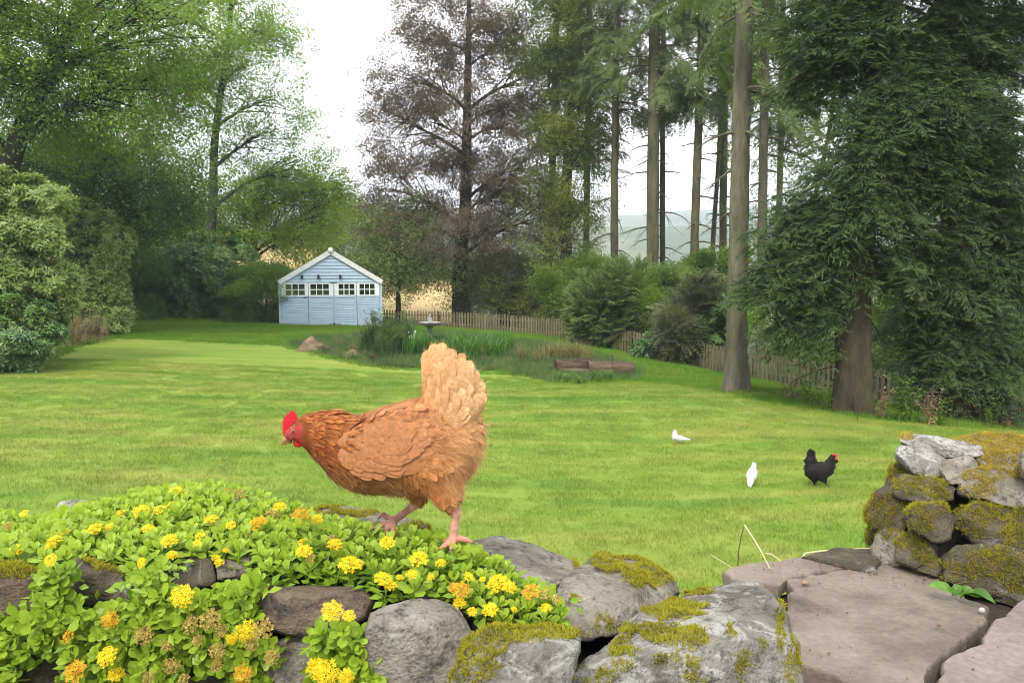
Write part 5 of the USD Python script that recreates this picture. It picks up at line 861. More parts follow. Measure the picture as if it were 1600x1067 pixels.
FY = [(275, 770), (38, 802), (190, 803), (222, 800), (250, 797), (148, 827), (100, 832), (85, 845), (232, 827), (312, 838), (398, 822), (437, 792), (468, 818), (523, 851), (547, 883), (605, 848), (655, 874), (732, 901), (778, 913), (796, 918), (766, 953), (285, 931), (168, 1026), (519, 955), (545, 962), (492, 1042), (510, 1050), (362, 997), (541, 1056), (385, 985), (26, 860), (495, 812), (182, 1052), (265, 845), (330, 812), (475, 862), (598, 905)]
_r = np.random.default_rng(91)
while len(FY) < 62:
    q_ = (float(_r.uniform(0, 860)), float(_r.uniform(770, 960)))
    if TOP.buffer(-8).contains(shapely.Point(*q_)) and not STONES.contains(shapely.Point(*q_)): FY.append(q_)
FO = [(405, 816), (720, 922), (710, 918), (108, 994), (172, 968), (380, 1052), (118, 1048), (470, 805), (830, 925), (350, 770)]
FS = [(372, 773), (12, 822), (45, 838), (225, 993), (262, 1008), (268, 1040), (310, 1000), (340, 1016), (425, 1026), (328, 968), (232, 1058), (412, 982), (868, 938), (486, 872), (345, 985), (392, 1004), (288, 1062), (300, 975), (520, 848), (424, 806), (850, 930), (340, 1040)]
things_ = []
for k in range(4):
    b = pos[zone == k].mean(0); o = thing(SZ[k][0], SZ[k][1], 'sedum', b); things_.append((o, b))
order = np.argsort(np.linalg.norm(pos - EYE, axis=1)); cnt = [0] * 4; rest = [[] for _ in range(4)]
for i in order:
    k = zone[i]; o, b = things_[k]; v, f, ti = shoots[rng.integers(len(shoots))]; Rm = rot_to(nor[i], rng.uniform(0, 6.28)); s = rng.uniform(.8, 1.3) * (1.0 if i < n_top else 0.95); vv = (v * s) @ Rm.T + pos[i] + nor[i] / np.linalg.norm(nor[i]) * 0.018 - b; ti = np.clip(ti + rng.uniform(-.25, .2), 0, 1)
    if cnt[k] < 290: obj('leaf_rosette', (vv, f), F_sed, o, smooth=True, color=ti); cnt[k] += 1
    else: rest[k].append((vv, f, ti))
for k in range(4):
    if rest[k]: v, f = join([r[:2] for r in rest[k]]); tag(obj('foliage', (v, f), F_sed, things_[k][0], smooth=True, color=np.concatenate([r[2] for r in rest[k]])), kind='stuff')
    # loose under-leaves that hide the stems and soil
    mine = pos[zone == k]; n = len(mine) * 7; c = mine[rng.integers(len(mine), size=n)] + rng.normal(0, .02, (n, 3)) * np.array([1, 1, .4]); d = rng.normal(0, 1, (n, 3)); d[:, 2] *= .4; nn = rng.normal(0, .4, (n, 3)) + np.array([0, -.4, 1.0]); v, f = leaf_faces(c - nor[zone == k].mean(0) * 0.012 - things_[k][1], d, nn, rng.uniform(.018, .032, n), rng.uniform(.009, .014, n), .2, .1); tag(obj('foliage', (v, f), F_sed, things_[k][0], color=np.repeat(rng.uniform(0, .35, n), 5)), kind='stuff')
tree3 = cKDTree(px_)
for lst, mset, mt, lab in ((FY, heads, F_yellow, None), (FO, heads, F_orange, 'fading orange-yellow flower head'), (FS, spents, F_spent, 'spent brownish flower head')):
    for (x, y) in lst:
        dd, ii = tree3.query((x, y), k=6); i = ii[int(np.argmin(np.linalg.norm(pos[ii] - EYE, axis=1)))]; k = zone[i]; o, b = things_[k]; dist = np.dot(pos[i] - EYE, [0, 1, 0]) - 0.03; p = P(x, y, dist)
        v, f = mset[rng.integers(len(mset))]; s = rng.uniform(.45, .88); s = s * (.62 if y != int(y) else 1.0); s = s * 1.35 if (x, y) in ((519, 955), (492, 1042), (222, 800), (510, 1050), (778, 913), (547, 883)) else s; nv = nor[i] * np.array([1, 1, 1.2]) + np.array([0, -.25, .2]); g = obj('flower_head', ((v * s) @ rot_to(nv, rng.uniform(0, 6)).T + p - b, f), mt, o)
        if lab: tag(g, lab)
# ---------------------------------------------------------------- birds
def nets(vol, iso=0.0):
    """surface of vol < iso on a grid, one vertex per crossed cell (surface nets)"""
    ins = vol < iso; nx, ny, nz = vol.shape; acc = np.zeros((nx - 1, ny - 1, nz - 1, 3)); cnt = np.zeros((nx - 1, ny - 1, nz - 1))
    quads = []
    for ax in range(3):
        sl0 = [slice(None)] * 3; sl1 = [slice(None)] * 3; sl0[ax] = slice(0, -1); sl1[ax] = slice(1, None); a, b = vol[tuple(sl0)], vol[tuple(sl1)]; cr = ins[tuple(sl0)] != ins[tuple(sl1)]; I = np.argwhere(cr); t = (iso - a[cr]) / (b[cr] - a[cr]); p = I.astype(float); p[:, ax] += t; o1, o2 = [k for k in range(3) if k != ax]
        cells = []
        for d1 in (0, -1):
            for d2 in (0, -1):
                c = I.copy(); c[:, o1] += d1; c[:, o2] += d2; ok = np.all((c >= 0) & (c < np.array(acc.shape[:3])), axis=1); cc = c[ok]; np.add.at(acc, tuple(cc.T), p[ok]); np.add.at(cnt, tuple(cc.T), 1); cells.append(c)
        ok = np.all([np.all((c >= 0) & (c < np.array(acc.shape[:3])), axis=1) for c in cells], axis=0); flip = ins[tuple(sl0)][cr]; q = np.stack([cells[0], cells[1], cells[3], cells[2]], 1)[ok]; fl = flip[ok] ^ (ax == 1); q[~fl] = q[~fl][:, ::-1]; quads.append(q)
    vid = -np.ones(cnt.shape, int); m = cnt > 0; vid[m] = np.arange(m.sum()); v = acc[m] / cnt[m][:, None]; q = np.vstack(quads); f = vid[tuple(np.moveaxis(q, 2, 0))]; f = np.vstack([f[:, [0, 1, 2]], f[:, [0, 2, 3]]])
    return v, f
def sdf_mesh(parts, lo, hi, h, k=0.02, smooth=4):
    """parts: ('cone', a, b, ra, rb, squash_y) or ('ell', c, radii, tilt) in metres; smooth union, one closed skin"""
    lo, hi = np.array(lo), np.array(hi); n = np.ceil((hi - lo) / h).astype(int) + 1; g = np.stack(np.meshgrid(*[lo[i] + np.arange(n[i]) * h for i in range(3)], indexing='ij'), -1); d = None
    for p in parts:
        kk = k
        if p[0] == 'cone':
            _, a, b, ra, rb = p[:5]; sq = p[5] if len(p) > 5 else 1.0; kk = p[6] if len(p) > 6 else k; a, b = np.array(a, float), np.array(b, float); S = np.array([1, 1 / sq, 1]); ab = (b - a) * S; q = (g - a) * S; t = np.clip((q @ ab) / (ab @ ab), 0, 1); x = np.linalg.norm(q - t[..., None] * ab, axis=-1) - (ra + (rb - ra) * t)
        else:
            _, c, r, tilt = p[:4]; kk = p[4] if len(p) > 4 else k; q = g - np.array(c); cs, sn = math.cos(tilt), math.sin(tilt); q = np.stack([q[..., 0] * cs + q[..., 2] * sn, q[..., 1], -q[..., 0] * sn + q[..., 2] * cs], -1); r = np.array(r); l = np.linalg.norm(q / r, axis=-1); x = (l - 1) * r.min() * 0.5 + (l - 1) * l / np.maximum(np.linalg.norm(q / r ** 2, axis=-1), 1e-6) * 0.5
        if d is None: d = x
        else: hh = np.clip(0.5 + 0.5 * (d - x) / kk, 0, 1); d = d * (1 - hh) + x * hh - kk * hh * (1 - hh)
    v, f = nets(d); t = trimesh.Trimesh(v * h + lo, f, process=False)
    if t.volume < 0: t.invert()
    trimesh.smoothing.filter_taubin(t, iterations=smooth); return t
def feather_mesh(base, d, n, ln, wd, lift, col0, col1, rng, tip=0.35, cup=0.3, curl=0.12, rows=5, ragged=0.0):
    """cards shaped like feathers: narrow quill, broad vane, rounded tip; lie along d, raised off the skin by lift, bending back to it"""
    N = len(base); d = d / np.linalg.norm(d, axis=1, keepdims=True); s = np.cross(n, d); s /= np.maximum(np.linalg.norm(s, axis=1, keepdims=True), 1e-9); u = np.cross(d, s)
    t = np.linspace(0, 1, rows); prof = np.interp(t, [0, .3, .65, .88, 1], [.35, .85, 1, .8, tip]); ln = np.broadcast_to(ln, (N,)); wd = np.broadcast_to(wd, (N,)); lift = np.broadcast_to(lift, (N,))
    V, C = [], []
    for i, tt in enumerate(t):
        c = base + d * (ln * tt)[:, None] + u * (lift * np.sin(min(tt * 1.25, 1) * np.pi * .6) * ln - curl * ln * tt ** 2)[:, None]
        for q in (-1, 0, 1):
            w = wd / 2 * prof[i] * (1 + ragged * rng.normal(0, 1, N)); V.append(c + s * (q * w)[:, None] - u * (abs(q) * w * cup)[:, None] + d * ((-.12 * abs(q) * wd) if i == rows - 1 else np.zeros(N))[:, None]); m = tt ** 1.5 * (1 if q else .85) + (.25 if q else 0) * tt; C.append(col0 + (col1 - col0) * np.clip(m, 0, 1))
    V = np.stack(V, 1).reshape(-1, 3); C = np.stack(C, 1).reshape(-1, 3); k = np.arange(N)[:, None] * rows * 3; fs = []
    for i in range(rows - 1):
        for q in (0, 1):
            a = i * 3 + q; fs += [k + np.array([[a, a + 1, a + 4]]), k + np.array([[a, a + 4, a + 3]])]
    return V, np.concatenate(fs), C
def skinmat(name, attr=None, col=(.5, .3, .2), roughness=0.6, spec=0.3, bump=0.2, bscale=300, sss=0.0, trans=0.0, sheen=0.0, streak=None):
    nodes = {'g': ('geometry', {}), 'n': ('noise_texture', {'scale': bscale, 'detail': 4.0}), 'b': ('bump', {'strength': bump, 'distance': 0.002}), 'n2': ('noise_texture', {'scale': bscale * .35, 'detail': 4.0}), 'r': ('rgb_ramp', {'ramp': [(.3, (.78,) * 3), (.7, (1.18,) * 3)]}), 'm': ('mix', {'mix_type': 'multiply', 'fac': 1.0, 'color1': col}),
             'p': ('principled_bsdf', {'roughness': roughness, 'specular_ior_level': spec, 'subsurface_weight': sss, 'subsurface_radius': (1, .4, .25), 'subsurface_scale': .004, 'sheen_weight': sheen, 'sheen_roughness': .4}), 't': ('translucent_bsdf', {}), 'mc': ('mix_closure', {'fac': trans})}
    links = [('g.position', 'n.vector'), ('g.position', 'n2.vector'), ('n.fac', 'b.height'), ('b.normal', 'p.normal'), ('n2.fac', 'r.fac'), ('r.color', 'm.color2'), ('m.color', 'p.base_color'), ('m.color', 't.color'), ('p.BSDF', 'mc.closure1'), ('t.BSDF', 'mc.closure2')]
    if attr: nodes['at'] = ('attribute', {'attribute': attr}); links.append(('at.color', 'm.color1'))
    return usdkit.material(stage, L + name, nodes, links, surface='mc.closure')
M_feather = skinmat('feathers', 'tint', roughness=.62, spec=.18, bump=.25, bscale=420, trans=.28, sheen=.12)
M_hide = skinmat('bird_skin', 'tint', roughness=.75, spec=.15, bump=.35, bscale=220)
M_comb = skinmat('red_comb', None, (.50, .010, .018), .45, .4, .5, 520, .25); M_face = skinmat('red_face_skin', None, (.28, .035, .032), .55, .35, .6, 600, .2); M_leg = skinmat('scaly_leg', None, (.47, .24, .17), .5, .35, .8, 420, .15); M_horn = skinmat('horn_beak', None, (.30, .17, .07), .35, .45, .2, 300)
M_eye = plain('amber_eye', (.40, .10, .02), roughness=.08, spec=.8, bump=0); M_pupil = plain('black_pupil', (.005, .005, .005), roughness=.05, spec=.9, bump=0); M_claw = plain('claw_horn', (.16, .09, .06), roughness=.4)
def curves(name, roots, tips, mid, width, cols, m, parent):
    N = len(roots); pts = np.stack([roots, roots * .55 + mid * .45, mid, tips], 1).reshape(-1, 3).astype(np.float32); c = UsdGeom.BasisCurves.Define(stage, numbered(path_of(parent), name)); c.CreateTypeAttr('linear'); c.CreatePointsAttr(Vt.Vec3fArray.FromNumpy(pts)); c.CreateCurveVertexCountsAttr(Vt.IntArray.FromNumpy(np.full(N, 4, np.int32)))
    w = np.tile(np.array([1, .9, .6, .15]), N) * width; c.CreateWidthsAttr(Vt.FloatArray.FromNumpy(w.astype(np.float32))); c.SetWidthsInterpolation('vertex'); UsdShade.MaterialBindingAPI.Apply(c.GetPrim()).Bind(m); tag(c, kind='stuff'); return c
# ---- the brown hen. Local metres: x right, y away from the camera, z up; origin under the rear foot
HD = 1.64; HS = HD / FPX
ho = P(708, 848, HD); hen = thing('brown_hen', 'large ginger-brown hen with upright pale tail striding along the stone wall', 'hen', ho)
def hp(px, py, y=0.0):
    """the point of the hen seen at a pixel, y metres behind her middle plane"""
    return P(px, py, HD + y) - ho
def cone(x0, y0, r0, x1, y1, r1, w=0.0, w1=None, sq=1.0, k=None): return ('cone', hp(x0, y0, w), hp(x1, y1, w if w1 is None else w1), r0 * HS, r1 * HS, sq) + ((k,) if k else ())
body_parts = [cone(463, 674, 15, 482, 672, 20), cone(482, 672, 20, 503, 677, 31), cone(503, 677, 31, 524, 688, 38), cone(524, 688, 38, 548, 701, 46), cone(548, 701, 46, 575, 710, 54), cone(575, 710, 56, 612, 704, 64), cone(612, 704, 64, 655, 694, 66), cone(655, 694, 66, 700, 686, 52), cone(695, 695, 44, 708, 692, 34),
    cone(690, 655, 34, 690, 610, 26, sq=.7), cone(690, 610, 26, 684, 570, 15, sq=.45), cone(705, 650, 34, 725, 612, 22, sq=.5),
    cone(680, 730, 44, 697, 768, 23, -.035, -.045), cone(648, 735, 38, 652, 766, 17, .04, .045), ('ell', hp(612, 682, -.062), (72 * HS, 18 * HS, 42 * HS), .25), ('ell', hp(612, 682, .062), (72 * HS, 18 * HS, 42 * HS), .25), ('ell', hp(708, 712, 0), (29 * HS, 38 * HS, 36 * HS), 0)]
leg_parts = [cone(700, 782, 13, 713, 800, 7.5, -.045, k=.006), cone(713, 800, 7.2, 710, 822, 6.2, -.045, k=.006), cone(710, 822, 6.2, 708, 840, 7.0, -.045, k=.006), cone(652, 778, 11, 646, 790, 7, .045, k=.006), cone(646, 790, 7, 628, 804, 5.6, .045, k=.006), cone(628, 804, 5.6, 616, 813, 6.5, .045, k=.006)]
toes = [[(708, 842, -.045), (701, 848, -.056), (694, 853, -.07), (687, 857, -.08)], [(708, 842, -.045), (699, 845, -.03), (692, 848, -.02), (684, 850, -.012)], [(708, 842, -.045), (707, 849, -.065), (708, 854, -.085), (704, 858, -.10)], [(709, 841, -.045), (718, 841, -.042), (728, 843, -.04), (737, 846, -.04)],
        [(616, 813, .045), (606, 817, .03), (594, 821, .02), (583, 826, .012)], [(616, 813, .045), (608, 820, .02), (602, 829, .008), (598, 838, 0)], [(616, 813, .045), (614, 821, .015), (615, 830, .0), (617, 836, -.005)], [(616, 812, .045), (606, 808, .06), (599, 803, .065), (595, 806, .067)]]
for t in toes:
    rs = [5.6, 4.8, 4.2, 2.4]
    for a, b, r0, r1 in zip(t[:-1], t[1:], rs[:-1], rs[1:]): leg_parts.append(cone(a[0], a[1], r0, b[0], b[1], r1, a[2], b[2], k=.003))
hb = sdf_mesh(body_parts + leg_parts, hp(435, 865, -.15) - (0.0, 0, .02), hp(775, 535, .15) + (.02, 0, .02), .0030, .022, 3)
hv = np.array(hb.vertices); hpix = pix(hv + ho); hn = np.array(hb.vertex_normals)
leg_axis = np.vstack([np.linspace(p[1], p[2], 6) for p in leg_parts]); ld = cKDTree(leg_axis).query(hv)[0]; isleg = (ld < .013) & (hpix[:, 1] > 785)
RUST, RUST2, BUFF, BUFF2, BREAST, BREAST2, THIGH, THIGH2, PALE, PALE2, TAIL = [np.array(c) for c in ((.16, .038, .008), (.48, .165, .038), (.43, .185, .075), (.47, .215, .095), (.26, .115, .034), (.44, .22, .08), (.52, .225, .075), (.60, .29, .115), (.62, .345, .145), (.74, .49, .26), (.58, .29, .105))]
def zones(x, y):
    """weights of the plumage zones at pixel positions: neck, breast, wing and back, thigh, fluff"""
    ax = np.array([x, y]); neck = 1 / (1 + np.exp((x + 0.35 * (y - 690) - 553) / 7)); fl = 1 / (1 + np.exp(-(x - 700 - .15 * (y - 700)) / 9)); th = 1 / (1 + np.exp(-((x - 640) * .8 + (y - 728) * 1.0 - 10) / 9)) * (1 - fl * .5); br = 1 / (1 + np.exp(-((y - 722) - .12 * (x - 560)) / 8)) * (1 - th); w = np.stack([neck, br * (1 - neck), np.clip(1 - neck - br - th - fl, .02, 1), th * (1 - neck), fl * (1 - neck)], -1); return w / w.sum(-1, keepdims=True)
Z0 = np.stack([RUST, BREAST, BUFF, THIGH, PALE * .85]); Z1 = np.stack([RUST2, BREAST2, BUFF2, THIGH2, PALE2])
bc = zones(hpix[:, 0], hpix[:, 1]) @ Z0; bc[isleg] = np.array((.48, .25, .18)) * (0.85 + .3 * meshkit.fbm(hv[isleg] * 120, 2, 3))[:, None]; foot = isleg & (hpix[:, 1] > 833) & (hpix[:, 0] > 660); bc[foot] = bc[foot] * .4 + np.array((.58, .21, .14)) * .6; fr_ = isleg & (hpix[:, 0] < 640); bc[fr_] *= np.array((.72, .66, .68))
fz = np.clip((474 - hpix[:, 0]) / 4, 0, 1) * np.clip((hpix[:, 1] - 663 + (hpix[:, 0] - 455) * .15) / 4, 0, 1) * (hpix[:, 1] < 700); bc = bc * (1 - fz[:, None]) + np.array((.27, .035, .03)) * (.75 + .5 * meshkit.fbm(hv * 260, 3, 5))[:, None] * fz[:, None]
obj('body', hb, M_hide, hen, smooth=True, color=bc)
# feathers: flow from head to tail along the body's axis, up into the tail, down and back on thighs
AX = np.array([(455, 672, 14, -1), (500, 674, 20, 4), (545, 697, 20, 6), (600, 702, 20, -1), (660, 694, 20, -4), (705, 690, 16, 6), (690, 640, 3, -20), (688, 590, -1, -20), (728, 610, 8, -18), (750, 690, 5, 16), (690, 755, 10, 16), (700, 790, 1, 16), (640, 760, 4, 14), (570, 745, 18, 12), (720, 730, 10, 16), (735, 660, 14, -10)], float)
def flow(pos):
    q = pix(pos + ho); w = 1 / (((q[:, None] - AX[None, :, :2]) ** 2).sum(2) + 150) ** 1.5; d = (w[:, :, None] * AX[None, :, 2:]).sum(1); d /= np.linalg.norm(d, axis=1, keepdims=True); return np.stack([d[:, 0], np.zeros(len(d)), -d[:, 1]], 1)
def scatter(mesh, n, keep, rng, mind=0.0):
    p, fi = trimesh.sample.sample_surface(mesh, n * 3, seed=int(rng.integers(1e6))); nn = mesh.face_normals[fi]; k = keep(p, nn); p, nn = p[k], nn[k]
    if mind:
        ok = np.ones(len(p), bool); tr = cKDTree(p)
        for i in range(len(p)):
            if ok[i]:
                for j in tr.query_ball_point(p[i], mind):
                    if j > i: ok[j] = False
        p, nn = p[ok], nn[ok]
    return p[:n], nn[:n]
rng = np.random.default_rng(5); SP, SN = scatter(hb, 26000, lambda p, n: (cKDTree(leg_axis).query(p)[0] > .016) & ~((pix(p + ho)[:, 0] < 478) & (pix(p + ho)[:, 1] > 660)), rng, .0042)
d = flow(SP); d = d - (d * SN).sum(1, keepdims=True) * SN; d += rng.normal(0, .10, d.shape); q = pix(SP + ho); zw = zones(q[:, 0], q[:, 1]); u = rng.uniform(.82, 1.18, len(SP))[:, None]
tailz = (q[:, 1] < 655) & (q[:, 0] > 660); zl = zw @ np.array([27, 21, 21, 20, 20]); zwid = zw @ np.array([6.0, 13, 16, 11, 11]); zl[q[:, 0] < 500] *= .55; zwid[q[:, 0] < 500] *= .7
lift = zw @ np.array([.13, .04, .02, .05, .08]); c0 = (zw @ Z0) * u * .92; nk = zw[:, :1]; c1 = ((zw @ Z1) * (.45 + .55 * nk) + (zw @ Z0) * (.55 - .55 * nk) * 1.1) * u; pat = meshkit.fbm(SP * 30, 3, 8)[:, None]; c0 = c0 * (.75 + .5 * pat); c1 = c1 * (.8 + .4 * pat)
sel = ~tailz
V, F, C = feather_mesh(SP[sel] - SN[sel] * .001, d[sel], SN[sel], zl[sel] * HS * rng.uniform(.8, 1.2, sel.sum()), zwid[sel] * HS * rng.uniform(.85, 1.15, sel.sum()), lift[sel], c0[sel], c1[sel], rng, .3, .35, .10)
tag(obj('plumage', (V, F), M_feather, hen, smooth=True, color=C), kind='stuff')
# wings: coverts in rows, then long secondaries and primaries, on both sides
def wing(side):
    rng = np.random.default_rng(31 if side < 0 else 32); B, D, LN, WD, C0_, C1_, OFF = [], [], [], [], [], [], []
    def add(x0, y0, x1, y1, w, off, c0, c1, j=0.0):
        B.append((x0, y0)); D.append((x1 - x0, y1 - y0)); LN.append(math.hypot(x1 - x0, y1 - y0)); WD.append(w); OFF.append(off); C0_.append(c0); C1_.append(c1)
    for k in range(7): t = k / 6; add(592 + 6 * t, 722 - 14 * t, 668 + 24 * t, 714 - 34 * t, 15, 4 + k * .8, BUFF * .93, BUFF2 * (1.0 + .06 * rng.normal()))      # primaries
    for k in range(9): t = k / 8; add(585 + 30 * t, 705 - 42 * t, 650 + 46 * t - 8 * t * t, 700 - 32 * t + rng.normal(0, 2), 17, 10 + k * .7, BUFF * .97, BUFF2 * .98)  # secondaries
    for r_, (n, x0, y0, x1, y1, ln) in enumerate(((13, 640, 655, 618, 716, 34), (13, 622, 652, 600, 718, 30), (14, 603, 651, 583, 720, 27), (13, 585, 653, 568, 714, 24), (11, 569, 659, 556, 706, 21), (8, 556, 668, 548, 698, 18))):
        for k in range(n):
            t = k / (n - 1); x = x0 + (x1 - x0) * t + rng.normal(0, 2); y = y0 + (y1 - y0) * t + rng.normal(0, 2); a = -.18 + .35 * (1 - t) + rng.normal(0, .07); add(x - ln * .4, y, x - ln * .4 + ln * math.cos(a), y + ln * math.sin(a) * (1 - 1.6 * t), 19, 12 + r_ * .55, BUFF * rng.uniform(.95, 1.05), BUFF * rng.uniform(1.0, 1.12))
    B, D, LN, WD, OFF, C0_, C1_ = map(np.array, (B, D, LN, WD, OFF, C0_, C1_))
    loc, nn = [], []
    ray_o = np.array([hp(x, y, side * .2) for x, y in B]); tgt = np.array([hp(x, y, 0) for x, y in B])
    side_v = hv[(hv[:, 1] * side > 0)]; kt = cKDTree(side_v[:, [0, 2]])
    dist, ii = kt.query(tgt[:, [0, 2]], k=12); ysurf = np.array([(side_v[i][:, 1] * side).max() for i in ii]); tip = np.array([hp(x + dx, y + dy, 0) for (x, y), (dx, dy) in zip(B, D)]); _, i2 = kt.query(tip[:, [0, 2]], k=12); ytip = np.array([(side_v[i][:, 1] * side).max() for i in i2])
    y0 = ysurf + OFF * .0005 + .0005; y1 = np.maximum(ytip + OFF * .0005, ysurf * .86 + .006); b = tgt.copy(); b[:, 1] = side * y0; e = tip.copy(); e[:, 1] = side * y1; dd = e - b; n_ = np.tile([0, side * 1.0, .22], (len(b), 1))
    V, F, C = feather_mesh(b, dd, n_, np.linalg.norm(dd, axis=1), WD * HS, .02, C0_, C1_, rng, .25, .12, .03, 7)
    obj('wing', (V, F), M_feather, hen, smooth=True, color=C)
wing(-1); wing(1)
# soft barbs lying over the feathers, by plumage zone
def barbs(n, keep, ln, lift_, col, nm, seed, mesh=hb, off=.0):
    rng = np.random.default_rng(seed); p, nn = scatter(mesh, n, keep, rng); p = p + nn * off * rng.uniform(.3, 1, (len(p), 1)); dd = flow(p); dd = dd - (dd * nn).sum(1, keepdims=True) * nn; l = ln * HS * rng.uniform(.5, 1.2, (len(p), 1)); dd = dd + nn * lift_ + rng.normal(0, .22, dd.shape); dd /= np.linalg.norm(dd, axis=1, keepdims=True); curves('down', p, p + dd * l, p + dd * l * .5 + nn * l * .06, .00042, None, skinmat(nm, None, col, .7, .12, 0, 60, trans=.3), hen)
okp = lambda p: cKDTree(leg_axis).query(p)[0] > .015
barbs(7000, lambda p, n: okp(p) & (pix(p + ho)[:, 1] > 715) & (pix(p + ho)[:, 0] > 620), 10, .1, tuple(THIGH * 1.08), 'thigh_barbs', 51, off=.005)
barbs(4000, lambda p, n: okp(p) & (pix(p + ho)[:, 1] > 715) & (pix(p + ho)[:, 0] < 640) & (pix(p + ho)[:, 0] > 520), 11, .08, tuple(BREAST2 * .85), 'breast_barbs', 52, off=.004)
barbs(7000, lambda p, n: okp(p) & (pix(p + ho)[:, 0] > 672) & (pix(p + ho)[:, 1] > 630) & (pix(p + ho)[:, 1] < 760), 11, .15, tuple(PALE * 1.02), 'rump_barbs', 53, off=.006)
barbs(3500, lambda p, n: okp(p) & (pix(p + ho)[:, 0] > 560) & (pix(p + ho)[:, 0] < 690) & (pix(p + ho)[:, 1] < 660), 11, .08, tuple(BUFF2), 'back_barbs', 54, off=.004)
# tail: broad upright feathers in layers on both faces of a narrow tent
rng = np.random.default_rng(44); B, D, N_, LN, WD, C0_, C1_ = [], [], [], [], [], [], []
arc = np.array([(667, 549), (675, 540), (685, 535), (698, 537), (709, 544), (721, 552), (732, 560), (743, 572), (753, 587), (761, 603), (759, 616), (754, 628)])
for lay, (fr, n) in enumerate(((1.0, 10), (.92, 10), (.78, 11), (.64, 11), (.5, 12), (.36, 12))):
    for side in (-1, 1):
        for k in range(n):
            t = (k + rng.uniform(-.3, .3)) / (n - 1) * (len(arc) - 1); t = min(max(t, 0), len(arc) - 1); tx, ty = np.interp(t, range(len(arc)), arc[:, 0]), np.interp(t, range(len(arc)), arc[:, 1]); bx, by = 676 + 34 * (t / 11) + rng.normal(0, 2), 662 + 8 * (t / 11)
            tx, ty = bx + (tx - bx) * fr * rng.uniform(.95, 1.02), by + (ty - by) * fr * rng.uniform(.95, 1.02); w0 = side * (.030 + .006 * lay); w1 = side * (.010 + .0065 * lay + rng.normal(0, .003)); sx_, sy_ = bx + (tx - bx) * .12, by + (ty - by) * .12
            a, b = hp(sx_, sy_, w0), hp(tx, ty, w1); B.append(a); D.append(b - a); N_.append((rng.normal(0, .3), side, rng.normal(0, .15))); LN.append(np.linalg.norm(b - a)); WD.append(rng.uniform(21, 28) * (1 - .05 * lay)); g = t / 11; u = rng.uniform(.86, 1.1); C0_.append((TAIL * (1 - g) + PALE * g) * .82 * u); C1_.append((PALE * (1 - g) + PALE2 * g) * 1.0 * u)
B, D, N_, LN, WD, C0_, C1_ = map(np.array, (B, D, N_, LN, WD, C0_, C1_))
V, F, C = feather_mesh(B, D, N_, LN, WD * HS, .04, C0_, C1_, rng, .55, .3, .02, 9, .05)
obj('tail', (V, F), M_feather, hen, smooth=True, color=C)
# fluff: fine barbs along the vent, the thighs and the tail's edge
def fluff(n, keep, ln, jit, seed, c):
    rng = np.random.default_rng(seed); p, nn = scatter(hb, n, keep, rng); dd = flow(p); dd = dd - (dd * nn).sum(1, keepdims=True) * nn; l = ln * HS * rng.uniform(.6, 1.2, len(p))[:, None]; dd = dd + nn * .45 + rng.normal(0, jit, dd.shape); dd /= np.linalg.norm(dd, axis=1, keepdims=True); return p, p + dd * l, p + dd * l * .5 + nn * l * .12
M_down = skinmat('pale_down', None, (.62, .38, .18), .7, .15, 0, 100, trans=.3); M_down2 = skinmat('buff_down', None, (.52, .28, .12), .7, .15, 0, 100, trans=.3)
a, b, c = fluff(3200, lambda p, n: (pix(p + ho)[:, 0] > 690) & (pix(p + ho)[:, 1] > 640) & (pix(p + ho)[:, 1] < 770), 22, .3, 3, None); curves('down', a, b, c, .0007, None, M_down, hen)
a, b, c = fluff(2200, lambda p, n: (pix(p + ho)[:, 1] > 725) & (pix(p + ho)[:, 0] > 600) & (cKDTree(leg_axis).query(p)[0] > .014), 13, .2, 4, None); curves('down', a, b, c, .0006, None, M_down2, hen)
tb_ = B + D * rng.uniform(.7, .98, (len(B), 1)); kk = rng.integers(len(B), size=9000); fr2 = rng.uniform(.35, 1.0, (len(kk), 1)); Dn = D / np.linalg.norm(D, axis=1, keepdims=True); wv = np.cross(N_, Dn); wv /= np.linalg.norm(wv, axis=1, keepdims=True); sd = rng.choice((-1, 1), (len(kk), 1)); r0 = B[kk] + D[kk] * fr2 + wv[kk] * sd * (WD[kk] * HS * .42)[:, None] * np.interp(fr2, [.35, .8, 1], [1, .9, .3]) * rng.uniform(.2, 1, (len(kk), 1)); dv = Dn[kk] * .8 + wv[kk] * sd * .5 + rng.normal(0, .3, (len(kk), 3)); tt = r0 + dv * 7 * HS; curves('down', r0, tt, (r0 + tt) / 2, .00045, None, M_down, hen)
# head
def disc_plate(pts, y0, y1, m, name, bev=.0012):
    w = np.array([hp(x, y, 0) for x, y in pts])[:, [0, 2]]; pg = Polygon(w).buffer(.0006).buffer(-.0006); t = trimesh.creation.extrude_polygon(pg, y1 - y0, engine='earcut'); v = np.array(t.vertices); t.vertices = np.stack([v[:, 0], v[:, 2] + y0, v[:, 1]], 1); t.fix_normals(); return obj(name, t, m, hen, smooth=50)
comb = [(444.5, 683), (441.8, 676), (441.6, 668), (442, 662), (440.6, 657), (443.8, 657.5), (443.6, 652), (444.4, 648.2), (447, 651.5), (448.5, 647.5), (449.7, 644.6), (452, 646.5), (453, 642.6), (457, 641.5), (461, 643.5), (463.6, 648), (464.6, 654), (462, 661), (456, 664.5), (451, 669), (448.5, 675), (447.5, 681)]
import manifold3d
w_ = np.array([hp(x, y, 0) for x, y in comb])[:, [0, 2]]; cb = []
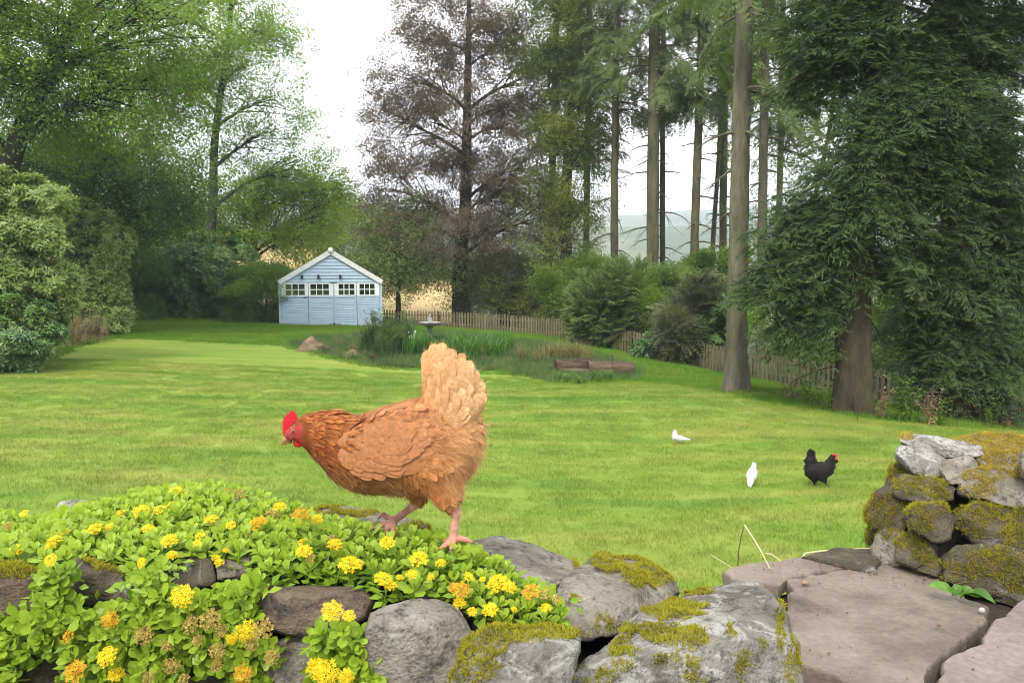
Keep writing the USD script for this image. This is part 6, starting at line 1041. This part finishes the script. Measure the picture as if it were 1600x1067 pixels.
for inset, yy in ((0.0, .0016), (.0012, .0032)):
    pg = Polygon(w_).buffer(.0004).buffer(-.0004 - inset); t = trimesh.creation.extrude_polygon(pg if pg.geom_type == 'Polygon' else max(pg.geoms, key=lambda g: g.area), 2 * yy, engine='earcut'); v = np.array(t.vertices); t.vertices = np.stack([v[:, 0], v[:, 2] - yy, v[:, 1]], 1); t.fix_normals(); cb.append(t)
obj('comb', cat(cb), M_comb, hen)
def blob(x, y, yoff, rx, ry, rz, tilt=0, sub=3, wob_=0.0, sd=0):
    t = trimesh.creation.icosphere(sub, 1.0); v = np.array(t.vertices) * np.array([rx, ry, rz]) * HS
    if wob_: v *= (1 + wob_ * (meshkit.fbm(v * 160 + sd, 3, sd) - .5))[:, None]
    c, s = math.cos(tilt), math.sin(tilt); v = np.stack([v[:, 0] * c - v[:, 2] * s, v[:, 1], v[:, 0] * s + v[:, 2] * c], 1); t.vertices = v + hp(x, y, yoff); return t
for s in (-1, 1):
    obj('face', cat([blob(460, 677, s * .0155, 13, 7.5, 11.5, .1, 3, .5, 3), blob(452, 681, s * .009, 7, 6, 7, 0, 3, .5, 4)]), M_face, hen, smooth=True)
    obj('wattle', blob(466.5, 692.5, s * .010, 9.5, 4.0, 6.2, .1, 3, .5, 6), M_comb, hen, smooth=True)
    obj('ear_lobe', blob(476, 681, s * .0255, 4.2, 2.6, 9.0, .0, 3, .4, 7), skinmat('pink_lobe', None, (.60, .12, .12), .5, .3, .5, 500, .3) if s < 0 else L + 'pink_lobe', hen, smooth=True)
    e = obj('eye', blob(457.6, 674, s * .0245, 3.3, 2.2, 3.3), M_eye, hen, smooth=True); obj('pupil', blob(457.6, 674, s * .0268, 1.7, 1.0, 1.7), M_pupil, e, smooth=True)
    rg = np.arange(15) / 14 * 2 * np.pi; c0 = hp(457.6, 674, s * .0250); obj('eyelid', tube(c0 + np.stack([np.cos(rg) * 4.1 * HS, np.zeros(15), np.sin(rg) * 3.7 * HS], 1), .0011, 6), M_face, e, smooth=True)
def beak(pts, rads, name):
    ps = np.array([hp(x, y, 0) for x, y in pts]); v, f = tube(ps, np.array(rads) * HS, 10, True); v[:, 1] *= .8; obj(name, (v, f), M_horn, hen, smooth=True)
beak([(454, 684, ), (448, 686), (443.5, 689.5), (440.5, 693.5), (439.6, 696)], [6.5, 5.4, 3.9, 2.2, .6], 'upper_beak'); beak([(455, 688.5), (449, 690.5), (444.5, 693), (442, 694.8)], [4.2, 3.3, 2.2, .6], 'lower_beak')
for t in toes:
    a, b = hp(*t[-2][:2], t[-2][2]), hp(*t[-1][:2], t[-1][2]); dv = (b - a) / np.linalg.norm(b - a); ps = np.stack([b - dv * .003, b + dv * .005 - (0, 0, .0006), b + dv * .010 - (0, 0, .004)]); obj('claw', tube(ps, [.0024, .0017, .0004], 6, True), M_claw, hen, smooth=True)
# ---- small birds on the lawn
def smallbird(name, label, catn, D_, foot_px, parts, legs, col, seed, comb_m=None, extras=(), zone=None, fl=(14, 9), nf=1500, foll=None, legm=None, wingpx=None):
    o0 = P(*foot_px, D_); o0[2] = float(H(o0[0], o0[1])) ; s_ = D_ / FPX; o = thing(name, label, catn, o0)
    def q(x, y, w=0.0): return P(x, y, D_ + w) - P(*foot_px, D_)
    pp = [('cone', q(a, b, w), q(c, d_, w2), r0 * s_, r1 * s_, sq) for (a, b, r0, c, d_, r1, w, w2, sq) in parts]; lg = [('cone', q(a, b, w), q(c, d_, w2), r0 * s_, r1 * s_, 1.0, .004) for (a, b, r0, c, d_, r1, w, w2) in legs]
    allp = np.array([z for p in pp + lg for z in (p[1], p[2])]); rm = max(p[3] for p in pp) + .03; t = sdf_mesh(pp + lg, allp.min(0) - rm, allp.max(0) + rm, max((allp.max(0) - allp.min(0)).max() / 95, .0028), .02, 3); v = np.array(t.vertices); bcol = np.tile(np.array(col), (len(v), 1))
    la = np.vstack([np.linspace(p[1], p[2], 8) for p in lg]); dl = cKDTree(la).query(v)[0]; low = dl < .012; bcol[low] = legm
    obj('body', t, M_hide, o, smooth=True, color=bcol)
    rng = np.random.default_rng(seed); p, n = scatter(t, nf, lambda p, n: cKDTree(la).query(p)[0] > .02, rng); dd = np.tile(np.array(foll, float), (len(p), 1)); dd = dd - (dd * n).sum(1, keepdims=True) * n + rng.normal(0, .12, dd.shape); c0 = np.array(col) * rng.uniform(.75, 1.1, (len(p), 1)); c1 = np.minimum(np.array(col) * rng.uniform(1.0, 1.5, (len(p), 1)), .88)
    V, F, C = feather_mesh(p, dd, n, fl[0] * .001 * rng.uniform(.8, 1.2, len(p)), fl[1] * .001, .07, c0, c1, rng); tag(obj('plumage', (V, F), M_feather, o, smooth=True, color=C), kind='stuff')
    for (nm, x, y, w, rx, ry, rz, m, tl) in extras:
        e = trimesh.creation.icosphere(2, 1.0); c, sn = math.cos(tl), math.sin(tl); vv = np.array(e.vertices) * np.array([rx, ry, rz]) * s_; e.vertices = np.stack([vv[:, 0] * c - vv[:, 2] * sn, vv[:, 1], vv[:, 0] * sn + vv[:, 2] * c], 1) + q(x, y, w); obj(nm, e, m, o, smooth=True)
    if wingpx:
        for sd in (-1, 1):
            for (x0, y0, x1, y1, w, off) in wingpx: pass
            B_ = np.array([q(x0, y0, sd * off) for (x0, y0, x1, y1, w, off) in wingpx]); E_ = np.array([q(x1, y1, sd * off * .8) for (x0, y0, x1, y1, w, off) in wingpx]); V, F, C = feather_mesh(B_, E_ - B_, np.tile([0, sd, .3], (len(B_), 1)), np.linalg.norm(E_ - B_, axis=1), np.array([w for *_, w, off in wingpx]) * s_, .05, np.tile(np.array(col) * .9, (len(B_), 1)), np.tile(np.minimum(np.array(col) * 1.15, .88), (len(B_), 1)), rng); obj('wing', (V, F), M_feather, o, smooth=True, color=C)
    return o
BLK = (.017, .014, .014)
smallbird('black_hen', 'black hen with red comb walking right across the lawn', 'hen', 8.3, (1284, 757),
    [(1302, 713, 4.6, 1298, 720, 6, 0, 0, 1), (1298, 720, 6, 1293, 729, 10, 0, 0, 1), (1293, 729, 10, 1284, 732, 13.5, 0, 0, 1), (1284, 732, 13.5, 1272, 731, 12, 0, 0, 1), (1272, 731, 11, 1268, 718, 8, 0, 0, .8), (1268, 718, 8, 1269, 704, 4.5, 0, 0, .5), (1268, 736, 9, 1272, 743, 6, 0, 0, 1), (1284, 742, 8, 1289, 748, 3.5, -.03, -.03, 1), (1274, 742, 7, 1273, 748, 3.2, .03, .03, 1)],
    [(1289, 746, 2.2, 1290, 752, 1.3, -.03, -.03), (1290, 752, 1.3, 1292, 756, 1.5, -.03, -.03), (1292, 756, 1.4, 1296, 757.5, .7, -.03, -.05), (1292, 756, 1.4, 1297, 756.5, .7, -.03, .0), (1273, 746, 2.2, 1272, 752, 1.3, .03, .03), (1272, 752, 1.3, 1271.5, 753.5, 1.4, .03, .03), (1271.5, 753.5, 1.3, 1276, 754.5, .7, .03, .01), (1271.5, 753.5, 1.3, 1276, 754, .7, .03, .05)],
    BLK, 1, extras=[('comb', 1304, 708.5, 0, 4.2, 1.0, 3.0, M_comb, -.2), ('face', 1303.5, 713, 0, 4.0, 4.6, 3.6, M_comb, 0), ('wattle', 1303, 718, -.008, 2.0, 1.2, 3.0, M_comb, 0), ('wattle', 1303, 718, .008, 2.0, 1.2, 3.0, M_comb, 0), ('beak', 1308, 714, 0, 2.8, 1.1, 1.2, M_horn, -.35)], fl=(34, 20), nf=1700, foll=(-1, 0, .15), legm=np.array((.03, .028, .03)),
    wingpx=[(1290, 727 + k * 1.5, 1268 - k * .3, 724 + k * 2.6, 4.5, .075) for k in range(6)])
WHT = (.62, .62, .62)
smallbird('white_dove', 'white dove standing side-on, tail pointing right, further up the lawn', 'dove', 11.5, (1059, 695),
    [(1054, 675, 2.0, 1053.5, 679, 2.3, 0, 0, 1), (1053.5, 679, 2.3, 1055, 684, 4.2, 0, 0, 1), (1055, 684, 4.3, 1062, 686, 4.0, 0, 0, 1), (1062, 686, 4.0, 1069, 687, 2.2, 0, 0, 1), (1069, 687, 2.2, 1075.5, 687.5, 1.3, 0, 0, 1.6)],
    [(1056, 688, 1.0, 1056, 693, .6, -.012, -.012), (1056, 693, .6, 1054, 695, .6, -.012, -.012), (1061, 689, 1.0, 1061, 694, .6, .012, .012), (1061, 694, .6, 1059, 695.5, .6, .012, .012)], WHT, 2, extras=[('beak', 1051.4, 675.6, 0, 1.3, .5, .5, M_horn, .2)], fl=(26, 14), nf=700, foll=(1, 0, -.1), legm=np.array((.5, .2, .18)), wingpx=[(1057, 683 + k, 1072, 685.5 + k * .6, 2.4, .04) for k in range(4)])
smallbird('white_dove', 'white dove seen from behind, head turned right, nearer the black hen', 'dove', 8.7, (1173, 767),
    [(1178, 733.5, 3.0, 1177, 738, 3.2, .05, .04, 1), (1177, 738, 3.4, 1175.5, 746, 7.0, .03, .02, 1), (1175.5, 746, 7.2, 1173.5, 752, 7.4, .0, -.02, 1), (1173.5, 752, 7.2, 1172, 760, 4.2, -.04, -.07, 1), (1172, 760, 4.0, 1171.5, 765, 3.4, -.08, -.10, .6)],
    [(1177, 756, 1.4, 1177, 764, .8, .0, .0), (1177, 764, .8, 1178, 767, .8, .0, .03), (1171, 756, 1.4, 1171, 764, .8, .0, .0), (1171, 764, .8, 1171, 767, .8, .0, .03)], WHT, 3, extras=[('beak', 1181.4, 734.5, .06, 1.5, .6, .6, M_horn, -.1)], fl=(26, 14), nf=700, foll=(0, -.3, -1), legm=np.array((.5, .2, .18)))
# ---------------------------------------------------------------- flower bed, ornaments, small plants
def strap_clump(seed, n=34, h=0.6, w=0.022, spread=0.5, droop=0.5, base_r=0.1):
    rng = np.random.default_rng(seed); vf = []
    for k in range(n):
        a = rng.uniform(0, 2 * np.pi); b = np.array([*rng.normal(0, base_r, 2), 0.0]); l = h * rng.uniform(.6, 1.15); out = spread * rng.uniform(.1, 1); t = np.linspace(0, 1, 6); d = np.array([math.cos(a), math.sin(a), 0]); c = b + d * (out * l * t ** 1.7)[:, None] + np.array([0, 0, 1.0]) * (l * (t - droop * rng.uniform(.1, .9) * t ** 3))[:, None]; s = np.array([-d[1], d[0], 0]); ww = w * (1 - t ** 2.2) * .5 + .001
        v = np.stack([c - s * ww[:, None], c + s * ww[:, None]], 1).reshape(-1, 3); i = np.arange(5)[:, None] * 2; vf.append((v, np.concatenate([i + np.array([[0, 1, 3]]), i + np.array([[0, 3, 2]])])))
    return join(vf)
def weed_clump(seed, n=16, h=0.6, leaf=.06, wd=.03, nl=14, spread=.35):
    rng = np.random.default_rng(seed); vf = []
    for k in range(n):
        a = rng.uniform(0, 6.28); l = h * rng.uniform(.5, 1.1); e = np.array([math.cos(a) * spread * l * rng.uniform(.1, 1), math.sin(a) * spread * l * rng.uniform(.1, 1), l]); b = np.array([*rng.normal(0, .08, 2), 0]); p = bez(b, b + (0, 0, l * .6), b + e, 7); vf.append(tube(p, np.linspace(.005, .002, 7), 3)); t = rng.uniform(.15, 1, nl); q = np.stack([np.interp(t * 6, range(7), p[:, j]) for j in range(3)], 1); d = rng.normal(0, 1, (nl, 3)); d[:, 2] = d[:, 2] * .4 + .3; vf.append(leaf_quads(q, d, rng.normal(0, .4, (nl, 3)) + (0, 0, 1), leaf * rng.uniform(.6, 1.3, nl), wd, .2))
    return join(vf)
F_iris = leafmat('iris_blades', (0.045, 0.12, 0.02), (0.10, 0.20, 0.035), 1.5, .35); F_dry = leafmat('dry_grass', (0.14, 0.12, 0.05), (0.26, 0.22, 0.09), 2.0, .35); F_fennel = leafmat('feathery_weeds', (0.05, 0.10, 0.03), (0.11, 0.17, 0.05), 1.5, .35); F_russet = leafmat('russet_weeds', (0.08, 0.045, 0.025), (0.17, 0.10, 0.05), 2, .3); F_petalw = petalmat('pale_petals', (.55, .50, .52), (.75, .72, .72)); F_red = petalmat('red_petals', (.45, .02, .03), (.62, .06, .05)); F_pink = leafmat('pinkish_dry_weeds', (0.17, 0.11, 0.07), (0.30, 0.21, 0.13), 2, .3)
ORD = ['leftmost', 'second from left', 'third from left', 'fourth from left', 'fifth from left', 'sixth from left', 'seventh from left', 'eighth from left', 'ninth from left', 'tenth from left']
def plant(name, label, catn, mesh, m, px, py, rotz=0.0, sc=1.0, group=None):
    g = G(px, py); v, f = mesh; c, s = math.cos(rotz), math.sin(rotz); vv = (np.asarray(v) * sc) @ np.array([[c, s, 0], [-s, c, 0], [0, 0, 1]]); o = obj(name, (vv, f), m); UsdGeom.Xformable(o).AddTranslateOp().Set(Gf.Vec3d(*map(float, g))); return tag(o, label, catn, group)
rng = np.random.default_rng(3)
for k, x in enumerate((690, 704, 718, 732, 745, 758, 770, 782, 793)):
    plant('iris_clump', ORD[k] + ' of the strappy green clumps right of the hen\'s tail', 'plant', strap_clump(k, 56, .85, .03, .75), F_iris, x, 560 - 6 * (k % 3), k, rng.uniform(.85, 1.15), 'strappy clumps in the flower bed')
for k, (x, y) in enumerate(((655, 556), (640, 558), (668, 548))): plant('iris_clump', ('middle', 'leftmost', 'rightmost')[k] + ' of three strappy clumps left of the hen\'s tail tip', 'plant', strap_clump(20 + k, 46, .85, .03), F_iris, x, y, k, 1, 'strappy clumps left of the tail')
for k, (x, y, s) in enumerate(((570, 552, .8), (584, 550, 1.05), (598, 553, 1.15), (612, 556, 1.0), (626, 555, .95), (590, 562, .7), (640, 545, .9))): plant('fennel_clump', 'feathery tall weed by the shed\'s right corner, ' + ('leftmost', 'second', 'fourth', 'fifth', 'sixth', 'low third', 'rightmost')[k] + ' of seven', 'plant', weed_clump(40 + k, 34, 1.2, .09, .02, 34), F_fennel, x, y, k, s, 'feathery weeds in the flower bed')
for k, (x, y, s) in enumerate(((815, 566, .8), (838, 567, .8), (858, 562, .9), (880, 562, 1.0), (900, 563, 1.0), (915, 566, .9), (530, 545, .6), (552, 552, .6))): plant('dry_grass_clump', ORD[k % 6] + ' dry straw-coloured grass clump' + (' between the strappy clumps and the rotting logs' if k < 6 else ' left of the feathery weeds'), 'plant', strap_clump(60 + k, 80, .8, .014, .6, .3), F_dry, x, y, k, s, 'dry grass clumps in the bed right of the strappy clumps' if k < 6 else 'dry grass clumps left of the feathery weeds')
for k, (x, y) in enumerate(((582, 566), (672, 574))): plant('russet_weed', ('dark russet weed at the front edge of the bed, left', 'dark russet weed at the front edge of the bed beside the hen\'s tail')[k], 'plant', weed_clump(70 + k, 16, .32, .05, .025), F_russet, x, y, 0, 1.0)
plant('flowering_plant', 'pale flowered plant beside the foot of the bird bath', 'plant', weed_clump(80, 14, .55, .05, .03), F_mid, 648, 550, 0, 1.0)
fl = plant('flower_cluster', 'cluster of pale lilac flowers beside the foot of the bird bath', 'flowers', weed_clump(81, 10, .62, .05, .05, 8, .3), F_petalw, 648, 549, .4, 1.0)
M_mound = rough('loose_soil', [(0.3, (0.10, 0.065, 0.04)), (0.5, (0.19, 0.13, 0.08)), (0.7, (0.27, 0.20, 0.12))], scale=5, bump=.9, bdist=.05, bscale=20)
def moundmesh(px, py, rx, ry, h, seed):
    g = G(px, py); r = np.linspace(0, 1, 16)[:, None]; a = np.linspace(0, 2 * np.pi, 41)[:-1]; x = g[0] + rx * r * np.cos(a); y = g[1] + ry * r * np.sin(a); n = meshkit.fbm(np.stack([x * 3, y * 3, x * 0 + seed], -1), 4, seed); z = H(x, y) - .03 + h * (np.cos(r * np.pi) * .5 + .5) * (.3 + 1.4 * n); v = np.stack([x, y, z], -1).reshape(-1, 3); i = np.arange(15)[:, None] * 40 + np.arange(40)[None]; j = np.arange(15)[:, None] * 40 + (np.arange(40)[None] + 1) % 40; return v, np.concatenate([np.stack([i, i + 40, j + 40], -1).reshape(-1, 3), np.stack([i, j + 40, j], -1).reshape(-1, 3)])
tag(obj('soil_mound', moundmesh(492, 546, .75, .8, .34, 1), M_mound, smooth=True), 'small heap of bare brown soil at the left end of the flower bed', 'soil heap'); tag(obj('soil_mound', moundmesh(545, 556, .6, .6, .2, 2), M_mound, smooth=True), 'low heap of dry soil right of the larger soil heap', 'soil heap')
plant('russet_weed', 'dark weed standing against the soil heap', 'plant', weed_clump(90, 14, .3, .06, .04), F_russet, 508, 552, 0, 1.0)
# bird bath with a small statue
M_bath = stonemat('bath_stone', (.24, .23, .21), (.36, .35, .33), (.48, .47, .45), .5, moss=.3); bb = G(672, 533); bbo = thing('bird_bath', 'pale stone bird bath with a small statue, behind the hen\'s tail', 'bird bath', bb)
def lathe(prof, n=28): return trimesh.creation.revolve(np.array(prof), sections=n)
sc_ = bb[1] / FPX; hz = 27 * sc_
obj('pedestal', lathe([(0, -.05), (.17, -.05), (.17, .05), (.10, .09), (.085, .2), (.08, hz - .16), (.13, hz - .08), (0, hz - .08)]), stonemat('bath_base', (.10, .10, .09), (.17, .165, .15), (.24, .23, .21), .3), bbo, smooth=40)
obj('bowl', lathe([(0, hz - .082), (.12, hz - .082), (.28, hz - .03), (.37, hz + .03), (.385, hz + .06), (.36, hz + .06), (.26, hz + .02), (0, hz + .005)]), M_bath, bbo, smooth=40)
st_ = sdf_mesh([('cone', (0, 0, hz), (0, 0, hz + .06), .09, .07), ('cone', (0, 0, hz + .07), (.01, 0, hz + .2), .062, .05), ('cone', (0, -.01, hz + .27), (0, -.02, hz + .29), .045, .042), ('cone', (.05, -.02, hz + .19), (.08, -.06, hz + .11), .022, .02), ('cone', (-.05, -.02, hz + .19), (-.07, -.06, hz + .12), .022, .02), ('cone', (.03, -.03, hz + .08), (.05, -.1, hz + .06), .035, .028), ('cone', (-.03, -.03, hz + .08), (-.05, -.1, hz + .05), .035, .028)], (-.16, -.2, hz - .08), (.16, .15, hz + .4), .012, .02, 3); obj('statue', st_, M_bath, bbo, smooth=True)
# rotting logs
M_log = rough('rotten_wood', [(0.3, (0.025, 0.017, 0.011)), (0.5, (0.07, 0.048, 0.03)), (0.7, (0.15, 0.11, 0.07))], scale=3, bump=1.0, bdist=.05, bscale=16, stretch=(.25, 1, 1))
def log(a, b, r, seed, name, label):
    n, m = 36, 36; t = np.linspace(0, 1, n); c = a + (b - a) * t[:, None]; ax = (b - a) / np.linalg.norm(b - a); s = np.cross(ax, (0, 0, 1)); s /= np.linalg.norm(s); u = np.cross(s, ax); th = np.arange(m) * 2 * np.pi / m; nz = meshkit.fbm(np.stack([np.cos(th)[None] * 4 + seed + t[:, None] * .6, np.sin(th)[None] * 4 + t[:, None] * .4, t[:, None] * 1.5 + 0 * th[None]], -1), 4, seed); rr = r * (.72 + .56 * nz) * (1 - .15 * np.abs(t[:, None] - .5)); v = c[:, None] + rr[..., None] * (np.cos(th)[None, :, None] * s + np.sin(th)[None, :, None] * u); i = np.arange(n - 1)[:, None] * m + np.arange(m)[None]; j = np.arange(n - 1)[:, None] * m + (np.arange(m)[None] + 1) % m; f = np.concatenate([np.stack([i, j, j + m], -1).reshape(-1, 3), np.stack([i, j + m, i + m], -1).reshape(-1, 3)]); vv = np.vstack([v.reshape(-1, 3), c[0] + ax * .06, c[-1] - ax * .06]); k = np.arange(m); f = np.vstack([f, np.stack([np.full(m, n * m), (k + 1) % m, k], 1), np.stack([np.full(m, n * m + 1), (n - 1) * m + k, (n - 1) * m + (k + 1) % m], 1)]); tag(obj(name, (vv, f), M_log, smooth=50), label, 'log')
la, lb = G(918, 586), G(988, 588); log(la + (0, 0, .14), lb + (0, 0, .17), .27, 1, 'rotting_log', 'thick dark rotting log lying on the lawn, right-hand one')
la, lb = G(868, 583), G(935, 586); log(la + (0, .1, .12), lb + (0, .3, .16), .26, 2, 'rotting_log', 'crumbling left-hand rotting log half buried in dry grass'); log(la + (.1, -.25, .07), lb + (-.1, -.2, .08), .11, 3, 'rotting_log', 'thin rotten branch lying in front of the two thick logs')
for k, (x, y) in enumerate(((885, 598), (905, 600), (930, 597), (870, 596), (950, 596))): plant('nettle_clump', ('second from left', 'middle', 'fourth from left', 'leftmost', 'rightmost')[k] + ' of the low green weeds fronting the rotting logs', 'plant', weed_clump(100 + k, 14, .28, .06, .035), F_mid, x, y, k, rng.uniform(.8, 1.2), 'weeds along the rotting logs')
M_rod = plain('rusty_rod', (.06, .04, .03)); g = G(956, 590); tag(obj('rod', tube(np.array([g, g + (0, 0, .3), g + (.01, 0, .62)]), .012, 6, True), M_rod), 'thin dark rod standing upright at the rotting log', 'rod')
# dark wooden bin behind the fence
g = P(800, 505, 46); g[2] = float(H(g[0], g[1])); bn = thing('compost_bin', 'dark slatted bin behind the picket fence under the trees', 'bin', g); M_bin = plain('black_boards', (.03, .028, .027), roughness=.8)
for k in range(6): obj('board', box(-.85, .85, -.5, -.46, .05 + k * .2, .05 + k * .2 + .17), M_bin, bn)
for sx_ in (-.85, .81): obj('side', box(sx_, sx_ + .04, -.455, .5, 0, 1.25), M_bin, bn)
obj('lid', box(-.9, .9, -.55, .55, 1.255, 1.3), M_bin, bn); obj('rear', box(-.8, .8, .45, .49, 0, 1.24), M_bin, bn)
# weeds at the wood's edge
for k, (x, y, s) in enumerate(((1240, 628, .9), (1262, 634, 1.0), (1300, 642, .9), (1375, 655, .8), (1400, 658, 1.2), (1422, 660, 1.1), (1445, 663, .9), (1470, 666, .8), (1545, 668, .7), (1575, 670, .7))): plant('edge_weed', ORD[k] + ' of the leafy pale weeds at the lawn edge below the firs', 'plant', weed_clump(120 + k, 12, .72, .075, .04, 14), F_light if k % 3 else F_pink, x, y, k, s, 'weeds along the lawn edge under the firs')
for k, (x, y, s) in enumerate(((104, 545, .8), (124, 540, .9), (137, 537, .85), (150, 535, .9), (114, 541, .9), (163, 532, .7))): plant('dry_weed', ('leftmost', 'third from left', 'fourth from left', 'fifth from left', 'second from left', 'rightmost')[k] + ' pinkish dry weed on the bank below the rhododendrons', 'plant', weed_clump(140 + k, 26, 1.15, .07, .025, 18), F_pink, x, y, k, s, 'dry weeds under the rhododendrons')
rb = shrub('rose_bush', 'rose bush with red blooms beyond the firs at the right edge', M_bark, F_mid, [(1592, 640, 26, 26)], 20, 150, 420, 'fine', .7); ro = np.array(rb.GetAttribute('xformOp:translate').Get())
for k, (x, y) in enumerate(((1584, 624), (1592, 628), (1590, 640), (1600, 618))):
    p = P(x, y, 19.55); m = trimesh.creation.icosphere(2, .055); vv = np.array(m.vertices); m.vertices = vv * (.75 + .5 * meshkit.fbm(vv * 40 + k, 3, k))[:, None] + p - ro; obj('bloom', m, F_red, rb, smooth=True)
# grass blades: short on the mown lawn, longer on the strip behind
def patch(seed, n, size, h, w):
    rng = np.random.default_rng(seed); b = np.stack([rng.uniform(-size / 2, size / 2, n), rng.uniform(-size / 2, size / 2, n), np.zeros(n)], 1); a = rng.uniform(0, 6.28, n); hh = h * rng.uniform(.5, 1.2, n); lean = rng.normal(0, .45, (n, 2)) * hh[:, None]; s = np.stack([np.cos(a), np.sin(a), np.zeros(n)], 1) * w / 2; tip = b + np.column_stack([lean, hh]); v = np.stack([b - s, b + s, tip], 1).reshape(-1, 3); return v, np.arange(3 * n).reshape(-1, 3)
def grass(name, label, poly, dist, step, protos, m, seed, keepf=None):
    rng = np.random.default_rng(seed); x0, y0, x1, y1 = poly.bounds; gx, gy = np.meshgrid(np.arange(x0, x1, step), np.arange(max(y0, dist[0]), min(y1, dist[1]), step)); q = np.stack([gx.ravel(), gy.ravel()], 1) + rng.uniform(-.3, .3, (gx.size, 2)) * step; q = q[(np.abs(q[:, 0]) < q[:, 1] * .70 + .5)]; q = q[shapely.contains_xy(poly, q[:, 0], q[:, 1])]
    e = .2; z = H(q[:, 0], q[:, 1]); nx = (H(q[:, 0] - e, q[:, 1]) - H(q[:, 0] + e, q[:, 1])) / (2 * e); ny = (H(q[:, 0], q[:, 1] - e) - H(q[:, 0], q[:, 1] + e)) / (2 * e); up = np.stack([nx, ny, np.ones(len(q))], 1); up /= np.linalg.norm(up, axis=1, keepdims=True); a = rng.uniform(0, 6.28, len(q)); x = np.stack([np.cos(a), np.sin(a), np.zeros(len(q))], 1); x -= (x * up).sum(1, keepdims=True) * up; x /= np.linalg.norm(x, axis=1, keepdims=True); Rm = np.stack([x, np.cross(up, x), up], 2)
    o = instancer(name, [(p, m) for p in protos], rng.integers(len(protos), size=len(q)), np.column_stack([q, z]), quat_from_mats(Rm), rng.uniform(.9, 1.15, len(q))); tag(o, label, 'grass', kind='stuff')
grass('lawn_grass', 'short mown grass blades of the sunlit lawn', lawn_poly, (4.0, 21), .55, [patch(s, 800, .62, .036, .0042) for s in range(4)], M_lawn, 1)
strip = rough_poly.difference(lawn_poly.buffer(.1)).difference(bed_poly).buffer(-.1)
grass('long_grass', 'longer greener grass behind the mown lawn', strip, (12, 48), .6, [patch(10 + s, 500, .68, .11, .009) for s in range(4)], M_roughgrass, 2)
edge_ = lawn_poly.boundary.buffer(.22).intersection(rough_poly); grass('edge_grass', 'ragged tufts along the far edge of the mown lawn', edge_, (10, 40), .3, [patch(20 + s, 120, .34, .10, .008) for s in range(4)], M_roughgrass, 3)
bedge = bed_poly.boundary.buffer(.35); grass('bed_weeds', 'low weeds and grass creeping over the flower bed soil', bed_poly.buffer(.2), (12, 40), .42, [patch(30 + s, 150, .5, .2, .012) for s in range(4)], F_fennel, 4)
# ---------------------------------------------------------------- air
M_haze = usdkit.material(stage, L + 'haze_air', {'v': ('principled_volume', {'color': (.80, .88, 1.0), 'density': 0.0005, 'anisotropy': .2})}, volume='v.volume')
hz_ = box(-6500, 6500, -6500, 6500, -40, 210)
if True: tag(obj('haze', hz_, M_haze), 'pale haze that fades the far hills to light blue', 'haze', kind='stuff')
